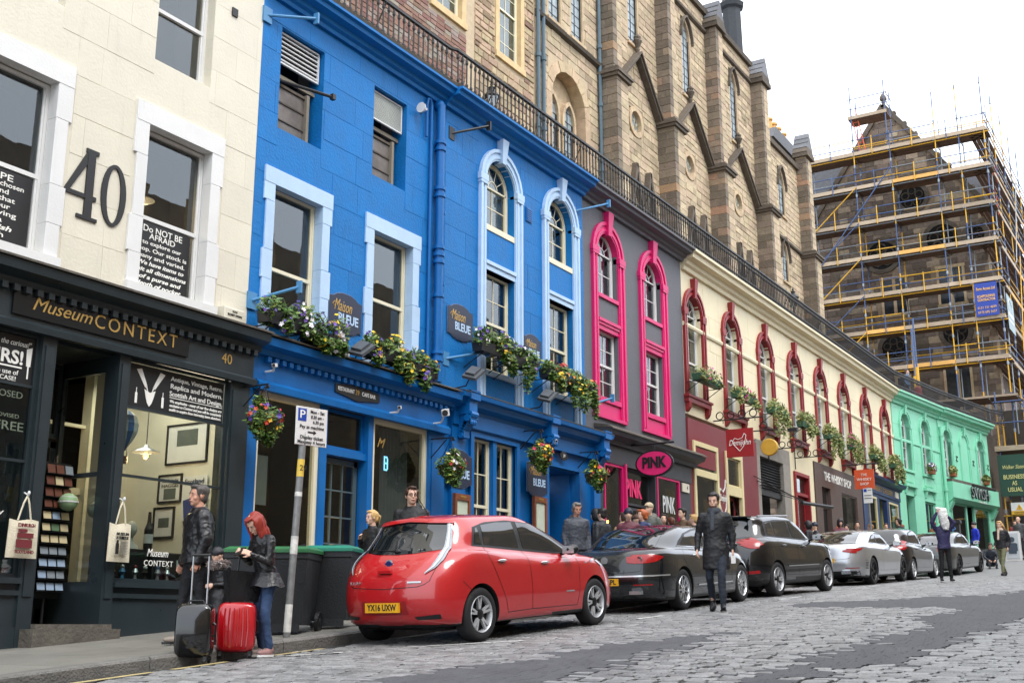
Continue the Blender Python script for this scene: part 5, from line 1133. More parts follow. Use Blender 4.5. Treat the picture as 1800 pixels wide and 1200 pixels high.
# ------------------------------------------------------------------ cars
def interp(pts, x):
    if x <= pts[0][0]: return pts[0][1]
    for (a, p), (b, q) in zip(pts, pts[1:]):
        if x <= b: f = (x-a)/(b-a); f = f*f*(3-2*f)*.6+f*.4; return p+(q-p)*f
    return pts[-1][1]
TYRE = mat('tyre_rubber', '#17171a', .75, .15, 12, bump=.1); RIMD = mat('dark_rim', '#232427', .35, .1, 8, metal=.5); ALLOY = mat('alloy', '#b9bbbe', .35, .08, 8, metal=.35)
CARGL = mat('tinted_car_glass', '#12171a', .04, .05, 3, spec=.9, coat=.4); PLAST = mat('car_black_trim', '#141517', .4, .1, 8); UNDER = mat('underbody', '#0c0c0d', .9)
TLR = mat('tail_light_red', '#98090e', .2, .35, 22, coat=.4); TLC = mat('clear_lamp', '#8d9499', .12, .25, 40, coat=1, metal=.2); CHR = mat('chrome', '#d2d5d8', .18, .03, 5, metal=.7)
PLATY = mat('yellow_plate', '#e3a820', .45, .05, 5)
def wheel_meshes(r, w, n, style, rimm=ALLOY):
    ty = MB().lathe([(r*.66,-w/2+.015),(r*.72,-w/2+.002),(r*.86,-w/2),(r*.95,-w/2+.01),(r*.99,-w/2+.03),(r,-w/2+.06),(r,w/2-.06),(r*.99,w/2-.03),(r*.9,w/2),(r*.66,w/2-.015)], n=40, ax='y', caps=False)
    rm = MB().lathe([(r*.69,-w/2+.012),(r*.67,-w/2),(r*.64,-w/2+.012),(r*.62,-w/2+.05),(r*.60,0),(r*.60,w/2-.02)], n=36, ax='y', caps=False)
    bk = MB().lathe([(r*.62,-w/2+.075),(.02,-w/2+.085)], n=24, ax='y', caps=False); sp = MB()  # bk: dark backing disc added to close the wheel behind the spokes
    for k in range(n):
        a = 2*pi*k/n
        for d in ((-.16,.16) if style == 2 else (0,)):
            u = V((cos(a+d), 0, -sin(a+d))); u0 = V((cos(a+d*.35), 0, -sin(a+d*.35))); t_ = V((-sin(a+d), 0, -cos(a+d))); w0, w1 = (r*.055, r*.05) if style == 2 else (r*.10, r*.075)
            if style == 3: w0, w1 = r*.05, r*.09
            p0, p1 = u0*r*.12, u*r*.645; y0, y1 = -w/2+.03, -w/2+.018; b = len(sp.v)
            for (p, ww, yy) in ((p0,w0,y0),(p1,w1,y1)):
                for s_, dy in ((-1,.008),(1,.008),(1,.04),(-1,.04)): q = p+t_*(ww*s_*(.5 if style == 3 else .8)); sp.v.append((q.x, yy+dy-.008, q.z))
            sp.f += [[b+i for i in q] for q in ((0,1,5,4),(1,2,6,5),(2,3,7,6),(3,0,4,7),(4,5,6,7),(0,1,2,3))]
    hub = MB().lathe([(r*.2,-w/2+.06),(r*.19,-w/2+.025),(r*.1,-w/2+.012),(.004,-w/2+.012)], n=16, ax='y')
    return [('tyre', mesh('tyre', ty, TYRE, smooth=40)), ('rim', mesh('rim', rm, rimm, smooth=40)), ('wheel_backing', mesh('wheel_backing', bk, RIMD)), ('spokes', mesh('spokes', sp, rimm)), ('hub_cap', mesh('hub_cap', hub, rimm if style != 2 else RIMD, smooth=40))]
class Car:
    def __init__(s, name, label, Xr, Yr, Xf, Yf, L, W_, wb, ro, rows, paint, r=.32, group=None, clad=0., n=5, style=2, rimm=ALLOY, barrel=()):
        s.L, s.W = L, W_; yaw = atan2(Yf-Yr, Xf-Xr); za, zb = G(Xr, Yr), G(Xf, Yf); pitch = math.atan2(zb-za, wb)
        rot = M4.Rotation(yaw, 4, 'Z') @ M4.Rotation(-pitch, 4, 'Y')
        s.m = M4.Translation(V((Xr, Yr, za+.002))) @ rot @ M4.Translation(V((-ro, W_/2, 0)))
        s.t = T(name, label, 'car', (0,0,0), 0, group); s.t.r.matrix_world = s.m; s.t.o = (0,0,0); s.t.r.rotation_mode = 'XYZ'
        nr, nsd, nf = 12, 34, 12; grid = []
        def loop(row):
            xr, xf, w, cr_, cf, z = row[:6]; ne = row[6] if len(row) > 6 else 3.0; pts = []
            for i in range(nr): f = pi/2*i/nr; pts.append((xr+cr_*(1-cos(f)**(2/ne)), w*sin(f)**(2/ne)))
            for i in range(nsd+1): pts.append((xr+cr_+(xf-cf-xr-cr_)*i/nsd, w))
            for i in range(1, nf+1): f = pi/2*(1-i/nf); pts.append((xf-cf*(1-max(0,cos(f))**(2/ne)), w*max(0,sin(f))**(2/ne)))
            out = []
            for x, y in pts:
                k = interp(barrel, x) if barrel else 1.; out.append(V((x, y*k, interp(z, x) if not isinstance(z, (int, float)) else z)))
            return out
        R_ = [loop(q) for q in rows]
        c0 = [V((p.x, 0, p.z)) for p in R_[0]]; c1 = [V((p.x, 0, p.z+.012)) for p in R_[-1]]
        sub = 6; allr = [c0, R_[0]]
        for k in range(len(R_)-1):
            p0, p1, p2, p3 = R_[max(k-1,0)], R_[k], R_[k+1], R_[min(k+2,len(R_)-1)]
            for j in range(1, sub+1):
                f = j/sub; ring = []
                for a, b, c, d in zip(p0, p1, p2, p3):
                    d1 = (b-a).length or 1e-3; d2 = (c-b).length or 1e-3; d3 = (d-c).length or 1e-3
                    m1 = ((c-a)/(d1+d2)*d2) if k > 0 else (c-b); m2 = ((d-b)/(d2+d3)*d2) if k < len(R_)-2 else (c-b); tn = .85; m1 = m1*tn; m2 = m2*tn
                    h = b*(2*f**3-3*f*f+1)+m1*(f**3-2*f*f+f)+c*(-2*f**3+3*f*f)+m2*(f**3-f*f)
                    h.y = max(h.y, 0); ring.append(h)
                allr.append(ring)
        allr.append(c1); bm_ = bmesh.new(); n_ = len(allr[0]); vs = []
        for sg in (1, -1):
            g = [[bm_.verts.new((p.x, p.y*sg, p.z)) for p in ring] for ring in allr]
            for i in range(len(g)-1):
                for j in range(n_-1):
                    q = [g[i][j], g[i][j+1], g[i+1][j+1], g[i+1][j]]
                    if sg > 0: q = q[::-1]
                    bm_.faces.new(q)
        bmesh.ops.remove_doubles(bm_, verts=bm_.verts, dist=.0008); bmesh.ops.dissolve_degenerate(bm_, edges=bm_.edges, dist=.0004)
        bmesh.ops.recalc_face_normals(bm_, faces=bm_.faces)
        s.bvh = BVHTree.FromBMesh(bm_); me = bpy.data.meshes.new('body'); bm_.to_mesh(me); bm_.free()
        for k in (paint, UNDER, PLAST): me.materials.append(k)
        for p in me.polygons:
            if p.center.z < max(clad, .235): p.material_index = 2
        cut = MB(); s.ro, s.wb, s.r = ro, wb, r
        for x in (ro, ro+wb):
            for sg in (-1, 1): cut.lathe([(r+.045, -.2),(r+.045, .2)], (x, sg*(W_/2-.1), r), 40, 'y')
        cm = bpy.data.meshes.new('c'); cm.from_pydata(cut.v, [], cut.f)
        for k in (paint, UNDER, PLAST): cm.materials.append(k)
        for p in cm.polygons: p.material_index = 1
        b2_ = bmesh.new(); b2_.from_mesh(cm); bmesh.ops.recalc_face_normals(b2_, faces=b2_.faces); b2_.to_mesh(cm); b2_.free()
        a = bpy.data.objects.new('a', me); c = bpy.data.objects.new('c', cm); WS.collection.objects.link(a); WS.collection.objects.link(c)
        bo = a.modifiers.new('b', 'BOOLEAN'); bo.operation = 'DIFFERENCE'; bo.object = c; bo.solver = 'EXACT'
        out = evalmesh(a); bpy.data.objects.remove(a); bpy.data.objects.remove(c)
        out.name = 'body'; out.shade_smooth(); out.set_sharp_from_angle(angle=R(42)); s.body = obj('body', out, s.t.r)
        wm_ = wheel_meshes(r, .21, n, style, rimm); first = None
        for x in (ro, ro+wb):
            for sg in (-1, 1):
                w = bpy.data.objects.new('wheel', None); COL.objects.link(w); w.parent = s.t.r; w.location = (x, sg*(W_/2-.115), r); w.rotation_euler = (0, random.random()*2, 0 if sg < 0 else pi)
                for nm, m_ in wm_: obj(nm, m_, w)
        mb = MB()
        for x in (ro, ro+wb): mb.lathe([(r*.5,-W_/2+.25),(r*.5,W_/2-.25)], (x,0,r), 12, 'y')
        s.t.add('axle', mb, UNDER)
        s.t.add('arch_liner', MB().box(ro-.4, ro+.4, -W_/2+.28, W_/2-.28, .16, .6).box(ro+wb-.4, ro+wb+.4, -W_/2+.28, W_/2-.28, .16, .6), UNDER)
    def hit(s, a, b, mode):
        if mode == 'R': o, d = V((a, -2.5, b)), V((0, 1, 0))
        elif mode == 'L': o, d = V((a, 2.5, b)), V((0, -1, 0))
        elif mode == 'B': o, d = V((-1.5, a, b)), V((1, 0, 0))
        elif mode == 'F': o, d = V((s.L+1.5, a, b)), V((-1, 0, 0))
        else: o, d = V((a, b, 3)), V((0, 0, -1))
        h = s.bvh.ray_cast(o, d)
        if h[0] is None: return None, None
        n = h[1]
        if n.dot(d) > 0: n = -n
        return h[0], n
    def ruled(s, A, B, mode, m, name, off=.004, nu=18, nv=6, parent=None, label=None):
        def rs_(P, n):
            P = [V((p[0], p[1], 0)) for p in P]; L = [0]
            for a, b in zip(P, P[1:]): L.append(L[-1]+(b-a).length)
            out = []
            for i in range(n+1):
                t = L[-1]*i/n; k = 0
                while k < len(P)-2 and L[k+1] < t: k += 1
                f = (t-L[k])/((L[k+1]-L[k]) or 1); out.append(P[k].lerp(P[k+1], min(1, f)))
            return out
        a_, b_ = rs_(A, nu), rs_(B, nu); mb = MB(); ok = {}
        for i in range(nu+1):
            for j in range(nv+1):
                p = a_[i].lerp(b_[i], j/nv); h, n = s.hit(p.x, p.y, mode)
                if h is not None: mb.v.append(tuple(h+n*off)); ok[(i, j)] = len(mb.v)-1
        for i in range(nu):
            for j in range(nv):
                q = [(i,j),(i+1,j),(i+1,j+1),(i,j+1)]
                if all(k in ok for k in q): mb.f.append([ok[k] for k in q])
        if not mb.f: return None
        return obj(name, mesh(name, mb, m, (0,0,0), 180), parent or s.t.r, None, label)
    def sides(s, A, B, m, name, **k):
        s.ruled(A, B, 'R', m, name, **k); s.ruled(A, B, 'L', m, name, **k)
    def seam(s, P, mode='R', w=.007, m=None, name='panel_gap'):
        for md in (('R','L') if mode == 'R' else (mode,)):
            A, B = [], []
            for i, p in enumerate(P):
                q = P[min(i+1, len(P)-1)]; o = P[max(i-1, 0)]; d = V((q[0]-o[0], q[1]-o[1])); d.normalize(); A.append((p[0]-d.y*w/2, p[1]+d.x*w/2)); B.append((p[0]+d.y*w/2, p[1]-d.x*w/2))
            s.ruled(A, B, md, m or PLAST, name, off=.0025, nu=24, nv=1)
    def mirror(s, x, z, m):
        for sg in (-1, 1):
            c = V((x, sg*(s.W/2+.06), z)); mr = s.t.add('door_mirror', MB().ell(c, (.085,.12,.075), 12, 8), m, smooth=60)
            s.t.add('mirror_arm', MB().tube(c+V((0,-sg*.08,-.03)), c+V((.02,-sg*.22,-.07)), .025), PLAST, mr); s.t.add('mirror_glass', MB().cbox(c+V((-.07,0,0)), (.02,.17,.1)), CHR, mr)
    def handle(s, x, z, m=CHR):
        for md, sg in (('R',-1),('L',1)):
            h, n = s.hit(x, z, md)
            if h is not None:
                hd = s.t.add('door_handle', MB().ell(h+n*.022, (.095,.016,.018), 10, 6), m, smooth=60); s.t.add('handle_recess', MB().ell(h+n*-.004+V((0,0,-.012)), (.07,.01,.035), 10, 6), PLAST, hd)
    def plate(s, mode, z, txt, m=PLATY, y=0., w=.52):
        x = min(s.hit(y+d, z+e, mode)[0].x for d in (-.2,0,.2) for e in (-.05,.05)) if mode == 'B' else max(s.hit(y+d, z, mode)[0].x for d in (-.2,0,.2))
        if mode == 'B':
            p = s.t.add('number_plate', MB().box(x-.022, x+.01, y-w/2, y+w/2, z-.056, z+.056), m)
            text(s.t, txt, x-.024, y, z, .105, BLACK, w=w*.86, parent=p, rot=(R(90),0,R(-90)), ext=.002, off=.002)
        else: s.t.add('number_plate', MB().box(x-.01, x+.02, y-w/2, y+w/2, z-.056, z+.056), m)
    def interior(s): pass
RP_ = mat('red_car_paint', '#b0151b', .28, .05, 3, coat=1., spec=.5); DG_ = mat('dark_grey_car_paint', '#212427', .25, .05, 3, coat=1., metal=.5); BK_ = mat('black_car_paint', '#0c0d10', .22, .05, 3, coat=1., metal=.2)
SV_ = mat('silver_car_paint', '#b9bcc0', .3, .05, 3, coat=1., metal=.75); AN_ = mat('anthracite_car_paint', '#232226', .28, .05, 3, coat=1., metal=.5); GG_ = mat('mid_grey_car_paint', '#474a49', .3, .05, 3, coat=1., metal=.5)
CG = 'cars parked nose to tail along the kerb'
# red hatchback ------------------------------------------------
L = 4.44
rows = [(.22,L-.2,.70,.3,.4,.20),
 (.07,L-.06,.845,.55,.75,[(0,.30),(.6,.22),(3.9,.22),(L,.26)]),
 (.0,L,.885,.62,.9,[(0,.50),(L,.45)]),
 (.03,L-.03,.885,.62,.95,[(0,.76),(1.2,.72),(3.2,.66),(L,.62)]),
 (.14,L-.16,.875,.62,.95,[(0,.95),(.8,.93),(2.2,.86),(3.6,.83),(L,.72)]),
 (.27,L-.42,.84,.6,.85,[(0,1.06),(.8,1.06),(1.6,.98),(2.4,.93),(3.5,.92),(L,.84)]),
 (.33,3.62,.775,.5,.75,[(0,1.13),(.9,1.10),(2.6,.98),(3.6,1.0)],2.6),
 (.50,2.95,.69,.42,.65,[(0,1.30),(1.0,1.33),(2.2,1.30),(2.95,1.26)],2.6),
 (.58,2.35,.58,.35,.5,[(0,1.44),(1.2,1.49),(1.9,1.50),(2.35,1.45)],2.6),
 (.80,2.05,.34,.3,.4,[(0,1.49),(1.3,1.535),(2.05,1.50)],2.6)]
c = Car('parked_car', 'bright red electric hatchback parked first in the row with a yellow rear plate', 12.05, 7.75, 14.72, 7.6, L, 1.77, 2.70, .80, rows, RP_, .32, CG, n=5, style=2, barrel=[(0,.97),(.7,1.0),(3.4,1.0),(L,.93)])
# glasshouse
c.sides([(.78,1.13),(1.05,1.11),(1.85,1.05),(2.6,1.0),(3.22,.985)], [(.92,1.36),(1.2,1.42),(1.7,1.445),(2.3,1.40),(3.22,1.0)], PLAST, 'window_surround', off=.003, nu=40, nv=8)
c.sides([(1.05,1.14),(1.40,1.115),(1.80,1.085)], [(1.10,1.38),(1.45,1.415),(1.80,1.42)], CARGL, 'rear_door_glass', off=.006)
c.sides([(1.90,1.08),(2.5,1.035),(2.98,1.015)], [(1.90,1.42),(2.25,1.39),(2.98,1.03)], CARGL, 'front_door_glass', off=.006, nu=24)
c.sides([(.84,1.15),(1.00,1.14)], [(.96,1.34),(1.00,1.355)], CARGL, 'quarter_glass', off=.006)
c.ruled([(-.60,1.10),(-.3,1.065),(0,1.055),(.3,1.065),(.60,1.10)], [(-.52,1.42),(-.3,1.445),(0,1.45),(.3,1.445),(.52,1.42)], 'B', CARGL, 'rear_window', off=.005, nu=26, nv=10)
c.ruled([(-.58,1.40),(0,1.44),(.58,1.40)], [(-.56,1.44),(0,1.475),(.56,1.44)], 'B', RP_, 'roof_spoiler', off=.03, nu=20, nv=3)
c.t.add('brake_light', MB().cbox((.585,.0,1.452),(.05,.34,.028)), TLC)
c.ruled([(-.62,1.04),(-.35,1.02),(0,1.01),(.35,1.02),(.62,1.04)],[(-.62,1.42),(-.3,1.465),(0,1.47),(.3,1.465),(.62,1.42)],'F',CARGL,'windscreen',off=.006,nu=24,nv=10)
for sg in (-1, 1):   # boomerang lamps
    a = [(sg*.575,1.435),(sg*.59,1.35),(sg*.62,1.22),(sg*.60,1.08),(sg*.52,.95),(sg*.42,.86)]; b = [(sg*.65,1.42),(sg*.70,1.33),(sg*.745,1.20),(sg*.74,1.06),(sg*.66,.93),(sg*.46,.84)]
    a, b = [(sg*.50,1.43),(sg*.535,1.32),(sg*.575,1.18),(sg*.61,1.06),(sg*.62,.98),(sg*.60,.90),(sg*.55,.83)], [(sg*.545,1.43),(sg*.585,1.32),(sg*.635,1.18),(sg*.685,1.06),(sg*.70,.98),(sg*.66,.89),(sg*.56,.82)]
    tl = c.ruled(a, b, 'B', TLC, 'tail_light', off=.016, nu=20, nv=5); 
    a2 = [((p[0]*.72+q[0]*.28), (p[1]*.72+q[1]*.28)) for p, q in zip(a, b)]; b2_ = [((p[0]*.35+q[0]*.65), (p[1]*.35+q[1]*.65)) for p, q in zip(a, b)]; c.ruled(a2, b2_, 'B', mat('lamp_inner', '#c3c6cb', .3) if sg < 0 else bpy.data.materials['lamp_inner'], 'lamp_strip', off=.022, nu=18, nv=3, parent=tl)
c.seam([(-.60,1.05),(-.66,.90),(-.62,.72),(-.5,.68),(0,.66),(.5,.68),(.62,.72),(.66,.90),(.60,1.05)], 'B', .008)
c.seam([(1.02,1.12),(1.0,1.0),(1.15,.75),(1.32,.45),(1.36,.30)]); c.seam([(1.85,1.07),(1.88,.9),(1.9,.6),(1.9,.32)]); c.seam([(1.36,.31),(1.9,.32),(3.0,.31)]); c.seam([(3.05,.98),(3.08,.8),(3.06,.5),(3.0,.31)]); c.seam([(.45,.72),(.62,.60),(.72,.46)])
c.handle(1.25,.935); c.handle(2.22,.885); c.mirror(2.78,1.045,PLAST); c.plate('B', .445, 'YX16 UXW')
c.ruled([(-.34,.52),(0,.525),(.34,.52)],[(-.36,.36),(0,.355),(.36,.36)],'B',mat('plate_shade_red','#8d1217',.4,.05,3),'plate_shade',off=.003,nu=12,nv=4)  # flat patch in darker red, shade around the plate painted on
h, n = c.hit(0, .955, 'B'); bd = c.t.add('badge', MB().lathe([(.052,-.012),(.052,0)], (h.x-.006, 0, .955), 24, 'x'), CHR); c.t.add('badge_centre', MB().lathe([(.036,-.016),(.036,0)], (h.x-.008,0,.955), 20, 'x').cbox((h.x-.018,0,.955),(.012,.115,.022)), mat('badge_blue','#27306e',.3), bd)
h, n = c.hit(0, .84, 'B'); hd = c.t.add('tailgate_handle', MB().cbox((h.x-.012,0,.86),(.04,.2,.035)), RP_); c.t.add('handle_recess', MB().cbox((h.x+.002,0,.822),(.012,.18,.05)), PLAST, hd)
h, n = c.hit(.42, .70, 'B'); text(c.t, 'LEAF', h.x-.012, .45, .735, .05, CHR, w=.17, rot=(R(90),0,R(-90))); c.t.add('rear_emblem', MB().cbox((c.hit(-.45,.735,'B')[0].x-.006,-.45,.735),(.012,.18,.02), M4.Rotation(R(14),3,'Z')), CHR)
h, n = c.hit(2.75, .45, 'R'); c.t.add('side_emblem', MB().cbox((2.82, h.y-.004, .50), (.2,.006,.018)), CHR)
c.t.add('wiper', MB().tube((c.hit(0,1.11,'B')[0].x-.02,-.02,1.10),(c.hit(.36,1.12,'B')[0].x-.025,.36,1.12),.013,.006).ell((c.hit(0,1.10,'B')[0].x-.015,0,1.10),(.03,.05,.03),8,6), PLAST)
c.t.add('aerial', MB().tube((.95,0,1.51),(.62,0,1.86),.007,.003).ell((.95,0,1.51),(.05,.02,.02),8,6), PLAST)
for sg in (-1,1): c.ruled([(sg*.42,.335),(sg*.72,.36)],[(sg*.46,.30),(sg*.72,.305)],'B',PLAST,'bumper_reflector',off=.006,nu=8,nv=2)
for sg, md in ((-1,'R'),(1,'L')): c.ruled([(3.7,.80),(4.0,.83),(4.18,.74)],[(3.55,.88),(3.75,.895),(3.9,.86)],md,TLC,'headlight',off=.01,nu=12,nv=4); h, n = c.hit(3.28,.86,md); c.t.add('side_repeater', MB().ell(h, (.03,.008,.014),8,5), TLC)
c.sides([(3.35,.86),(3.7,.92),(4.05,.88)],[(3.45,.90),(3.75,.935),(4.0,.90)],TLC,'headlight_top',off=.012)
# dark grey saloon -------------------------------------------
def saloon(label, P, L, W_, wb, ro, H, paint, coupe=False, boot=1.0, r=.33, n=5, style=2, rimm=ALLOY, hatch=0, name='parked_car'):
    b = boot; rows = [(.22,L-.2,W_/2-.17,.3,.4,.19),
     (.06,L-.05,W_/2-.04,.5,.7,[(0,.30),(.6,.2),(L-.6,.2),(L,.24)]),
     (.0,L,W_/2,.55,.85,[(0,.52),(L,.46)]),
     (.04,L-.04,W_/2,.55,.9,[(0,.78),(L*.5,.68),(L,.62)]),
     (.10,L-.16,W_/2-.015,.55,.9,[(0,b-.07),(1.0,.90),(L*.7,.80),(L,.70)]),
     (.20,L-.40,W_/2-.06,.5,.85,[(0,b),(1.0,.98),(L*.55,.92),(L-1,.88),(L,.80)]),
     (.62 if not hatch else .28,L-1.15,W_/2-.12,.5,.8,[(0,b+.03),(1.4,1.0),(L*.55,.96),(L-1.15,.98)],2.6),
     (1.05 if not hatch else .42,L-1.55,W_/2-.2,.5,.7,[(0,H-.23),(1.6,H-.18),(L*.5,H-.17),(L-1.5,H-.24)],2.6),
     (1.45 if not hatch else .55,L-2.0,W_/2-.31,.4,.5,[(0,H-.10),(2.2,H-.05),(L-2,H-.07)],2.6),
     (1.85 if not hatch else .9,L-2.3,.34,.3,.35,[(0,H-.04),(2.4,H-.005),(L-2,H-.03)],2.6)]
    c = Car(name, label, *P, L, W_, wb, ro, rows, paint, r, CG, n=n, style=style, rimm=rimm, barrel=[(0,.95),(.8,1.0),(L-1.1,1.0),(L,.9)])
    x0 = (1.15 if not hatch else .62)
    top = [(x0+.45,H-.17),(x0+.9,H-.10),(L*.47,H-.085),(L-2.05,H-.13),(L-1.45,1.0)]
    c.sides([(x0,1.04),(x0+.6,1.03),(L*.5,1.0),(L-1.7,.985),(L-1.35,.98)], top, PLAST, 'window_surround', off=.003, nu=40, nv=8)
    mid = L*.49 if not coupe else x0+.75
    c.sides([(x0+.16,1.065),(mid-.05,1.035)], [(x0+.5,H-.19),(x0+.9,H-.13),(mid-.05,H-.115)], CARGL, 'rear_side_glass', off=.006)
    c.sides([(mid+.05,1.03),(L-1.62,1.01)], [(mid+.05,H-.115),(L-2.15,H-.155),(L-1.62,1.02)], CARGL, 'front_door_glass', off=.006, nu=24)
    c.sides([(x0,1.035),(L*.5,.995),(L-1.35,.975)], [(x0,1.05),(L*.5,1.01),(L-1.35,.99)], CHR, 'chrome_strip', off=.007, nu=30, nv=1)
    if not hatch: c.ruled([(.72,-.58),(.66,0),(.72,.58)],[(1.5,-.50),(1.45,0),(1.5,.50)],'T',CARGL,'rear_window',off=.005,nu=20,nv=12)
    else: c.ruled([(-.58,b+.06),(0,b+.03),(.58,b+.06)],[(-.48,H-.12),(0,H-.09),(.48,H-.12)],'B',CARGL,'rear_window',off=.005,nu=20,nv=10)
    c.ruled([(L-1.25,-.6),(L-1.12,0),(L-1.25,.6)],[(L-2.0,-.5),(L-1.95,0),(L-2.0,.5)],'T',CARGL,'windscreen',off=.006,nu=20,nv=10)
    xm = L-1.5; c.seam([(mid,1.0),(mid+.02,.7),(mid,.34)]); c.seam([(xm,.96),(xm+.04,.7),(xm-.02,.34)]); c.seam([(ro+.42,.36),(mid,.34),(xm-.02,.34)])
    if not coupe: c.seam([(x0+.1,1.0),(x0+.0,.85),(ro+.36,.55),(ro+.42,.36)]); c.handle(mid-.75,.88)
    c.handle(xm-1.0 if xm-1.0 > mid+.2 else mid+.25,.86, paint); c.mirror(L-1.62,1.02,paint)
    c.seam([(-.66,b-.02),(-.62,.66),(0,.62),(.62,.66),(.66,b-.02)],'B',.008); c.seam([(.42,.62),(.6,.60),(ro-.35,.42)])
    return c
c = saloon('dark grey saloon coupe with red tail lights parked right in front of the red car', (18.21,7.75,20.95,7.75), 4.80, 1.86, 2.71, 1.12, 1.42, DG_, rimm=CHR, n=9, style=3, r=.335)
for sg, md in ((-1,'R'),(1,'L')):
    for mode, A, B in (('B',[(sg*.38,.885),(sg*.55,.915),(sg*.74,.92)],[(sg*.40,.795),(sg*.55,.78),(sg*.74,.785)]),(md,[(.12,.92),(.25,.915),(.40,.885)],[(.12,.78),(.25,.80),(.40,.865)])):
        tl = c.ruled(A, B, mode, TLR, 'tail_light', off=.012, nu=14, nv=5)
        if mode == 'B': q = c.hit(sg*.6,.85,'B')[0]; c.t.add('lamp_ring', MB().lathe([(.045,-.02),(.045,0),(.03,0),(.03,-.02)], (q.x-.004, sg*.6, .85), 16, 'x', caps=False), TLC, tl)
c.ruled([(-.8,.60),(0,.60),(.8,.60)],[(-.8,.575),(0,.575),(.8,.575)],'B',CHR,'chrome_strip',off=.012,nu=24,nv=1); c.sides([(.15,.60),(.55,.60)],[(.15,.578),(.55,.578)],CHR,'chrome_strip',off=.01,nv=1); c.sides([(1.7,.40),(3.3,.40)],[(1.7,.38),(3.3,.38)],CHR,'chrome_strip',off=.01,nv=1)
c.plate('B',.50,'KU09 CPL'); q = c.hit(0,.84,'B')[0]; c.t.add('badge', MB().lathe([(.06,-.014),(.06,0)], (q.x,0,.84), 20, 'x').cbox((q.x-.012,0,.84),(.01,.03,.1)), CHR)
for sg in (-1,1): c.ruled([(sg*.5,.46),(sg*.78,.46)],[(sg*.5,.44),(sg*.78,.44)],'B',TLR,'bumper_reflector',off=.008,nv=1); c.t.add('exhaust', MB().cbox((.03,sg*.55,.33),(.14,.18,.05)), CHR)
# black crossover --------------------------------------------
L = 4.37
rows = [(.2,L-.2,.74,.3,.4,.22),(.05,L-.05,.875,.5,.7,[(0,.36),(.6,.27),(L-.6,.27),(L,.32)]),(.0,L,.915,.55,.8,[(0,.62),(L,.55)]),
 (.03,L-.03,.915,.5,.85,[(0,.88),(L*.5,.80),(L,.76)]),(.09,L-.12,.90,.5,.85,[(0,1.02),(1,1.02),(L*.6,.97),(L,.90)]),(.17,L-.34,.86,.5,.8,[(0,1.12),(1,1.12),(L*.55,1.06),(L,.98)]),
 (.22,L-1.02,.80,.45,.75,[(0,1.17),(1.0,1.15),(L*.55,1.10),(L-1,1.10)],2.7),(.40,L-1.5,.71,.4,.6,[(0,1.40),(1.2,1.42),(L*.5,1.42),(L-1.5,1.34)],2.7),(.45,L-1.95,.62,.35,.45,[(0,1.56),(1.5,1.60),(L-2,1.57)],2.7),(.75,L-2.2,.36,.3,.35,[(0,1.60),(1.6,1.64),(L-2,1.62)],2.7)]
c = Car('parked_car', 'tall black crossover with a panoramic roof parked behind the man in the dark coat', 22.98, 7.75, 25.58, 7.52, L, 1.84, 2.61, .84, rows, BK_, .34, CG, clad=.34, n=5, style=2, barrel=[(0,.96),(.7,1.0),(L-1,1.0),(L,.92)])
c.sides([(.62,1.19),(1.2,1.16),(2.2,1.12),(L-1.25,1.10)],[(.72,1.48),(1.3,1.525),(2.1,1.525),(2.7,1.44),(L-1.25,1.11)],PLAST,'window_surround',off=.003,nu=36,nv=8)
c.sides([(1.12,1.19),(1.86,1.165)],[(1.14,1.48),(1.86,1.50)],CARGL,'rear_door_glass',off=.006); c.sides([(1.94,1.16),(2.9,1.13)],[(1.94,1.50),(2.3,1.485),(2.9,1.14)],CARGL,'front_door_glass',off=.006,nu=24); c.sides([(.74,1.21),(1.06,1.20)],[(.80,1.45),(1.06,1.475)],CARGL,'quarter_glass',off=.006)
c.ruled([(-.62,1.19),(0,1.15),(.62,1.19)],[(-.55,1.52),(0,1.55),(.55,1.52)],'B',CARGL,'rear_window',off=.005,nu=20,nv=8); c.ruled([(-.6,1.15),(0,1.12),(.6,1.15)],[(-.5,1.52),(0,1.56),(.5,1.52)],'F',CARGL,'windscreen',off=.006,nu=20,nv=8)
for sg, md in ((-1,'R'),(1,'L')):
    c.ruled([(sg*.60,1.17),(sg*.72,1.13),(sg*.80,1.05)],[(sg*.52,1.0),(sg*.66,.955),(sg*.80,.95)],'B',TLR,'tail_light',off=.012,nu=12,nv=5); c.ruled([(.12,1.12),(.30,1.15)],[(.12,.98),(.36,1.02)],md,TLR,'tail_light',off=.012,nu=12,nv=5); c.ruled([(sg*.62,.52),(sg*.8,.53)],[(sg*.62,.46),(sg*.8,.47)],'B',TLR,'bumper_reflector',off=.008,nv=1)
    c.ruled([(L-.75,.90),(L-.35,.86)],[(L-.95,1.0),(L-.5,.97)],md,TLC,'headlight',off=.01,nu=10,nv=4)
for P_ in ([(1.02,1.12),(.98,.95),(1.22,.6),(1.3,.42)],[(1.9,1.12),(1.93,.7),(1.9,.40)],[(3.0,1.1),(3.02,.7),(2.95,.40)],[(1.3,.42),(1.9,.40),(2.95,.40)]): c.seam(P_)
c.handle(1.2,1.0,BK_); c.handle(2.2,.97,BK_); c.mirror(2.85,1.16,BK_); c.sides([(1.35,.60),(2.95,.60)],[(1.35,.58),(2.95,.58)],CHR,'chrome_strip',off=.01,nv=1); c.plate('B',.80,'SP14 BLK'); c.t.add('roof_spoiler', MB().cbox((.42,0,1.585),(.2,1.1,.03)), BK_); c.t.add('aerial', MB().tube((.75,-.2,1.6),(.45,-.2,1.85),.007,.004), PLAST)
c.t.add('roof_rail', MB().tube((.7,-.6,1.60),(2.2,-.6,1.62),.018).tube((.7,.6,1.60),(2.2,.6,1.62),.018), SILV)
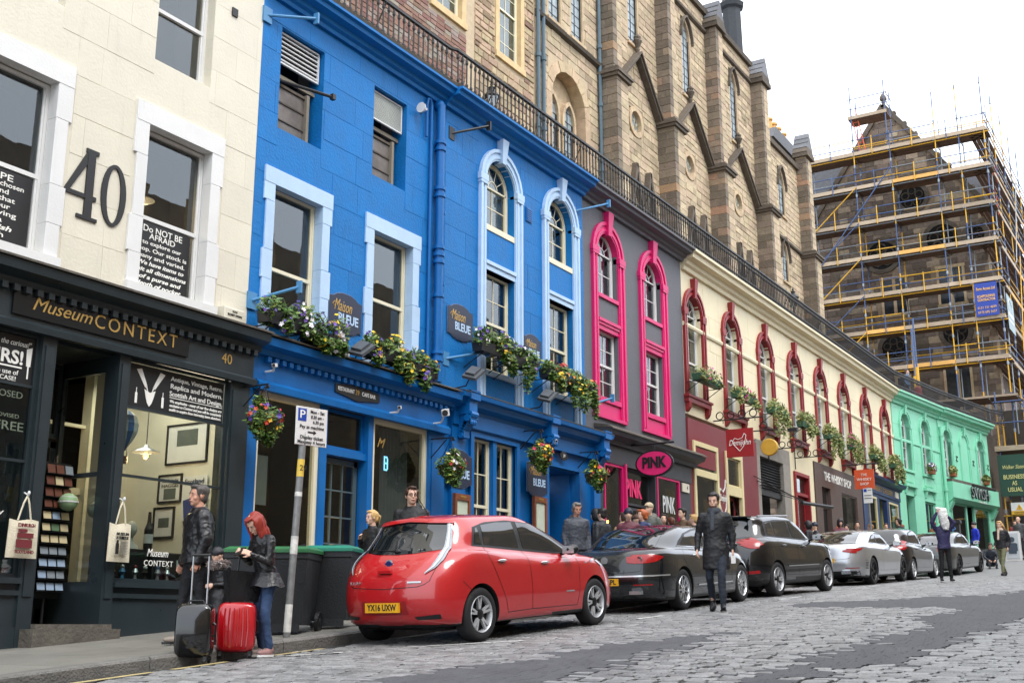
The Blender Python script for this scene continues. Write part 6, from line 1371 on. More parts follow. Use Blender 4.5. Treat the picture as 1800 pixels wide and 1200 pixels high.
# silver coupe -----------------------------------------------
c = saloon('silver two door coupe with slim red tail lights parked between two darker cars', (30.16,7.70,32.89,7.6), 4.70, 1.84, 2.73, 1.06, 1.39, SV_, coupe=True, r=.34, n=5, style=2, rimm=RIMD, boot=1.02)
for sg, md in ((-1,'R'),(1,'L')):
    c.ruled([(sg*.45,.86),(sg*.6,.885),(sg*.76,.90)],[(sg*.45,.83),(sg*.6,.80),(sg*.76,.78)],'B',TLR,'tail_light',off=.012,nu=12,nv=4); c.ruled([(.12,.90),(.42,.91)],[(.12,.79),(.3,.85)],md,TLR,'tail_light',off=.012,nu=8,nv=4); c.t.add('exhaust', MB().cbox((.03,sg*.52,.32),(.12,.2,.06)), CHR)
    c.ruled([(sg*.5,.44),(sg*.8,.44)],[(sg*.5,.42),(sg*.8,.42)],'B',TLR,'bumper_reflector',off=.008,nv=1)
    for k in range(5): c.ruled([(.44,.56-k*.035),(.62,.56-k*.035)],[(.44,.545-k*.035),(.62,.545-k*.035)],md,PLAST,'side_vent',off=.005,nu=4,nv=1)
c.plate('B',.62,'SN65 RCF'); c.ruled([(-.8,.36),(0,.36),(.8,.36)],[(-.8,.24),(0,.24),(.8,.24)],'B',PLAST,'rear_diffuser',off=.004,nu=20,nv=3)
# dark small hatchback ----------------------------------------
c = saloon('dark anthracite small hatchback parked beyond the silver coupe', (34.55,7.70,37.14,7.64), 4.05, 1.74, 2.6, .72, 1.50, AN_, hatch=1, r=.31, boot=1.02, n=7, style=1)
for sg, md in ((-1,'R'),(1,'L')): c.ruled([(sg*.62,1.12),(sg*.76,1.05)],[(sg*.55,.86),(sg*.76,.84)],'B',TLR,'tail_light',off=.012,nu=8,nv=4); c.ruled([(.1,1.10),(.22,1.12)],[(.1,.82),(.36,.9)],md,TLR,'tail_light',off=.012,nu=8,nv=4)
c.plate('B',.7,'SY12 HTB')
# mid grey saloon ---------------------------------------------
c = saloon('mid grey saloon parked last in the row beside the mint green shop', (41.15,7.70,43.88,7.48), 4.75, 1.83, 2.74, 1.05, 1.44, GG_, r=.33, n=5, style=2, rimm=RIMD)
for sg, md in ((-1,'R'),(1,'L')): c.ruled([(sg*.5,.90),(sg*.76,.92)],[(sg*.5,.80),(sg*.76,.76)],'B',TLR,'tail_light',off=.012,nu=8,nv=4); c.ruled([(.12,.92),(.4,.92)],[(.12,.77),(.32,.82)],md,TLR,'tail_light',off=.012,nu=8,nv=4)
c.plate('B',.55,'SK13 GRY')
# ------------------------------------------------------------------ things on the fronts
LEAF = mat('leaf_green', '#4c6b2c', .5, .15, 8, .4, .03, hex2='#83913f', fac2=.3); LEAF2 = mat('pale_shrub_leaf', '#7d8b4e', .6, .15, 8, .35, .03, hex2='#a89a6a', fac2=.3)
FL = {k: mat('petal_'+k, h, .5, .1, 8, .15, .02) for k, h in dict(yellow='#e8c020', purple='#5b3f9c', white='#e9e4ea', red='#b5212e', pink='#c23a80', orange='#e08a28').items()}
HEATH = mat('dry_heather', '#9a7468', .7, .1, 8, .3, .02)
def leaves(n, blobs, r, size=.05, drop=0.):
    mb = MB(); n = int(n*1.7)
    for i in range(n):
        c, rad = r.choice(blobs); 
        while True:
            d = V((r.uniform(-1,1), r.uniform(-1,1), r.uniform(-1,1)))
            if .25 < d.length < 1: break
        p = V(c)+V((d.x*rad[0], d.y*rad[1], d.z*rad[2]))
        a = V((r.gauss(0,1), r.gauss(0,1), r.gauss(0,1))).normalized(); b = a.orthogonal().normalized(); s_ = size*r.uniform(.5, 1.7); k = len(mb.v)
        w_ = a.cross(b)*.0+b*s_*.42
        mb.v += [tuple(p-a*s_), tuple(p-w_*1+a.cross(b)*s_*.12), tuple(p+a*s_), tuple(p+w_+a.cross(b)*s_*.12)]; mb.f += [(k,k+1,k+2),(k,k+2,k+3)]
    return mb
def blossoms(n, blobs, r, size=.042):
    mb = MB(); ctr = [r.choice(blobs) for _ in range(4)]; blobs = ctr
    for i in range(n):
        c, rad = r.choice(blobs); d = V((r.gauss(0,1), -abs(r.gauss(0,1)), r.gauss(.4,1))).normalized(); p = V(c)+V((d.x*rad[0], d.y*rad[1], d.z*rad[2]))*1.03
        nrm = (d+V((r.gauss(0,.3), r.gauss(-.3,.3), r.gauss(0,.3)))).normalized(); u = nrm.orthogonal().normalized(); v = nrm.cross(u); k = len(mb.v); s_ = size*r.uniform(.7,1.3)
        mb.v.append(tuple(p+nrm*s_*.1))
        for q in range(10): a = 2*pi*q/10; rr = s_*(1 if q % 2 else .62); mb.v.append(tuple(p+u*rr*cos(a)+v*rr*sin(a)+nrm*s_*.3))
        mb.f += [(k, k+1+q, k+1+(q+1) % 10) for q in range(10)]
    return mb
def planter(x0, x1, z, y, label, cols, seed, group, boxm=BLACK, leaf=LEAF, n=900, trail=.35, up=.27, size=.05, D=12.86, cat='window box', nf=17):
    r = random.Random(seed); t = T('window_box', label, cat, ((x0+x1)/2, y, z), group=group)
    t.add('box', MB().prism([(y-.14,z+.2),(y-.11,z),(y+.11,z),(y+.14,z+.2)], x0, x1, 'x'), boxm)
    for x in (x0+.1, x1-.1): t.add('bracket', MB().tube((x, y-.12, z-.015), (x, D, z-.015), .012, n=5).tube((x, y-.1, z-.015), (x, D, z-.3), .012, n=5), BLACK)
    blobs = []; k = max(3, int((x1-x0)/.22))
    for i in range(k):
        x = x0+(x1-x0)*(i+.5)/k; blobs.append(((x, y, z+.2+r.uniform(0,up*.5)), (.2, .17, up*r.uniform(.6,1.1)))) 
        if r.random() < .75: q = r.uniform(.4,1)*trail; blobs.append(((x+r.uniform(-.08,.08), y-.15, z+.12-q*.5), (.13, .09, q*.62)))
    t.add('foliage', leaves(n, blobs, r, size), leaf, kind='stuff')
    for c in cols: t.add('flowers', blossoms(nf, blobs[::2] if cols.index(c) % 2 else blobs, r), FL[c] if c in FL else HEATH, kind='stuff')
    return t
GB = 'flower boxes along the blue fronts'
planter(12.98, 13.95, 4.62, 12.5, 'flower box with purple and white blooms at the left end of the blue front', ['purple','purple','white'], 1, GB, trail=.3)
planter(13.98, 14.92, 4.52, 12.5, 'flower box with yellow and violet blooms beside the first oval sign on the blue front', ['yellow','purple','white'], 2, GB, trail=.35)
planter(15.6, 16.5, 4.58, 12.5, 'flower box full of yellow pansies under the second rectangular blue window', ['yellow','yellow','purple'], 3, GB)
planter(16.6, 17.6, 4.5, 12.5, 'long trailing flower box with yellow blooms beside the blue drainpipe', ['yellow','purple','orange'], 4, GB, trail=.7)
planter(19.05, 20.1, 5.38, 12.45, 'flower box with violet blooms under the first blue arched bay', ['purple','white','yellow'], 5, GB, trail=.35)
planter(20.15, 21.3, 5.32, 12.45, 'bushy trailing flower box with white blooms right of the first blue arched bay', ['white','purple'], 6, GB, trail=.7, n=1200)
planter(21.75, 22.7, 5.32, 12.45, 'flower box with dark red and yellow blooms under the second blue arched bay', ['yellow','red'], 7, GB, trail=.4)
planter(22.85, 24.1, 5.22, 12.45, 'leafy flower box at the right end of the blue front next to the grey wall', ['yellow','orange'], 8, GB, trail=.6, n=1200)
GR = 'green window boxes on the cream and red terrace'; GBX = mat('green_box_paint', '#27503a', .5, .1, 4)
BXL = ['green box with tufts and a pink flower under the first red window','green box with magenta flowers and trailing stems under the second red window','green box with long trailing tendrils under the third red window','green box with shaggy shrub under the fourth red window','green box with thick yellow-green trailing plant under the fifth red window','box with heather and pink blooms under the sixth red window','box with golden green bush under the seventh red window','box with a large shaggy pale bush under the last red window']
for i, cx in enumerate(RW): planter(cx-.95, cx+.75, 6.86, 12.48, BXL[i], [['pink'],['pink'],[],['heath'],[],['heath','pink'],[],['heath']][i], 30+i, GR, GBX, LEAF2, n=[260,500,750,800,1100,1000,1000,1300][i], trail=[.1,.45,.9,.5,.9,.7,.6,.9][i], up=[.25,.25,.3,.35,.3,.4,.35,.4][i], size=.058, D=12.84, nf=20)
GN = 'small plant pots on the mint green sills'
def pot(t_, lx, z, label, cols, seed):
    p = t_.r.matrix_world @ V((lx, -.12, 0)); p = M4.Translation(V(t_.r.location)) @ M4.Rotation(t_.r.rotation_euler[2], 4, 'Z') @ V((lx, -.2, 0)); r = random.Random(seed)
    t = T('plant_pot', label, 'plant pot', (p.x, p.y, z), group=GN); t.add('pot', MB().cbox((p.x,p.y,z+.1),(.6,.25,.2)), mat('terracotta','#9a5a3a',.8) if 'terracotta' not in bpy.data.materials else bpy.data.materials['terracotta'])
    bl = [((p.x+d,p.y,z+.3),(.25,.2,.25)) for d in (-.2,.2)]; t.add('foliage', leaves(220, bl, r, .07), LEAF2, kind='stuff')
    for c in cols: t.add('flowers', blossoms(30, bl, r, .05), FL[c], kind='stuff')
pot(gA, 4.2, 7.27, 'pot of white and purple flowers on the green sill left of the bend', ['white','purple'], 61); pot(gB, 1.0, 7.42, 'leafy terracotta pot on the first sill above the bend shop sign', [], 62); pot(gB, 5.8, 7.42, 'leafy terracotta pot on the last green sill by the scaffolding', [], 63)
# hanging baskets
def basket(x, y, z, label, cols, seed, arm_y=12.84, rad=.3):
    r = random.Random(seed); t = T('hanging_basket', label, 'hanging basket', (x, y, z), group='hanging baskets along the shop fronts')
    t.add('basket', MB().lathe([(.02,z-.22),(.15,z-.18),(.23,z-.06),(.26,z+.04)], (x,y,0), 12), mat('basket_moss','#3a3a22',.9) if 'basket_moss' not in bpy.data.materials else bpy.data.materials['basket_moss'])
    zt = z+.55; ch_ = MB()
    for k in range(3): a = 2*pi*k/3; ch_.tube((x+.24*cos(a), y+.24*sin(a), z+.04), (x, y, zt), .007, n=4)
    t.add('chains', ch_, BLACK); t.add('bracket', MB().path([(x, y-.06, zt+.02),(x, arm_y, zt+.03),(x, arm_y, zt-.45)], .014, 5).tube((x, y+.1, zt), (x, arm_y, zt-.4), .012, n=5).lathe([(.03,-.01),(.03,.01)], (x, y-.05, zt-.02), 8, 'x'), BLACK)
    bl = [((x+r.uniform(-.05,.05), y, z+.08), (rad, rad, .17)), ((x, y, z-.06), (rad*.8, rad*.8, .18)), ((x+r.uniform(-.15,.15), y-.08, z-.2), (.12, .1, .2)), ((x-.2, y-.1, z-.1), (.09, .09, .24)), ((x+.2, y-.05, z+.0), (.12,.12,.22)), ((x+r.uniform(-.1,.1), y, z+.26), (.1,.1,.12))]
    t.add('foliage', leaves(1000, bl, r, .042), LEAF, kind='stuff')
    for c in cols: t.add('flowers', blossoms(13, bl[:2], r, .038), FL[c], kind='stuff')
basket(12.85, 12.25, 3.0, 'hanging basket of red and yellow flowers at the corner of the blue and dark shops', ['red','red','yellow','purple'], 71)
basket(17.95, 12.3, 2.88, 'hanging basket topped with white and dark red flowers by the CCTV camera', ['white','red','yellow'], 72)
basket(21.3, 12.3, 3.5, 'hanging basket with orange and yellow flowers left of the dark blue doorway', ['yellow','orange','red'], 73)
basket(23.85, 12.3, 3.35, 'hanging basket with red flowers between the blue shop and the pink framed shop', ['red','red','yellow'], 74)
# shaped name plaques
PQ = mat('plaque_navy', '#232b42', .45, .08, 4); PQE = mat('plaque_edge', '#6d7f9c', .5)
def plaque(x0, x1, z0, z1, y, label):
    t = T('wall_plaque', label, 'sign', ((x0+x1)/2, y, z0), group='navy shaped restaurant plaques on the blue walls'); w, h = x1-x0, z1-z0
    pr = [(0,.12),(.12,.10),(.22,.04),(.38,0),(.62,0),(.78,.04),(.88,.10),(1,.12),(1,.86),(.88,.88),(.78,.95),(.62,1),(.38,1),(.22,.95),(.12,.88),(0,.86)]
    t.add('edge', MB().prism([(x0-.012+(w+.024)*a, z0-.012+(h+.024)*b) for a, b in pr], y-.012, y), PQE); t.add('board', MB().prism([(x0+w*a, z0+h*b) for a, b in pr], y-.022, y-.004), PQ)
    text(t, 'Maison', x0+w*.40, y-.024, z0+h*.66, w*.34, GOLD, w=w*.55, shear=.4); text(t, 'BLEUE', x0+w*.58, y-.024, z0+h*.36, w*.26, LBLUE, w=w*.62, off=.006)
    t.add('scroll_line', MB().path([(x0+w*.16, y-.024, z0+h*.6),(x0+w*.08,y-.024,z0+h*.66),(x0+w*.14,y-.024,z0+h*.74),(x0+w*.26,y-.024,z0+h*.7)], .006, 4), GOLD)
plaque(14.98, 15.86, 5.0, 5.72, 12.885, 'navy plaque with gold script between the two rectangular blue windows'); plaque(18.52, 19.42, 5.62, 6.35, 12.825, 'navy plaque with gold script just right of the blue drainpipe')
plaque(21.5, 22.25, 5.7, 6.35, 12.825, 'navy plaque half hidden by flowers between the two arched bays'); plaque(18.42, 19.3, 2.62, 3.36, 12.74, 'navy plaque behind the second hanging basket at street level'); plaque(21.45, 22.3, 2.72, 3.55, 12.72, 'navy plaque left of the dark blue doorway at street level')
def menu(x0, x1, z0, z1, label):
    t = T('menu_board', label, 'menu board', ((x0+x1)/2, 12.75, z0), group='wooden menu boards by the blue doors'); y = 12.70
    t.add('wood_frame', MB().box(x0,x0+.07,y-.03,y+.04,z0,z1).box(x1-.07,x1,y-.03,y+.04,z0,z1).box(x0+.07,x1-.07,y-.03,y+.04,z0,z0+.07).box(x0+.07,x1-.07,y-.03,y+.04,z1-.12,z1), WOOD)
    t.add('menu_sheet', MB().box(x0+.07, x1-.07, y, y+.03, z0+.07, z1-.12), mat('menu_paper','#bfc7b4',.7)); text(t, 'MENU', (x0+x1)/2, y-.035, z1-.06, .07, GOLD)
menu(18.66, 19.2, 1.7, 2.5, 'wooden framed menu board below the plaque behind the red car'); menu(21.7, 22.25, 1.8, 2.72, 'wooden framed menu board beside the dark blue doorway')
# drainpipes of the blue front
t = T('drainpipe', 'thick blue drainpipe with collars running down between the two blue fronts', 'drainpipe', (18.1, 12.78, 4.6), group='blue drainpipes'); p = MB().tube((18.1,12.76,4.6),(18.1,12.76,10.4),.085,n=12).ell((18.1,12.8,10.42),(.1,.12,.12),10,6)
for z in (5.0,5.15,6.3,7.0,7.15,7.3,8.4,8.55,9.4,9.55): p.tube((18.1,12.76,z),(18.1,12.76,z+.07),.115,n=12)
t.add('pipe', p, BLUED, smooth=40)
t = T('drainpipe', 'thin blue pipe with a bent top left of the thick drainpipe', 'drainpipe', (17.88, 12.84, 4.6), group='blue drainpipes'); t.add('pipe', MB().path([(17.88,12.84,4.6),(17.88,12.84,10.35),(17.84,12.84,10.45),(17.76,12.84,10.45),(17.72,12.84,10.3),(17.72,12.84,9.6)], .03, 8), BLUED)
t = T('drainpipe', 'slim blue pipe right of the thick drainpipe', 'drainpipe', (18.27, 12.8, 4.6), group='blue drainpipes'); p = MB().tube((18.27,12.8,4.6),(18.27,12.8,10.5),.035,n=8)
for z in (5.1,6.6,8.1,9.6): p.tube((18.27,12.8,z),(18.27,12.8,z+.06),.055,n=8)
t.add('pipe', p, BLUED)
t = T('drainpipe', 'mint green drainpipe where the green front bends', 'drainpipe', (gx, gy-.12, 2.5)); p = MB().tube((gx+.1,gy-.16,2.5),(gx+.1,gy-.16,9.9),.08,n=10)
for z in (4.6,6.6,9.4): p.tube((gx+.1,gy-.16,z),(gx+.1,gy-.16,z+.2),.12,n=10)
t.add('pipe', p, MINT)
t = T('wall_lamp', 'small white bulkhead lamp high on the blue wall beside the pipes', 'lamp', (17.5, 12.8, 10.05)); t.add('bracket', MB().tube((17.6,12.9,10.1),(17.5,12.7,10.08),.03), SILV); t.add('lamp_head', MB().lathe([(.03,.06),(.10,-.04),(.11,-.08)], (17.42,12.72,10.06), 12, 'x'), WHITE)
# flag brackets
for i, (a, b, lb) in enumerate((((13.1,12.88,5.05),(13.55,12.3,5.3),'pale blue wall bracket left of the first blue window'),((18.5,12.84,5.15),(19.5,12.5,5.45),'pale blue wall bracket above the blue shop cornice'),((24.3,12.84,5.1),(25.1,12.45,5.4),'pale blue wall bracket beside the grey wall'),((18.6,12.84,10.0),(19.35,12.4,10.35),'dark wall bracket under the blue cornice by the pipes'),((23.95,12.84,9.95),(25.0,12.4,10.4),'blue wall bracket under the cornice at the grey wall'),((13.1,12.88,10.1),(13.9,12.5,10.3),'blue wall bracket at the top left of the blue wall'))):
    t = T('wall_bracket', lb, 'bracket', a, group='flag brackets on the blue walls'); m_ = BLUEG if i != 3 else BLACK; t.add('arm', MB().tube(a, b, .028, n=8), m_); t.add('wall_plate', MB().box(a[0]-.1,a[0]+.1,a[1]-.02,a[1]+.03,a[2]-.14,a[2]+.14), m_); t.add('end_plate', MB().box(b[0]-.02,b[0]+.02,b[1]-.06,b[1]+.04,b[2]-.1,b[2]+.1), m_)
# floodlights
FLG = mat('floodlight_grey', '#4c5054', .45, .1, 5)
for x, y, z, lb in ((15.25,12.35,4.62,'grey floodlight on the blue cornice left of the pansy box'),(18.7,12.3,4.82,'grey floodlight above the blue cornice right of the drainpipe'),(21.55,12.25,4.84,'grey floodlight on the cornice between the arched bays')):
    t = T('floodlight', lb, 'floodlight', (x,y,z), group='floodlights on the blue cornice'); m_ = M4.Rotation(R(-35), 3, 'Y') @ M4.Rotation(R(20), 3, 'X'); t.add('housing', MB().cbox((x,y,z),(.42,.30,.06),m_).cbox((x-.02,y,z+.05),(.3,.2,.06),m_), FLG); t.add('glass_face', MB().cbox((x,y,z-.035),(.36,.24,.012),m_), TLC); t.add('arm', MB().path([(x,y+.05,z),(x+.1,y+.25,z-.2),(x+.1,12.8,z-.22)],.014,5), BLACK)
def cctv(x, y, z, lb, wy, s_=1., d=(-.8,-.5,-.2)):
    t = T('security_camera', lb, 'camera', (x,y,z), group='security cameras on the fronts'); d = V(d).normalized(); c = V((x,y,z)); t.add('housing', MB().tube(c-d*.12*s_, c+d*.16*s_, .055*s_, n=4), WHITE); t.add('lens', MB().tube(c+d*.16*s_, c+d*.17*s_, .035*s_, n=12), BLACK); t.add('mount', MB().path([c, c+V((.08,.12,-.1))*s_, (x+.08*s_, wy, z-.1*s_)], .018, 6), WHITE)
cctv(17.75,12.3,3.9,'large white box camera on the blue shop corner by the second basket',12.7,1.6); cctv(13.25,12.45,3.97,'small silver camera under the cornice at the left end of the blue shop',12.7,.7); cctv(16.45,12.4,3.8,'small camera right of the restaurant name sign',12.7,.7); cctv(22.1,12.35,3.95,'small camera above the third hanging basket',12.7,.6)
t = T('alarm_box', 'cream alarm box on the dark shop cornice at the corner of the cream wall', 'alarm', (12.6,12.8,4.5)); t.add('case', MB().block(12.38,12.8,12.72,12.88,4.52,4.78,.02), CREAM); t.add('base_strip', MB().box(12.4,12.8,12.74,12.88,4.46,4.52), BLACK); text(t, 'SECURITY SYSTEMS', 12.59, 12.715, 4.66, .05, BLACK, w=.3); text(t, 'GAS', 12.59, 12.715, 4.72, .04, BLACK, w=.1)
# projecting signs
def ell_pts(cx, cz, a, b, n=28): return [(cx+a*cos(2*pi*i/n), cz+b*sin(2*pi*i/n)) for i in range(n)]
def proj_sign(x, y, z, label, build): 
    t = T('hanging_sign', label, 'sign', (x,y,z)); build(t, x, y, z); return t
RX = (R(90),0,R(-90))
def _pink(t, x, y, z):   # faces down the street (-X)
    t.add('black_rim', MB().prism([(y+a,z+b) for a,b in ell_pts(0,0,.52,.335)], x-.03, x+.03, 'x'), BLACK); t.add('pink_oval', MB().prism([(y+a,z+b) for a,b in ell_pts(0,0,.47,.295)], x-.05, x-.03, 'x'), mat('sign_pink','#dd2a6e',.4)); text(t, 'PINK', x-.06, y, z+.01, .36, BLACK, w=.66, rot=RX, off=.018); t.add('bracket', MB().tube((x,y-.55,z+.5),(x,12.9,z+.5),.025).tube((x,y,z+.33),(x,y,z+.5),.015), BLACK)
proj_sign(26.6, 12.05, 3.95, 'oval pink sign with black letters hanging over the pink framed shop', _pink)
def _demi(t, x, y, z):
    t.add('red_panel', MB().box(x-.025,x+.025,y-.42,y+.42,z-.42,z+.42), mat('sign_dark_red','#9c1f24',.45)); text(t, 'Demijohn', x-.035, y, z, .24, WLET, w=.68, rot=RX, shear=.3); ht = MB()
    pts = [(0,-.36),(-.22,-.12),(-.3,.08),(-.22,.2),(-.05,.14),(.12,.2),(.22,.38),(.3,.3),(.24,.05),(.18,-.15),(0,-.36)]; ht.path([(x-.035,y-a*.7,z+b*.7) for a,b in pts], .011, 4); t.add('heart_outline', ht, WLET)
    sc_ = MB().tube((x,y-.75,z+.72),(x,12.86,z+.72),.02)
    for k in range(4): sc_.lathe([(.10,-.012),(.125,-.012),(.125,.012),(.10,.012)], (x, y-.45+k*.35, z+.86), 12, 'x', caps=False)
    t.add('scroll_bracket', sc_, BLACK); t.add('hangers', MB().tube((x,y-.5,z+.62),(x,y-.5,z+.72),.012,n=4).tube((x,y+.5,z+.62),(x,y+.5,z+.72),.012,n=4), BLACK)
proj_sign(32.75, 12.05, 5.28, 'square dark red sign with a white heart outline over the maroon shop', _demi)
def _yel(t, x, y, z): t.add('disc', MB().lathe([(.25,-.08),(.27,-.06),(.27,.06),(.25,.08)], (x,y,z), 24, 'x'), mat('sign_ochre','#cfa23a',.5)); t.add('scroll_bracket', MB().tube((x,y-.3,z+.55),(x,12.86,z+.55),.02).tube((x,y,z+.38),(x,y,z+.55),.015).lathe([(.10,-.012),(.125,-.012),(.125,.012),(.10,.012)],(x,y+.15,z+.7),12,'x',caps=False), BLACK); t.add('spot_lamp', MB().cbox((x+.1,y-.75,z+.5),(.2,.3,.1)), BLACK)
proj_sign(35.1, 11.95, 5.44, 'round ochre yellow disc sign right of the dark red square sign', _yel)
def _wh(t, x, y, z):
    t.add('orange_panel', MB().box(x-.03,x+.03,y-.38,y+.38,z-.38,z+.38), OR)
    for i, s_ in enumerate(('THE','WHISKY','SHOP')): text(t, s_, x-.04, y, z+.17-i*.18, .15, WLET, w=(.24,.58,.34)[i], rot=RX)
    t.add('bracket', MB().tube((x,y-.6,z+.6),(x,12.86,z+.6),.025), BLACK)
proj_sign(46.4, 12.0, 5.62, 'orange square sign with white lettering over the brown shop', _wh)
t = T('awning_frame', 'bare metal awning frame with cables over the garage opening', 'awning', (38,12.8,4)); 
t.add('roller', MB().tube((37.9,11.9,3.95),(41.4,11.9,4.1),.06), BLACK)
for i in range(4): t.add('cable', MB().tube((36.0+.3*i,12.84,4.7-.12*i),(38.5+i*.9,11.95,4.0),.014,n=4), BLACK)
def scrollb(x, z, lb): 
    t = T('sign_bracket', lb, 'bracket', (x,12.8,z), group='empty scroll brackets on the cream terrace'); mb = MB().tube((x,11.6,z),(x,12.86,z),.018).tube((x,12.84,z-.4),(x,12.84,z+.3),.018)
    for k in range(4): mb.lathe([(.09,-.01),(.115,-.01),(.115,.01),(.09,.01)], (x, 11.8+k*.28, z+.13), 12, 'x', caps=False)
    t.add('scroll_work', mb, BLACK)
scrollb(37.6,5.75,'ornate iron scroll bracket above the red framed door'); scrollb(40.4,5.8,'ornate iron scroll bracket right of the red framed door')
t = T('wall_emblem', 'white outline heart painted sign on the maroon wall beside the door', 'sign', (33.2,12.83,3.6)); pts = [(0,-.6),(-.28,-.2),(-.34,.12),(-.2,.3),(0,.2),(.18,.35),(.24,.6),(.32,.5),(.3,.1),(.22,-.25),(0,-.6)]; t.add('heart_outline', MB().path([(33.2+a,12.825,3.7+b) for a,b in pts], .02, 4), WLET); text(t, 'Demijohn', 33.2, 12.82, 3.72, .3, WLET, w=.5, shear=.3)
# ------------------------------------------------------------------ pavement furniture
POLM = mat('galvanised_pole', '#7e8080', .55, .25, 12, metal=.3)
def pxy(X, Y): return (X, Y, PZ(X))
t = T('parking_sign', 'white parking sign with a blue P on a leaning grey pole beside the wheelie bins', 'sign', (10.98, 9.9, PZ(10.98))); zb = PZ(10.98); a, b = V((10.97,9.9,zb)), V((11.13,9.9,2.62))
t.add('pole', MB().tube(a, b, .045, n=14), POLM, smooth=40); f = lambda q, k, m_, nm: t.add(nm, MB().tube(a.lerp(b, q), a.lerp(b, k), .0465, n=14), m_)
f(.02,.14,WHT,'sticker'); f(.36,.44,WHT,'sticker'); f(.62,.64,WHT,'sticker'); f(.71,.79,mat('yellow_sticker','#d8b84a',.5),'number_sticker'); text(t, '29', 11.085, 9.85, 1.93, .1, BLACK, rot=(R(90),0,R(-30)))
m_ = M4.Translation(V((11.20,9.845,2.47))) @ M4.Rotation(R(-12), 4, 'Z')
pl = MB().join(MB().block(-.245,.245,-.008,.008,-.245,.245,.004), m_); pl_ = t.add('sign_plate', pl, WHITE); pb = MB().join(MB().box(-.22,-.09,-.012,-.008,.06,.22), m_); t.add('blue_square', pb, mat('sign_blue','#2445a0',.4), pl_)
def st(s_, x, z, size, w, m2=BLACK):
    q = m_ @ V((x,-.0135,z)); text(t, s_, q.x, q.y, q.z, size, m2, w=w, rot=(R(90),0,R(-12)), parent=pl_, ext=.001, off=.001)
st('P',-.155,.14,.15,.08,WLET); st('Mon - Sat',.08,.19,.06,.22); st('8.30 am -',.08,.125,.06,.2); st('6.30 pm',.1,.06,.06,.17); st('Pay at machine',0,-.01,.06,.38); st('Display ticket',0,-.145,.06,.36); st('Max stay 4 hours',0,-.205,.06,.43)
ar = MB().join(MB().box(-.06,.03,-.012,-.008,-.085,-.065).prism([(.03,-.105),(.03,-.045),(.075,-.075)],-.012,-.008), m_); t.add('arrow', ar, BLACK, pl_)
# wheelie bins
BINB = mat('bin_body', '#202326', .5, .1, 6, bump=.1); BING = mat('bin_lid_green', '#2c6b3e', .45, .1, 6); BINT = mat('bin_lid_teal', '#1f7a63', .45, .1, 6)
def bin_(X, Y, rz, lid, label, w=.62, d=.74, h=1.02, group='wheelie bins on the pavement'):
    z = PZ(X); t = T('wheelie_bin', label, 'bin', (X,Y,z), rz, group=group, o=(0,0,0)); rg = []
    for zz, k in ((.10,.80),(.5,.9),(h-.12,1.0),(h-.10,1.03),(h-.02,1.03)): rg.append([(-w/2*k,-d/2*k,zz),(w/2*k,-d/2*k,zz),(w/2*k,d/2*k,zz),(-w/2*k,d/2*k,zz)])
    t.add('body', MB().loft(rg).box(-w/2*.7,w/2*.7,-d/2*.82,-d/2*.7,.02,.12), BINB)
    lm = MB().loft([[(-w/2*1.08,-d/2*1.1,h-.03),(w/2*1.08,-d/2*1.1,h-.03),(w/2*1.08,d/2*1.1,h-.01),(-w/2*1.08,d/2*1.1,h-.01)],[(-w/2*1.08,-d/2*1.1,h+.01),(w/2*1.08,-d/2*1.1,h+.01),(w/2*1.08,d/2*1.1,h+.03),(-w/2*1.08,d/2*1.1,h+.03)],[(-w/2*.85,-d/2*.9,h+.05),(w/2*.85,-d/2*.9,h+.05),(w/2*.85,d/2*.9,h+.07),(-w/2*.85,d/2*.9,h+.07)]]); t.add('lid', lm, lid)
    for sg in (-1,1): wl_ = t.add('wheel', MB().lathe([(.125,-.03),(.14,-.02),(.14,.02),(.125,.03)], (sg*(w/2+.01), d/2*.78, .14), 20, 'x'), BLK); t.add('wheel_hub', MB().lathe([(.05,-.035),(.05,.035)], (sg*(w/2+.01), d/2*.78, .14), 12, 'x'), BINB, wl_)
    t.add('axle', MB().tube((-w/2,d/2*.78,.14),(w/2,d/2*.78,.14),.015), SILV); t.add('handle_bar', MB().tube((-w/2*.8,d/2*1.12,h-.08),(w/2*.8,d/2*1.12,h-.08),.018), BINB); return t
bin_(11.50, 10.38, R(-62), BING, 'black wheelie bin with a dull green lid right behind the leaning pole', w=.64, d=.78)
bin_(12.42, 10.42, R(-62), BINT, 'dark wheelie bin with a bright teal lid nearest the red car', w=.62, d=.74, h=1.02)
bin_(12.0, 11.45, R(-62), BING, 'dark wheelie bin with a green lid standing behind the first bin', w=.64, d=.76, h=1.05)
t = T('parking_sign', 'small white parking sign on a pole beneath the orange shop sign', 'sign', (40.2,10.3,PZ(40.2))); t.add('pole', MB().tube((40.2,10.3,PZ(40.2)),(40.2,10.3,4.6),.04), POLM); t.add('sign_plate', MB().box(40.13,40.15,10.15,10.45,4.05,4.55), WHITE); t.add('blue_square', MB().box(40.12,40.13,10.33,10.43,4.43,4.53), mat('sign_blue2','#2445a0',.4)); t.add('text_lines', MB().box(40.12,40.13,10.18,10.3,4.48,4.5).box(40.12,40.13,10.18,10.42,4.3,4.32).box(40.12,40.13,10.18,10.42,4.2,4.22), BLACK)
t = T('ticket_machine', 'dark parking ticket machine with a blue P in front of the green shop', 'ticket machine', (49.2,9.3,PZ(49.2))); z = PZ(49.2); t.add('cabinet', MB().block(49.05,49.4,9.1,9.5,z,z+1.5,.03).block(49.0,49.45,9.05,9.55,z+1.5,z+1.65,.03), BLK); text(t, 'P', 49.04, 9.3, z+1.25, .3, mat('sign_blue3','#5a8fd0',.4), rot=RX)
ax_, ay_ = 51.8, 7.6; z = G(ax_,ay_)
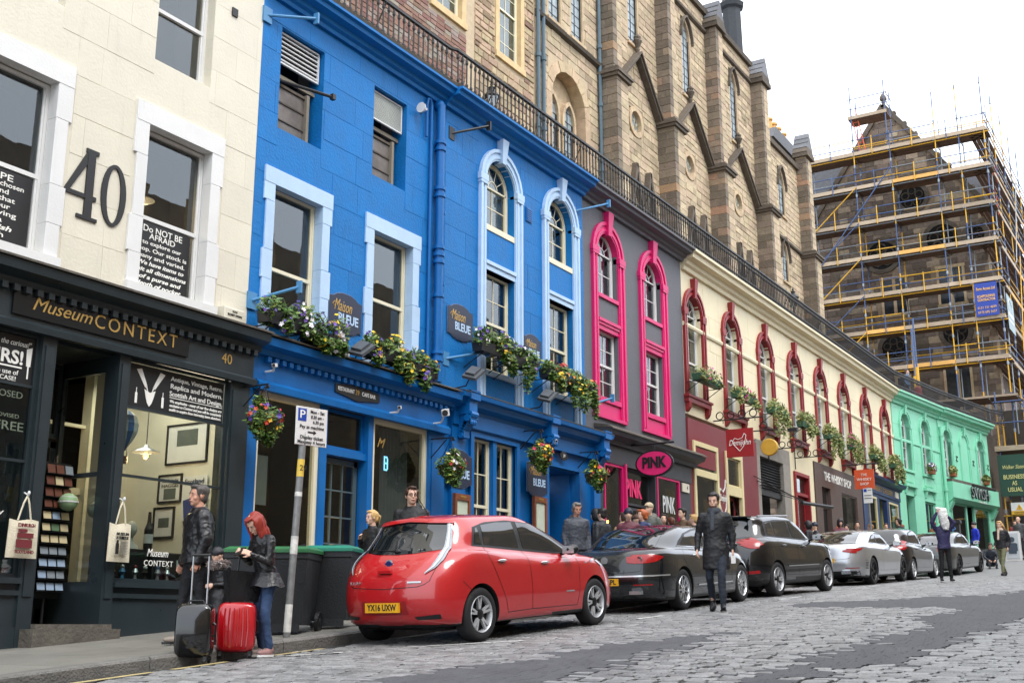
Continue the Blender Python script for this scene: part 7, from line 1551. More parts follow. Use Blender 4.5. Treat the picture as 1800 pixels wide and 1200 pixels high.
t = T('advertising_board', 'white framed A-board with a picture of a child at the far pavement', 'sign', (ax_,ay_,z))
t.add('frame', MB().box(ax_,ax_+.07,ay_-.3,ay_+.3,z,z+1.2), WHITE); t.add('poster', MB().box(ax_-.02,ax_,ay_-.25,ay_+.25,z+.1,z+1.12), mat('poster_grey','#b9c0c4',.6)); t.add('poster_figure', MB().box(ax_-.04,ax_-.02,ay_-.15,ay_+.15,z+.3,z+.72).lathe([(.11,-.01),(.11,.0)],(ax_-.03,ay_,z+.86),12,'x').box(ax_-.04,ax_-.02,ay_-.2,ay_-.15,z+.4,z+.7).box(ax_-.04,ax_-.02,ay_+.15,ay_+.2,z+.4,z+.7), mat('poster_dark','#3a4654',.6)); t.add('rear_leg', MB().box(ax_+.25,ax_+.29,ay_-.3,ay_+.3,z,z+1.15), WHITE)
# ------------------------------------------------------------------ what the museum shop shows
TOTE = mat('canvas_tote', '#d9d0b8', .85, .08, 8, bump=.3, bscale=60); DR = mat('print_dark_red', '#6e2228', .7)
def tote(x, z, y, label, dark, words, h=.46, w=.42):
    t = T('tote_bag', label, 'bag', (x, y, z), group='canvas tote bags hung on the dark shopfront'); n = 8; mb = MB()
    for side in (0, 1):
        for i in range(n+1):
            for j in range(n+1):
                a, b = i/n-.5, j/n-.5; bul = .045*cos(a*pi)*cos(b*pi)*(1 if side else .2); mb.v.append((x+w*a*(1+.06*(-b)), y-.02-bul if side else y-.01, z+h*(b+.5)+.012*sin(7*a)*(b > .4)))
        o = side*(n+1)*(n+1); mb.f += [(o+i*(n+1)+j, o+(i+1)*(n+1)+j, o+(i+1)*(n+1)+j+1, o+i*(n+1)+j+1) for i in range(n) for j in range(n)]
    t.add('cloth', mb, TOTE, smooth=60); hd = MB(); hk = (x+.02, y-.01, z+h+.3)
    for sg in (-1, 1): hd.path([(x+sg*w*.22, y-.02, z+h-.01), (x+sg*.04, y-.03, z+h+.2), hk], .012, 5)
    t.add('handles', hd, TOTE); t.add('hook', MB().path([(x+.02,y-.03,z+h+.3),(x+.02,y+.06,z+h+.34)], .01, 5).ell((x+.02,y-.03,z+h+.33),(.02,.02,.03),6,5), WHITE)
    yy = y-.075
    if dark: t.add('print', MB().box(x-.12,x+.10,yy,yy+.012,z+.12,z+.22).box(x-.11,x+.11,yy,yy+.012,z+.24,z+.30).box(x-.10,x+.02,yy,yy+.012,z+.31,z+.345), DR); text(t, words[0], x, yy-.002, z+.39, .06, DR, w=.24, off=.002); text(t, words[1], x, yy-.002, z+.07, .055, DR, w=.26, off=.002)
    else:
        t.add('print', MB().box(x-.09,x-.045,yy,yy+.012,z+.1,z+.24).ell((x-.07,yy+.004,z+.26),(.02,.006,.025),8,5), BLACK); mb = MB()
        for k in range(9): mb.box(x-.02, x+.1, yy, yy+.012, z+.10+k*.02, z+.108+k*.02)
        t.add('print_text', mb, mat('print_grey','#9a968a',.7)); text(t, words[0], x, yy-.002, z+.36, .05, BLACK, w=.2, off=.002); text(t, words[1], x, yy-.002, z+.31, .05, BLACK, w=.2, off=.002)
tote(9.13, .80, 12.6, 'canvas tote bag with a dark red print on the left door pilaster', True, ('EDINBURGH','SCOTLAND')); tote(10.60, .82, 12.6, 'canvas tote bag with a small black figure print right of the doorway', False, ('MUSEUM','A CURIOUS'), h=.5, w=.36)
BULB = emis('warm_bulb', '#ffb347', 14)
def pendant(x, y, z, label, shade=True, drop=.5, s_=1.):
    t = T('pendant_lamp', label, 'lamp', (x,y,z), group='lit pendant lamps inside the shops'); t.add('cord', MB().tube((x,y,z+.1),(x,y,z+drop),.006,n=4), BLACK); t.add('bulb', MB().ell((x,y,z-.02),(.035*s_,.035*s_,.05*s_),10,8), BULB, smooth=80)
    if shade: t.add('shade', MB().lathe([(.03,z+.14),(.06,z+.10),(.19*s_,z+.05),(.20*s_,z+.03)], (x,y,0), 20, caps=False), SILV, smooth=60)
    l = bpy.data.lights.new('lamp_glow', 'POINT'); l.energy = 14*s_; l.color = (1,.68,.36); l.shadow_soft_size = .06; o = bpy.data.objects.new('lamp_glow', l); COL.objects.link(o); o.parent = t.r; o.location = (0,0,-.1)
pendant(11.56, 13.3, 2.42, 'lit industrial pendant lamp in the museum shop window', drop=1.6); pendant(11.45, 13.7, 6.35, 'lit pendant lamp behind the upper window right of the number 40', drop=1.2); pendant(11.35, 13.9, 9.7, 'lit ceiling lamp behind the top window', True, .6, .8)
for x, y, z, lb in ((13.9,14.2,2.2,'bare lit bulb high in the left blue shop window'),(14.25,14.0,1.75,'bare lit bulb low in the left blue shop window'),(13.5,13.8,2.7,'bare lit bulb at the left edge of the blue shop window'),(16.8,14.2,1.35,'bare lit bulb behind the blonde woman in the right blue window'),(10.3,14.9,2.2,'small lit bulb deep inside the dark shop doorway'),(27.8,14.0,2.7,'lit lamp inside the pink framed shop')): pendant(x, y, z, lb, False, 1.0, .8)
lamp_ = bpy.data.lights.new('shop_fill_light', 'AREA'); lamp_.energy = 32; lamp_.size = 1.4; lamp_.color = (1,.9,.75); lo = bpy.data.objects.new('shop_fill_light', lamp_); COL.objects.link(lo); lo.location = (11.9, 13.7, 4.0); lo.parent = cream.r; lo.location = (11.5-13.03, 13.5-12.9, 3.55-gz(13.03)); lo.rotation_euler = (0, R(-35), 0)  # added fill light without a fixture, brightens the shop display
# balloon
t = T('toy_balloon', 'blue and white striped toy hot air balloon hanging in the shop window', 'toy balloon', (10.95,13.05,2.45)); n = 12
for k in range(n):
    mb = MB(); a0, a1 = 2*pi*k/n, 2*pi*(k+1)/n; pr = [(.02,2.38),(.10,2.5),(.165,2.64),(.175,2.76),(.14,2.87),(.07,2.93),(.0,2.95)]
    for r_, z_ in pr: mb.v += [(10.95+r_*cos(a0),13.05+r_*sin(a0),z_),(10.95+r_*cos(a1),13.05+r_*sin(a1),z_)]
    mb.f = [(2*i,2*i+1,2*i+3,2*i+2) for i in range(len(pr)-1)]; t.add('gore', mb, WHITE if k % 2 else mat('balloon_blue','#3f74b5',.6) if k == 0 else (WHITE if k % 2 else bpy.data.materials['balloon_blue']))
t.add('gondola', MB().lathe([(.05,2.2),(.06,2.3)], (10.95,13.05,0), 10), WOOD); t.add('ropes', MB().tube((10.90,13.05,2.3),(10.90,13.05,2.42),.005,n=4).tube((11.0,13.05,2.3),(11.0,13.05,2.42),.005,n=4), BLACK)
for x, z, lb, m_ in ((10.30,1.62,'green striped paper lantern in the shop doorway',mat('lantern_green','#8fae84',.7)),(10.78,1.55,'cream paper lantern just inside the shop window',INTW),(10.92,1.22,'small green paper lantern low in the shop window',bpy.data.materials['lantern_green'])):
    t = T('paper_lantern', lb, 'lantern', (x,13.3,z), group='paper lanterns in the museum shop'); t.add('globe', MB().ell((x,13.3,z),(.13,.13,.12),16,8), m_, smooth=60); t.add('ribs', MB().lathe([(.135,z-.01),(.135,z+.01)],(x,13.3,0),16,caps=False).lathe([(.11,z+.06),(.11,z+.07)],(x,13.3,0),16,caps=False), WHITE)
def picture(y0, y1, z0, z1, label, inner, words=None, x=12.598):
    t = T('framed_picture', label, 'picture', (x, (y0+y1)/2, z0), group='framed pictures on the shop wall'); t.add('picture_frame', MB().box(x-.03,x,y0,y0+.03,z0,z1).box(x-.03,x,y1-.03,y1,z0,z1).box(x-.03,x,y0+.03,y1-.03,z0,z0+.03).box(x-.03,x,y0+.03,y1-.03,z1-.03,z1), BLACK); t.add('mount', MB().box(x-.012,x,y0+.03,y1-.03,z0+.03,z1-.03), WHITE); w, h = y1-y0, z1-z0
    if inner: t.add('print', MB().box(x-.016,x-.012,y0+w*.25,y1-w*.25,z0+h*inner[0],z0+h*inner[1]), mat('print_tone','#59605c',.7) if 'print_tone' not in bpy.data.materials else bpy.data.materials['print_tone'])
    if words:
        for i, s_ in enumerate(words): text(t, s_, x-.018, (y0+y1)/2, z1-.1-i*.08, .075, BLACK, w=w*.7, rot=(R(90),0,R(-90)))
picture(13.12, 14.02, 2.42, 3.05, 'large framed picture high on the shop side wall', (.45,.85)); picture(13.62, 14.14, 1.84, 2.28, 'framed haggis poster in the shop window', (.12,.5), ('The design for','HAGGIS')); picture(13.74, 14.2, 1.30, 1.78, 'framed photograph below the haggis poster', (.35,.65))
t = T('tea_towel', 'white Scotland tea towel with blue drawings behind the man', 'towel', (12.55,13.4,1.55)); t.add('cloth', MB().box(12.56,12.568,13.06,13.58,1.55,2.22), WHITE); text(t, 'Scotland', 12.55, 13.32, 2.13, .12, NAVY, w=.4, rot=(R(90),0,R(-90))); t.add('map_print', MB().prism([(13.1,1.58),(13.5,1.56),(13.54,1.85),(13.3,1.9),(13.14,1.82)],12.548,12.56,'x').prism([(13.25,1.95),(13.33,2.08),(13.41,1.95)],12.548,12.56,'x'), mat('towel_blue','#2b3c7c',.7))
t = T('bust', 'pale plaster bust among the window display', 'bust', (11.38,13.3,.56)); t.add('plinth', MB().box(11.2,11.6,13.15,13.5,.56,1.05), BLACK); t.add('head', MB().lathe([(.13,1.05),(.12,1.1),(.05,1.16),(.05,1.22)],(11.38,13.3,0),14).ell((11.38,13.28,1.33),(.075,.09,.12),14,10).ell((11.38,13.2,1.31),(.014,.02,.03),6,5), mat('plaster','#c9c8c0',.7), smooth=60)
t = T('bottle', 'dark wine bottle on the shop display', 'bottle', (11.72,13.3,1.05)); t.add('glass_body', MB().lathe([(.06,1.05),(.065,1.1),(.065,1.35),(.03,1.45),(.022,1.6)],(11.72,13.3,0),14), BLACK); t.add('label', MB().lathe([(.067,1.15),(.067,1.28)],(11.72,13.3,0),14,caps=False), WHITE)
DISP = mat('display_red', '#6d2226', .6)
for i, (x0, x1, z0, z1, m_, lb, nm) in enumerate(((11.62,12.3,.56,1.02,BLACK,'black display case with a price tag in the shop window','display_case'),(12.2,12.5,.56,.72,DISP,'small red toy van at the right of the shop window','toy_van'),(10.8,11.15,.56,.95,DARK,'old sewing machine shaped ornament in the shop window','ornament'))):
    t = T(nm, lb, nm.replace('_', ' '), (x0,13.1,z0)); t.add('body', MB().block(x0,x1,13.05,13.4,z0,z1,.02), m_)
    if nm == 'display_case': t.add('price_tag', MB().box(12.05,12.12,13.04,13.048,.8,.92), WHITE)
    if nm == 'toy_van':
        t.add('cab', MB().block(x0+.02,x0+.16,13.08,13.36,z1,z1+.08,.015), m_)
        for q in (.07,.23): t.add('wheel', MB().lathe([(.04,-.01),(.04,.01)],(x0+q,13.04,z0+.03),12,'y'), BLACK)
    if nm == 'ornament': t.add('arm', MB().box(x0+.05,x0+.3,13.1,13.2,z1,z1+.1).box(x0+.05,x0+.1,13.1,13.2,z1-.1,z1), TG); t.add('wheel', MB().lathe([(.07,-.01),(.07,.01)],(x1,13.15,z1+.02),14,'x'), TG)
for k in range(7):
    x = 10.85+k*.2; t = T('shop_trinket', ['brass bell','small globe','tin figure','toy ship','model crane','silver cup','miniature cannon'][k]+' on the window display floor', 'ornament', (x,12.98,.57)); t.add('base', MB().lathe([(.045,.57),(.03,.62),(.02,.68),(.045,.72),(.02,.78)],(x,12.98+.03*(k%2),0),10), [GOLD,BLUEG,SILV,DARK,TG,SILV,BLACK][k]); t.add('top', MB().ell((x,12.98+.03*(k%2),.79),(.03,.03,.03),8,6), [GOLD,SILV,DR,WHITE,TB,SILV,GOLD][k])
t = T('postcard_rack', 'tall black postcard rack in the shop doorway', 'postcard rack', (10.1,13.3,.05)); t.add('post', MB().tube((10.2,13.5,.03),(10.2,13.5,2.25),.02).box(9.98,10.42,13.46,13.5,.35,2.15), BLACK); rr = random.Random(9)
PCM = [mat('postcard_'+k, h, .4) for k, h in dict(sky='#9fb4cc', cream='#d8c9a0', brown='#6b3f30', grey='#8b949c', green='#5f7a5a').items()]
for i in range(11):
    z = .45+i*.155; t.add('shelf', MB().box(9.98,10.42,13.36,13.46,z-.015,z-.008), BLACK)
    for j in range(3): x = 10.0+j*.142; t.add('postcard', MB().cbox((x+.065,13.40,z+.055),(.12,.006,.10 if i < 8 else .12), M4.Rotation(R(-15),3,'X')), PCM[[0,3,0,3,1,1,1,2,2,2,2][i]] if rr.random() < .75 else rr.choice(PCM))
for k in range(3): t = T('book_display', ['stack of pale books left in the doorway','green card stand inside the doorway','grey boxed gifts at the foot of the doorway'][k], 'display', (9.7+.1*k,14.6,.5)); [t.add('item', MB().box(9.6+.12*k,9.8+.12*k,14.5,14.6,.5+q*.3+.1*k,.72+q*.3+.1*k), PCM[(q+k) % 5]) for q in range(4)]
# ------------------------------------------------------------------ luggage
SBK = mat('glossy_black_shell', '#0d0d0f', .16, .1, 6, coat=.8); SRD = mat('glossy_red_shell', '#b0121c', .2, .06, 6, coat=.8)
def suitcase(X, Y, Z, rz, w, h, d, m, label, ridged=False, handle=.5):
    t = T('suitcase', label, 'suitcase', (X,Y,Z), rz, o=(0,0,0), group='wheeled suitcases by the kerb'); n = 24; rg = []
    for y, k in ((-d/2,.86),(-d/2+.02,.95),(-d/2+.06,1),(-.012,1),(-.01,.985),(.01,.985),(.012,1),(d/2-.06,1),(d/2-.02,.95),(d/2,.86)):
        ring = []
        for i in range(n): a = 2*pi*i/n; ring.append((w/2*k*abs(cos(a))**.35*(1 if cos(a) > 0 else -1), y, .06+h/2+h/2*k*abs(sin(a))**.35*(1 if sin(a) > 0 else -1)))
        rg.append(ring)
    t.add('shell', MB().loft(rg), m, smooth=50)
    for k in range(6):
        x = -w*.32+k*w*.128; 
        if ridged: t.add('rib', MB().path([(x*.9,-d/2-.008,.06+h*.12),(x,-d/2-.012,.06+h*.5),(x*.9,-d/2-.008,.06+h*.88)], .008, 6), m)
    t.add('side_handle', MB().path([(w/2+.0,0,.06+h*.38),(w/2+.025,0,.06+h*.42),(w/2+.025,0,.06+h*.6),(w/2,0,.06+h*.64)],.012,6), PLAST); t.add('zip', MB().lathe([(.01,0),(.01,.01)],(w/2,0,.06+h*.3),6), CHR)
    for sx_ in (-1,1):
        for sy in (-1,1): t.add('wheel', MB().lathe([(.028,-.012),(.028,.012)], (sx_*w*.38, sy*d*.33, .028), 12, 'x').box(sx_*w*.38-.02,sx_*w*.38+.02,sy*d*.33-.02,sy*d*.33+.02,.03,.075), PLAST)
    if handle: t.add('telescopic_handle', MB().tube((-w*.22,d*.36,.06+h),(-w*.22,d*.36,.06+h+handle),.009,n=8).tube((w*.22,d*.36,.06+h),(w*.22,d*.36,.06+h+handle),.009,n=8), SILV); t.add('grip', MB().tube((-w*.26,d*.36,.06+h+handle),(w*.26,d*.36,.06+h+handle),.016,n=8), PLAST)
    t.add('top_handle', MB().path([(-.09,0,.06+h),(-.07,0,.06+h+.03),(.07,0,.06+h+.03),(.09,0,.06+h)],.01,6), PLAST); return t
suitcase(9.15, 9.56, G(9.15,9.5)+.01, R(-58), .39, .56, .27, SBK, 'glossy black hard shell suitcase with its long handle pulled up', handle=.52)
suitcase(9.73, 9.52, G(9.73,9.5)+.01, R(-50), .42, .54, .28, SRD, 'glossy red hard shell suitcase between the black case and the red haired woman', True, handle=0)
# ------------------------------------------------------------------ people
from mathutils import noise as NZ
def crumple(me, a=.012, s=9.):
    for v in me.vertices:
        c = v.co; q = V((c.x*s, c.y*s, c.z*s*1.6)); f_ = 1-abs(NZ.noise(q))*2; v.co += v.normal*(NZ.noise(q*.5)*a*.8+(f_*f_*f_ if f_ > 0 else 0)*a*.7-a*.3)
SKIN = mat('skin', '#d3ab95', .55, .05, 6); SKIN2 = mat('skin_ruddy', '#c29079', .55, .05, 6); EYE = mat('eye_dark', '#2c211c', .3); BROW = mat('eyebrow_brown', '#5a4234', .8); LIP = mat('lips', '#9a5348', .5)
def caps(mb, p, q, r0, r1, n=12):
    p, q = V(p), V(q); mb.tube(p, q, r0, r1, n); mb.ell(p, (r0*.99,)*3, n, 8); mb.ell(q, (r1*.99,)*3, n, 8)
def ringloft(mb, rows, n=20):   # rows: (cx, cy, z, rx, ry)
    mb.loft([[(cx+rx*cos(2*pi*i/n), cy+ry*sin(2*pi*i/n), z) for i in range(n)] for cx, cy, z, rx, ry in rows])
def hand(mb, w, d, up, s_=1., curl=.5, sg=1):
    """palm at wrist w, pointing d; up = back-of-hand normal; five tapered fingers"""
    w, d, up = V(w), V(d).normalized(), V(up); up = (up-d*up.dot(d)).normalized(); sd_ = d.cross(up)*sg
    c = w+d*.045*s_; mb.cbox(c, (.085*s_,.075*s_,.03*s_), M4((d, sd_, up)).transposed())
    for k, (o, L) in enumerate(((-.032,.062),(-.011,.075),(.011,.07),(.031,.055))):
        a = w+d*.085*s_+sd_*o*s_; b = a+(d*cos(curl*.7)-up*sin(curl*.7))*L*.55*s_; e = b+(d*cos(curl*2)-up*sin(curl*2))*L*.5*s_; caps(mb, a, b, .0095*s_, .009*s_, 8); caps(mb, b, e, .009*s_, .0075*s_, 8)
    a = w+d*.02*s_-sd_*.035*s_; b = a+(d*.6-sd_*.6-up*.3).normalized()*.035*s_; e = b+(d*.9-sd_*.1-up*.4).normalized()*.03*s_; caps(mb, a, b, .012*s_, .0105*s_, 8); caps(mb, b, e, .0105*s_, .009*s_, 8)
def person(label, X, Y, Z, face, h=1.75, J=None, top='#1b1c1f', bottom='#23262e', hair='#2a1d16', skin=SKIN, hairstyle='short', topm=None, botm=None, topstyle='jacket', lean=0., headdir=None, group=None, shoes='#1a1a1c', vox=.015, build=1., scarf=None, look=None, low=True, hood=None, beard=None, rough=.6, nod=0., extra=None, hcurl=(.6,.6), shoem=None, glasses=False):
    t = T('person', label, 'person', (X,Y,Z), face, o=(0,0,0), group=group); k = h/1.75
    D_ = dict(pel=(0,0,.93), ch=(0,0,1.24), nk=(.0,0,1.46), hd=(.03,0,1.625), sL=(0,.185,1.40), sR=(0,-.185,1.40), eL=(-.03,.235,1.13), eR=(-.03,-.235,1.13), wL=(.06,.24,.89), wR=(.06,-.24,.89), hL=(0,.09,.90), hR=(0,-.09,.90), kL=(.02,.095,.50), kR=(.02,-.095,.50), aL=(-.02,.10,.085), aR=(-.02,-.10,.085))
    if J: D_.update(J)
    P = {a: V(b)*k for a, b in D_.items()}; bw = build
    hdir = V((1,0,0)) if look is None else V(look).normalized(); hy = atan2(hdir.y, hdir.x); HM = M4.Rotation(hy, 3, 'Z') @ M4.Rotation(nod, 3, 'Y')
    body = MB(); H = P['hd']; f = lambda x, y, z: H+HM @ V((x*k, y*k, z*k))
    body.ell(f(-.012,0,.025), (.098*k,.078*k,.105*k), 18, 12, HM); body.ell(f(.018,0,-.045), (.068*k,.058*k,.075*k), 16, 10, HM); body.ell(f(.055,0,-.088), (.03*k,.03*k,.025*k), 10, 8, HM)
    caps(body, f(.080,0,.02), f(.096,0,-.022), .010*k, .014*k, 8); body.ell(f(.060,0,.036), (.03*k,.05*k,.014*k), 10, 6, HM); body.ell(f(.078,0,-.055), (.022*k,.028*k,.012*k), 8, 6, HM)
    for sg in (-1,1): body.ell(f(-.005,sg*.079,-.005), (.02*k,.01*k,.032*k), 8, 6, HM); body.ell(f(.045,sg*.04,-.025), (.03*k,.024*k,.03*k), 8, 6, HM)
    caps(body, f(-.02,0,-.06), P['nk'], .055*k, .062*k)
    if low:
        caps(body, P['nk'], P['ch'], .06*k, .10*k); caps(body, P['ch'], P['pel'], .11*k, .11*k)
        for s_ in 'LR':
            caps(body, P['s'+s_], P['e'+s_], .045*k, .036*k); caps(body, P['e'+s_], P['w'+s_], .036*k, .026*k)
            caps(body, P['h'+s_], P['k'+s_], .07*k, .045*k); caps(body, P['k'+s_], P['a'+s_], .045*k, .035*k)
            d = (P['w'+s_]-P['e'+s_]).normalized(); hand(body, P['w'+s_]-d*.0, d, (0, 1 if s_ == 'L' else -1, .2), k*.92, hcurl[0 if s_ == 'L' else 1], 1 if s_ == 'L' else -1)
    me = remesh(body, vox*.55 if low else vox, 3); me.materials.append(skin); me.name = 'body'; me.shade_smooth(); obj('body', me, t.r)
    for sg in (-1,1):
        t.add('eye', MB().ell(f(.080,sg*.031,.013), (.006*k,.0095*k,.0045*k), 8, 6, HM), EYE); t.add('eyebrow', MB().ell(f(.088,sg*.033,.033), (.005*k,.017*k,.0032*k), 8, 4, HM), BROW)
    t.add('mouth', MB().ell(f(.094,0,-.058), (.008*k,.022*k,.005*k), 8, 4, HM), LIP)
    if glasses:
        g = MB()
        for sg in (-1,1): g.lathe([(.019*k,-.003),(.024*k,-.003),(.024*k,.003),(.019*k,.003)], (0,0,0), 10, 'x', caps=False)
        mb = MB(); nv = len(g.v)//2; mb.v = [tuple(f(0,0,0)+HM @ (V(v)+V((.098*k,(-.033 if i < nv else .033)*k,.012*k)))) for i, v in enumerate(g.v)]; mb.f = g.f; mb.tube(f(.09,.056,.014), f(0,.082,.01), .003, n=4); mb.tube(f(.09,-.056,.014), f(0,-.082,.01), .003, n=4); t.add('glasses', mb, BLACK)
    HMt = mat('hair_'+label[:14].replace(' ','_'), hair, .55, .25, 30, stretch=(1,1,.3)); hb = MB()
    if hairstyle == 'bald': 
        for sg in (-1,1): hb.ell(f(-.05,sg*.06,.02), (.06*k,.028*k,.06*k), 10, 8, HM)
        hb.ell(f(-.085,0,.01), (.04*k,.07*k,.07*k), 10, 8, HM)
    elif hairstyle in ('cap','beanie','hoodup'):
        hb.ell(f(-.015,0,.055), (.112*k,.094*k,.085*k if hairstyle == 'cap' else .10*k), 16, 10, HM)
        if hairstyle == 'cap': hb.ell(f(.10,0,.06), (.06*k,.06*k,.012*k), 12, 6, HM)
        if hairstyle == 'beanie': hb.tube(f(-.02,0,.03), f(-.018,0,.065), .108*k, .105*k, 18)
        if hairstyle == 'hoodup': hb.ell(f(-.04,0,-.02), (.12*k,.11*k,.14*k), 16, 10, HM)
    else:
        hb.ell(f(-.036,0,.05), (.097*k,.085*k,.092*k), 18, 12, HM); hb.ell(f(-.055,0,-.01), (.07*k,.08*k,.085*k), 14, 10, HM); hb.ell(f(.03,0,.105), (.066*k,.066*k,.028*k), 12, 8, HM)
        for sg in (-1,1): hb.ell(f(.005,sg*.072,.045), (.055*k,.016*k,.05*k), 10, 8, HM); hb.ell(f(.012,sg*.076,.0), (.014*k,.008*k,.035*k), 8, 6, HM)
        if hairstyle == 'long':
            for sg in (-1,1): caps(hb, f(-.01,sg*.075,.06), f(.01,sg*.085,-.10), .035*k, .035*k); caps(hb, f(.01,sg*.085,-.10), f(-.0,sg*.09,-.20), .035*k, .018*k)
            caps(hb, f(-.07,0,.02), f(-.09,0,-.22), .085*k, .06*k)
        if hairstyle == 'forward':   # long hair falling over the face
            for sg in (-1,1):
                for j in range(3): caps(hb, f(.02-.03*j,sg*.078,.05), f(.07-.035*j,sg*.085,-.14), .034*k, .026*k); caps(hb, f(.07-.035*j,sg*.085,-.14), f(.09-.03*j,sg*.075,-.24), .026*k, .010*k)
            caps(hb, f(-.07,0,.03), f(-.06,0,-.2), .08*k, .05*k)
        if hairstyle == 'ponytail': caps(hb, f(-.11,0,.05), f(-.16,0,.03), .03*k, .035*k); caps(hb, f(-.16,0,.03), f(-.18,0,-.09), .032*k, .012*k)
        if hairstyle == 'bushy': hb.ell(f(-.045,0,.02), (.112*k,.118*k,.125*k), 16, 12, HM); [hb.ell(f(-.045+.09*cos(q*1.7),.095*sin(q*1.7),-.09+.028*q), (.035*k,)*3, 8, 6, HM) for q in range(8)]
        if hairstyle == 'blown': caps(hb, f(-.06,0,.04), f(-.18,0,-.04), .085*k, .07*k); caps(hb, f(-.18,0,-.04), f(-.3,.02,-.16), .06*k, .025*k); caps(hb, f(-.06,.07,.0), f(-.2,.09,-.14), .04*k, .02*k); caps(hb, f(-.05,-.07,.0), f(-.16,-.1,-.2), .04*k, .02*k)
    hm = remesh(hb, .012 if low else .018, 2)
    if hairstyle not in ('cap','beanie','hoodup'):
        for v in hm.vertices: c = v.co; v.co += v.normal*(NZ.noise(V((c.x*55,c.y*55,c.z*9)))*.010+NZ.noise(V((c.x*14,c.y*14,c.z*8)))*.012)
    hm.materials.append(HMt); hm.shade_smooth(); obj('hair' if hairstyle not in ('cap','beanie','hoodup') else {'cap':'cap','beanie':'beanie','hoodup':'hood'}[hairstyle], hm, t.r)
    # clothes
    TM = topm or mat('cloth_'+label[:16].replace(' ','_'), top, rough, .15, 7, bump=.25, bscale=14); BM = botm or mat('legwear_'+label[:14].replace(' ','_'), bottom, .8, .15, 9, bump=.3, bscale=20)
    tb = MB(); ax = (P['nk']-P['pel']); hem = {'jacket': -.06, 'coat': -.32, 'top': -.04, 'none': 0}[topstyle]
    rows_ = []
    for q, rx, ry in ((hem/.53,.135,.185),(0,.13,.175),(.25,.12,.165),(.5,.128,.182),(.75,.125,.20),(.90,.105,.185),(1.0,.078,.10),(1.07,.07,.078)):
        c = P['pel']+ax*q
        if q < 0: c = P['pel']+V((ax.x*q*.3, 0, hem*k))
        if topstyle == 'coat' and q <= 0: rx, ry = rx*1.15, ry*1.1
        rows_.append((c.x, c.y, c.z, rx*k*bw, ry*k*bw))
    ringloft(tb, rows_)
    for s_ in 'LR':
        caps(tb, P['s'+s_]+V((0,0,-.01)), P['e'+s_], .068*k*bw, .056*k*bw); caps(tb, P['e'+s_], P['e'+s_].lerp(P['w'+s_], .94), .056*k*bw, .043*k*bw)
        caps(tb, P['nk']-V((0,0,.05)), P['s'+s_], .07*k, .062*k*bw)
    if hood: tb.ell(P['nk']+V((-.09,0,.02))*k, (.09*k,.13*k,.075*k), 12, 8)
    else: tb.lathe([(.074*k,-.02),(.08*k,.04*k),(.066*k,.045*k)], tuple(P['nk']), 14)
    tm = remesh(tb, vox, 5); tm.materials.append(TM)
    crumple(tm)
    tm.shade_smooth(); obj('jacket' if topstyle != 'coat' else 'coat', tm, t.r)
    if low:
        lb_ = MB(); ringloft(lb_, [(P['pel'].x,P['pel'].y,P['pel'].z+.10*k,.115*k,.15*k),(P['pel'].x,P['pel'].y,P['pel'].z-.02*k,.12*k,.16*k),(P['pel'].x,P['pel'].y,P['pel'].z-.1*k,.11*k,.155*k)])
        for s_ in 'LR': caps(lb_, P['h'+s_], P['k'+s_], .088*k*bw, .062*k); caps(lb_, P['k'+s_], P['a'+s_]+V((0,0,.03)), .062*k, .05*k)
        lm = remesh(lb_, vox, 5); lm.materials.append(BM)
        crumple(lm, .010, 8.)
        lm.shade_smooth(); obj('trousers', lm, t.r)
        SM = shoem or mat('shoe_'+label[:14].replace(' ','_'), shoes, .5, .1, 9)
        for s_ in 'LR':
            a = P['a'+s_]; fd = V((1, .12 if s_ == 'L' else -.12, 0)).normalized(); sh = MB(); n = 16
            kn = (P['k'+s_]-a); pitch_ = 0 if a.z < .12*k else -.6
            RM = M4.Rotation(atan2(fd.y, fd.x), 3, 'Z') @ M4.Rotation(-pitch_, 3, 'Y'); sh.ell((0,0,0), (.001,.001,.001), 4, 2)
            sh = MB(); sh.ell(RM @ V((.055,0,-.035)), (.125*k,.044*k,.04*k), 14, 8, RM); sh.ell(RM @ V((-.01,0,-.005)), (.06*k,.042*k,.055*k), 12, 8, RM); sl = MB(); sl.loft([[tuple(RM @ V((.05+.13*k*cos(2*pi*i/16), .047*k*sin(2*pi*i/16), z_))) for i in range(16)] for z_ in (-.083*k, -.058*k)])
            m2 = M4.Translation(a); sh2 = MB().join(sh, m2); sm = remesh(sh2, .012, 3); sm.materials.append(SM); sm.shade_smooth(); so_ = obj('shoe', sm, t.r); s2 = MB().join(sl, m2); t.add('sole', s2, extra if extra else PLAST, so_)
    if scarf:
        sb = MB().lathe([(.085*k,-.05*k),(.105*k,-.02*k),(.10*k,.03*k),(.08*k,.05*k)], tuple(P['nk']+V((.01,0,.02))), 16); caps(sb, P['nk']+V((.09,-.02,-.03)), P['nk']+V((.135,-.03,-.28)), .04*k, .035*k); sm = remesh(sb, .014, 3); sm.materials.append(mat('scarf_'+label[:12].replace(' ','_'), scarf, .9, .15, 20, bump=.3)); sm.shade_smooth(); obj('scarf', sm, t.r)
    if beard: bb = MB(); bb.ell(f(.045,0,-.075), (.045*k,.052*k,.042*k), 12, 8, HM); t.add('beard', bb, mat('beard_'+label[:12].replace(' ','_'), beard, .8), smooth=80)
    return t
LEATH = mat('black_leather', '#17171a', .34, .2, 6, bump=.5, bscale=12)
DEN = mat('blue_denim', '#2c4263', .85, .25, 7, bump=.2, bscale=60); DEN2 = mat('dark_denim', '#1f2733', .85, .2, 7, bump=.2, bscale=60)
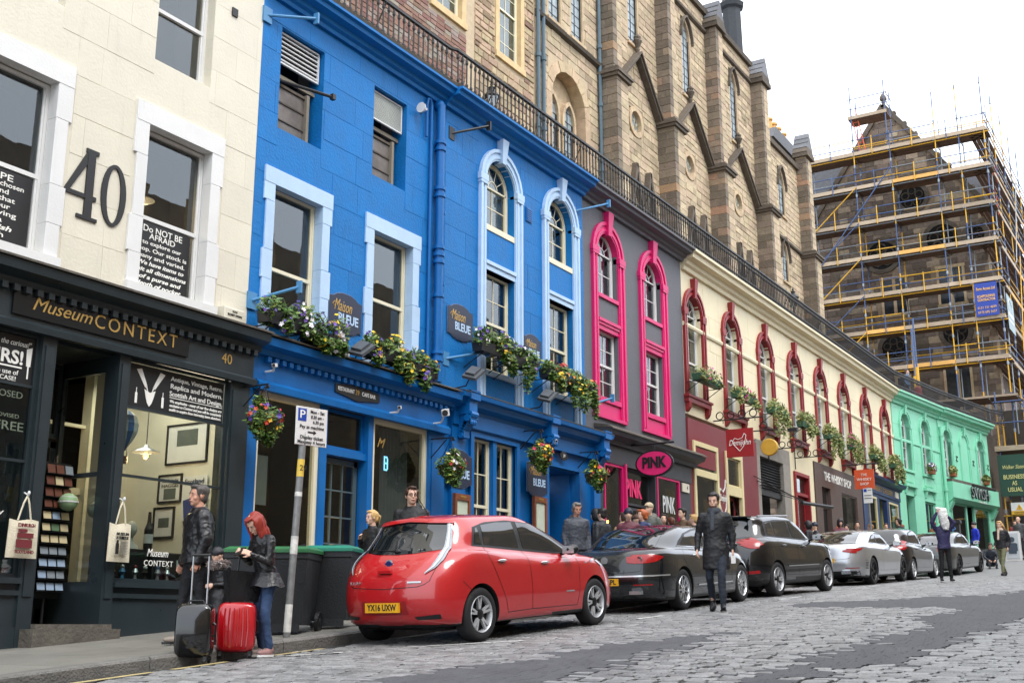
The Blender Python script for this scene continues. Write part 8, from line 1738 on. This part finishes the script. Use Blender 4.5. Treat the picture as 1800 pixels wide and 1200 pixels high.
# man in leather jacket, face towards the museum window / left, seen from his right and behind
X, Y = 9.93, 10.42
person('grey haired man in a black leather jacket standing by the museum window', X, Y, PZ(X), R(150), 1.84, dict(eR=(.0,-.27,1.14), wR=(.10,-.26,.88), eL=(-.02,.28,1.13), wL=(.06,.27,.88), aR=(.12,-.10,.085), kR=(.10,-.1,.50), kL=(-.06,.1,.5), aL=(-.26,.11,.10)), topm=LEATH, bottom='#14151a', hair='#4a4642', skin=SKIN2, build=1.32, look=(1,.25,.12), vox=.013, shoes='#8c8074', hcurl=(1.1,1.1))
# red haired woman bending over her phone
X, Y = 9.98, 9.36
tw = person('red haired woman in a black leather jacket and jeans looking down at her phone', X, Y, G(X, Y), R(172), 1.66, dict(ch=(.02,0,1.22), nk=(.10,0,1.42), hd=(.20,0,1.53), sL=(.08,.165,1.36), sR=(.06,-.165,1.36), eL=(.12,.2,1.08), eR=(.06,-.23,1.09), wL=(.30,.08,1.17), wR=(.30,-.12,1.19), kL=(.06,.09,.5), aL=(-.02,.10,.085), kR=(.02,-.09,.5), aR=(-.10,-.13,.085)), topm=LEATH, botm=DEN, hair='#8c2a1c', hairstyle='forward', nod=.75, vox=.012, shoem=mat('striped_canvas_shoe', '#b9a9a4', .7, .1, 20, hex2='#7a2a2c'), extra=WHITE, build=.93, hcurl=(.9,.9))
tw.add('phone', MB().cbox((.36,-.02,1.14),(.012,.075,.14), M4.Rotation(R(-50),3,'Y')), BLK)
sk = MB(); n = 28   # flared peplum of the jacket
for i in range(n): a = 2*pi*i/n; sk.v += [(.13*cos(a), .165*sin(a), .92), (.20*cos(a)*(1+.06*sin(6*a)), .235*sin(a)*(1+.06*sin(6*a)), .76+.012*sin(6*a))]
sk.f = [(2*i,2*((i+1)%n),2*((i+1)%n)+1,2*i+1) for i in range(n)]; tw.add('jacket_peplum', sk, LEATH, smooth=80)
# child with fur hood
X, Y = 9.92, 10.0
tc_ = person('child in a black coat with grey fur hood and dark beanie between the two adults', X, Y, G(X,9.5)+.05, R(165), 1.18, dict(wR=(.16,-.1,1.1), eR=(.05,-.22,1.1), wL=(.2,.1,1.1), hd=(.09,0,1.60)), top='#17171a', bottom='#15151a', hair='#1b1b22', hairstyle='beanie', nod=.3, vox=.013, rough=.4, topstyle='coat', build=1.1)
fr = random.Random(3); tc_.add('fur_collar', leaves(1400, [((.05*cos(a)+.03, .12*sin(a), .97), (.06,.05,.045)) for a in [2*pi*i/10 for i in range(10)]], fr, .028), mat('grey_fur', '#b5aaa6', .9, .1, 8, .35), kind='stuff')
t = T('handbag', 'black leather tote handbag resting on the red suitcase', 'bag', (9.78,9.6,.36)); z = G(9.7,9.5)+.62; t.add('bag_body', MB().loft([[(9.6,9.52,z),(9.95,9.40,z),(9.99,9.52,z),(9.64,9.64,z)],[(9.57,9.50,z+.34),(9.98,9.36,z+.32),(10.02,9.50,z+.32),(9.61,9.66,z+.34)]]), LEATH, smooth=30); t.add('straps', MB().path([(9.68,9.5,z+.32),(9.7,9.5,z+.5),(9.85,9.46,z+.5),(9.9,9.42,z+.32)],.012,6), LEATH)
# behind the red car
X, Y = 13.75, 10.1
person('young man with glasses and a black hoodie behind the red car', X, Y, PZ(X), R(-155), 1.90, dict(), top='#131417', hair='#3a2418', look=(1,.45,0), hood=True, glasses=True, vox=.015)
tg = None
X, Y = 14.3, 11.25
person('blonde woman with a ponytail eating beside the wheelie bins', X, Y, PZ(X), R(165), 1.62, dict(wR=(.2,-.06,1.28), eR=(.06,-.22,1.1)), top='#17181b', hair='#c9a468', hairstyle='ponytail', vox=.016)
X, Y = 20.1, 10.8
person('grey haired man in a dark grey parka between the red and the dark grey car', X, Y, PZ(X), R(-130), 1.82, dict(), top='#3f434c', hair='#6d6a66', skin=SKIN2, hood=True, nod=.25, build=1.08)
person('woman with dark hair low behind the roof of the red car', 16.9, 11.4, PZ(16.9)-.12, R(170), 1.62, hair='#3a2a20', low=False, vox=.02)
# man in the dark coat
X, Y = 17.7, 7.0
tm_ = person('tall man in a long dark coat and scarf walking past the parked cars', X, Y, G(X,Y), R(-165), 1.86, dict(kL=(.17,.09,.53), aL=(.20,.10,.085), kR=(.04,-.10,.50), aR=(-.22,-.10,.15), wR=(.05,-.27,.90), eR=(-.05,-.26,1.15), eL=(-.05,.25,1.13), wL=(-.02,.25,.90)), top='#15171c', bottom='#1b2026', botm=DEN2, hair='#1c1613', topstyle='coat', hairstyle='short', scarf='#3f444c', nod=.22, beard='#5a4438', look=(1,-.12,0), vox=.014, shoes='#14161c', build=1.02)
tm_.add('paper', MB().cbox((.09,.28,.80),(.01,.07,.12)), WHITE)
# queue behind the grey saloon
Q = 'people queueing outside the pink framed shop'
for (px_, Yq, z_, hh, lb, hs, hc, tc2, fc, kw) in [
 (22.2, 11.3, 0, 1.78, 'person in a dark jacket facing the shop at the left of the queue', 'short', '#1f1a18', '#23262b', 80, {}),
 (22.65, 11.0, 0, 1.68, 'woman with brown hair and a beige fur hood in the queue', 'short', '#3a2418', '#9c8468', 20, dict(hood=True)),
 (21.8, 10.5, 0, 1.72, 'person in a navy beanie and burgundy jacket in the queue', 'beanie', '#1c2036', '#5a2230', -150, {}),
 (22.6, 10.55, 0, 1.72, 'person with bushy ginger curls in the queue', 'bushy', '#a8572a', '#3a4468', 160, {}),
 (23.5, 10.8, 0, 1.90, 'man in a beige flat cap and grey green jacket in the queue', 'cap', '#b3a284', '#575a52', 175, dict(hood=True, build=1.1)),
 (24.6, 11.6, 0, 1.70, 'person with a dark cap behind the man in the beige cap', 'cap', '#5a4034', '#2a2a2e', 120, {}),
 (24.65, 11.0, 0, 1.68, 'smiling woman with long dark hair at the right of the queue', 'long', '#2a1c16', '#6a4038', -140, {}),
 (26.5, 11.6, 0, 1.66, 'woman with chestnut hair turned away at the right of the queue', 'short', '#5a3020', '#3a3036', 60, {}),
 (25.8, 11.0, 0, 1.84, 'young man with a black quiff looking left at the end of the queue', 'short', '#14110f', '#5c4632', 160, {}),
 (22.9, 11.8, 0, 1.80, 'tall person in a black hood at the back of the queue', 'hoodup', '#17181c', '#17181c', 100, {}),
 (24.1, 11.7, 0, 1.74, 'man with short brown hair in a blue jacket inside the queue', 'short', '#4a3222', '#2c4468', 140, {}),
 (25.1, 11.8, 0, 1.72, 'woman with long fair hair at the back right of the queue', 'long', '#9a7a50', '#4a4a50', 110, {}),
 (25.4, 10.55, 0, 1.66, 'blonde woman beside the dark coated walker', 'short', '#b08a54', '#24262a', 120, {})]:
    person(lb, px_, Yq, PZ(px_)+z_, R(fc), hh, hair=hc, hairstyle=hs, top=tc2, low=False, vox=.022, group=Q, **kw)
W_Q = 'people outside the whisky shop behind the silver car'
for (px_, Yq, hh, lb, hs, hc, tc2, fc) in [(36.2,11.2,1.72,'person in a dark hooded coat by the brown shop wall','hoodup','#1b1c20','#1f2024',90),(36.9,10.4,1.76,'smiling woman in a maroon scarf and dark hood above the silver car','hoodup','#2a2428','#5c2230',-150),
 (38.4,10.6,1.62,'woman with a bent dark head beside the brown shop window','short','#2a1c18','#3a2a2c',170),(39.6,10.6,1.74,'man with short dark hair near the brown shop window','short','#2a1f1a','#3d3f46',-150),(41.0,10.5,1.66,'person with light brown hair by the parking pole','short','#8a6238','#4a4440',100),(42.2,11.3,1.74,'man in a grey cap behind the people by the blue shop','cap','#55565a','#3c3f46',170),(37.9,11.5,1.72,'man in a navy beanie close to the brown shop wall','beanie','#20263c','#2a2c34',120),(43.1,10.5,1.68,'woman with brown hair beside the blue shop','short','#4a2c1c','#332c30',-160),
 (44.6,10.4,1.84,'person with big dark curly hair before the blue shop window','bushy','#191514','#2a2c32',150),(46.0,10.6,1.6,'child with brown hair at the far end of the blue shop','short','#7a4a2c','#8a6a48',150),(50.3,10.3,1.6,'person with ginger brown hair by the green shop','short','#6b4026','#a87a52',160),(52.0,10.3,1.6,'person in a tan top crouched near the green shop door','short','#5a3a26','#b08454',150)]:
    person(lb, px_, Yq, PZ(px_)-.0, R(fc), hh, hair=hc, hairstyle=hs, top=tc2, low=False, vox=.028, group=W_Q)
# person lifting a garment overhead
X, Y = 31.25, 6.2
tu = person('person in a navy sweater holding a white garment over their head', X, Y, gz(31.25)-.0, R(-150), 1.66, dict(eL=(.06,.30,1.56), wL=(.10,.12,1.74), eR=(.06,-.30,1.56), wR=(.14,-.16,1.84), kL=(0,.1,.5), aL=(-.02,.13,.085), kR=(0,-.1,.5), aR=(-.02,-.13,.085)), top='#2a2850', bottom='#101216', hair='#c8a060', hairstyle='short', vox=.016, extra=WHITE)
gm = MB(); ringloft(gm, [(.10,0,1.86,.02,.10),(.12,-.03,1.78,.07,.14),(.12,0,1.6,.09,.12),(.13,.03,1.42,.07,.11),(.12,.05,1.30,.04,.07)]); caps(gm, (.14,-.16,1.84), (.12,.05,1.78), .04, .05)
g2 = remesh(gm, .014, 3); g2.materials.append(WHITE); crumple(g2, .02, 12.); g2.shade_smooth(); obj('garment', g2, tu.r)
# walking blonde woman
X, Y = 38.8, 6.0
tb_ = person('blonde woman in a pale scarf and olive trousers striding with a backpack', X, Y, gz(38.8)-.02, R(165), 1.68, dict(kL=(.22,.09,.50), aL=(.32,.10,.10), kR=(-.02,-.09,.52), aR=(-.30,-.10,.16), eL=(-.1,.22,1.12), wL=(.0,.2,.9), eR=(-.12,-.22,1.13), wR=(.06,-.2,.96)), top='#1a1b20', bottom='#6a6c50', hair='#c9a468', hairstyle='blown', scarf='#cdb8a6', vox=.016)
tb_.add('backpack', MB().ell((-.2,0,1.2),(.11,.14,.2),12,8), mat('backpack_green','#2f3d38',.8), smooth=80)
person('person in a bright blue padded jacket and black beanie by the green shop window', 49.6, 8.62, G(49.6,8.6), R(130), 1.66, hair='#141416', hairstyle='beanie', top='#2038c0', low=False, vox=.025)
person('person in a black padded jacket sitting on the kerb beyond the grey car', 46.3, 7.6, G(46.3,7.6)-.42, R(-160), 1.66, dict(kL=(.32,.12,.72), kR=(.32,-.12,.72), aL=(.45,.13,.5), aR=(.45,-.13,.5), pel=(0,0,.60), ch=(.06,0,.92), nk=(.14,0,1.12), hd=(.24,0,1.26), sL=(.12,.18,1.07), sR=(.12,-.18,1.07), eL=(.2,.25,.85), eR=(.2,-.25,.85), wL=(.38,.12,.72), wR=(.38,-.12,.72), hL=(0,.1,.6), hR=(0,-.1,.6)), top='#1c2430', bottom='#20242c', hair='#3a2418', vox=.018, nod=.4)
person('bald man in a grey coat at the far right pavement', 52.8, 7.42, G(52.8,7.4), R(160), 1.76, top='#4a4c4e', bottom='#26282c', hair='#8a8078', hairstyle='bald', vox=.02)
person('person in red seen past the walking blonde woman', 54.0, 7.75, G(54.0,7.75), R(-160), 1.6, top='#7a2228', bottom='#26282c', hair='#3a2418', vox=.02)
person('person leaning on the terrace railing in a blue top', 59.5, 12.9, 10.95, R(-100), 1.65, top='#35567a', hair='#4a3020', low=False, vox=.025, group='people up on the terrace'); person('person in red stooping behind the terrace railing', 61.0, 12.7, 10.7, R(-120), 1.5, top='#8a2a30', hair='#2a2220', low=False, vox=.025, group='people up on the terrace')
bpy.data.scenes.remove(WS)
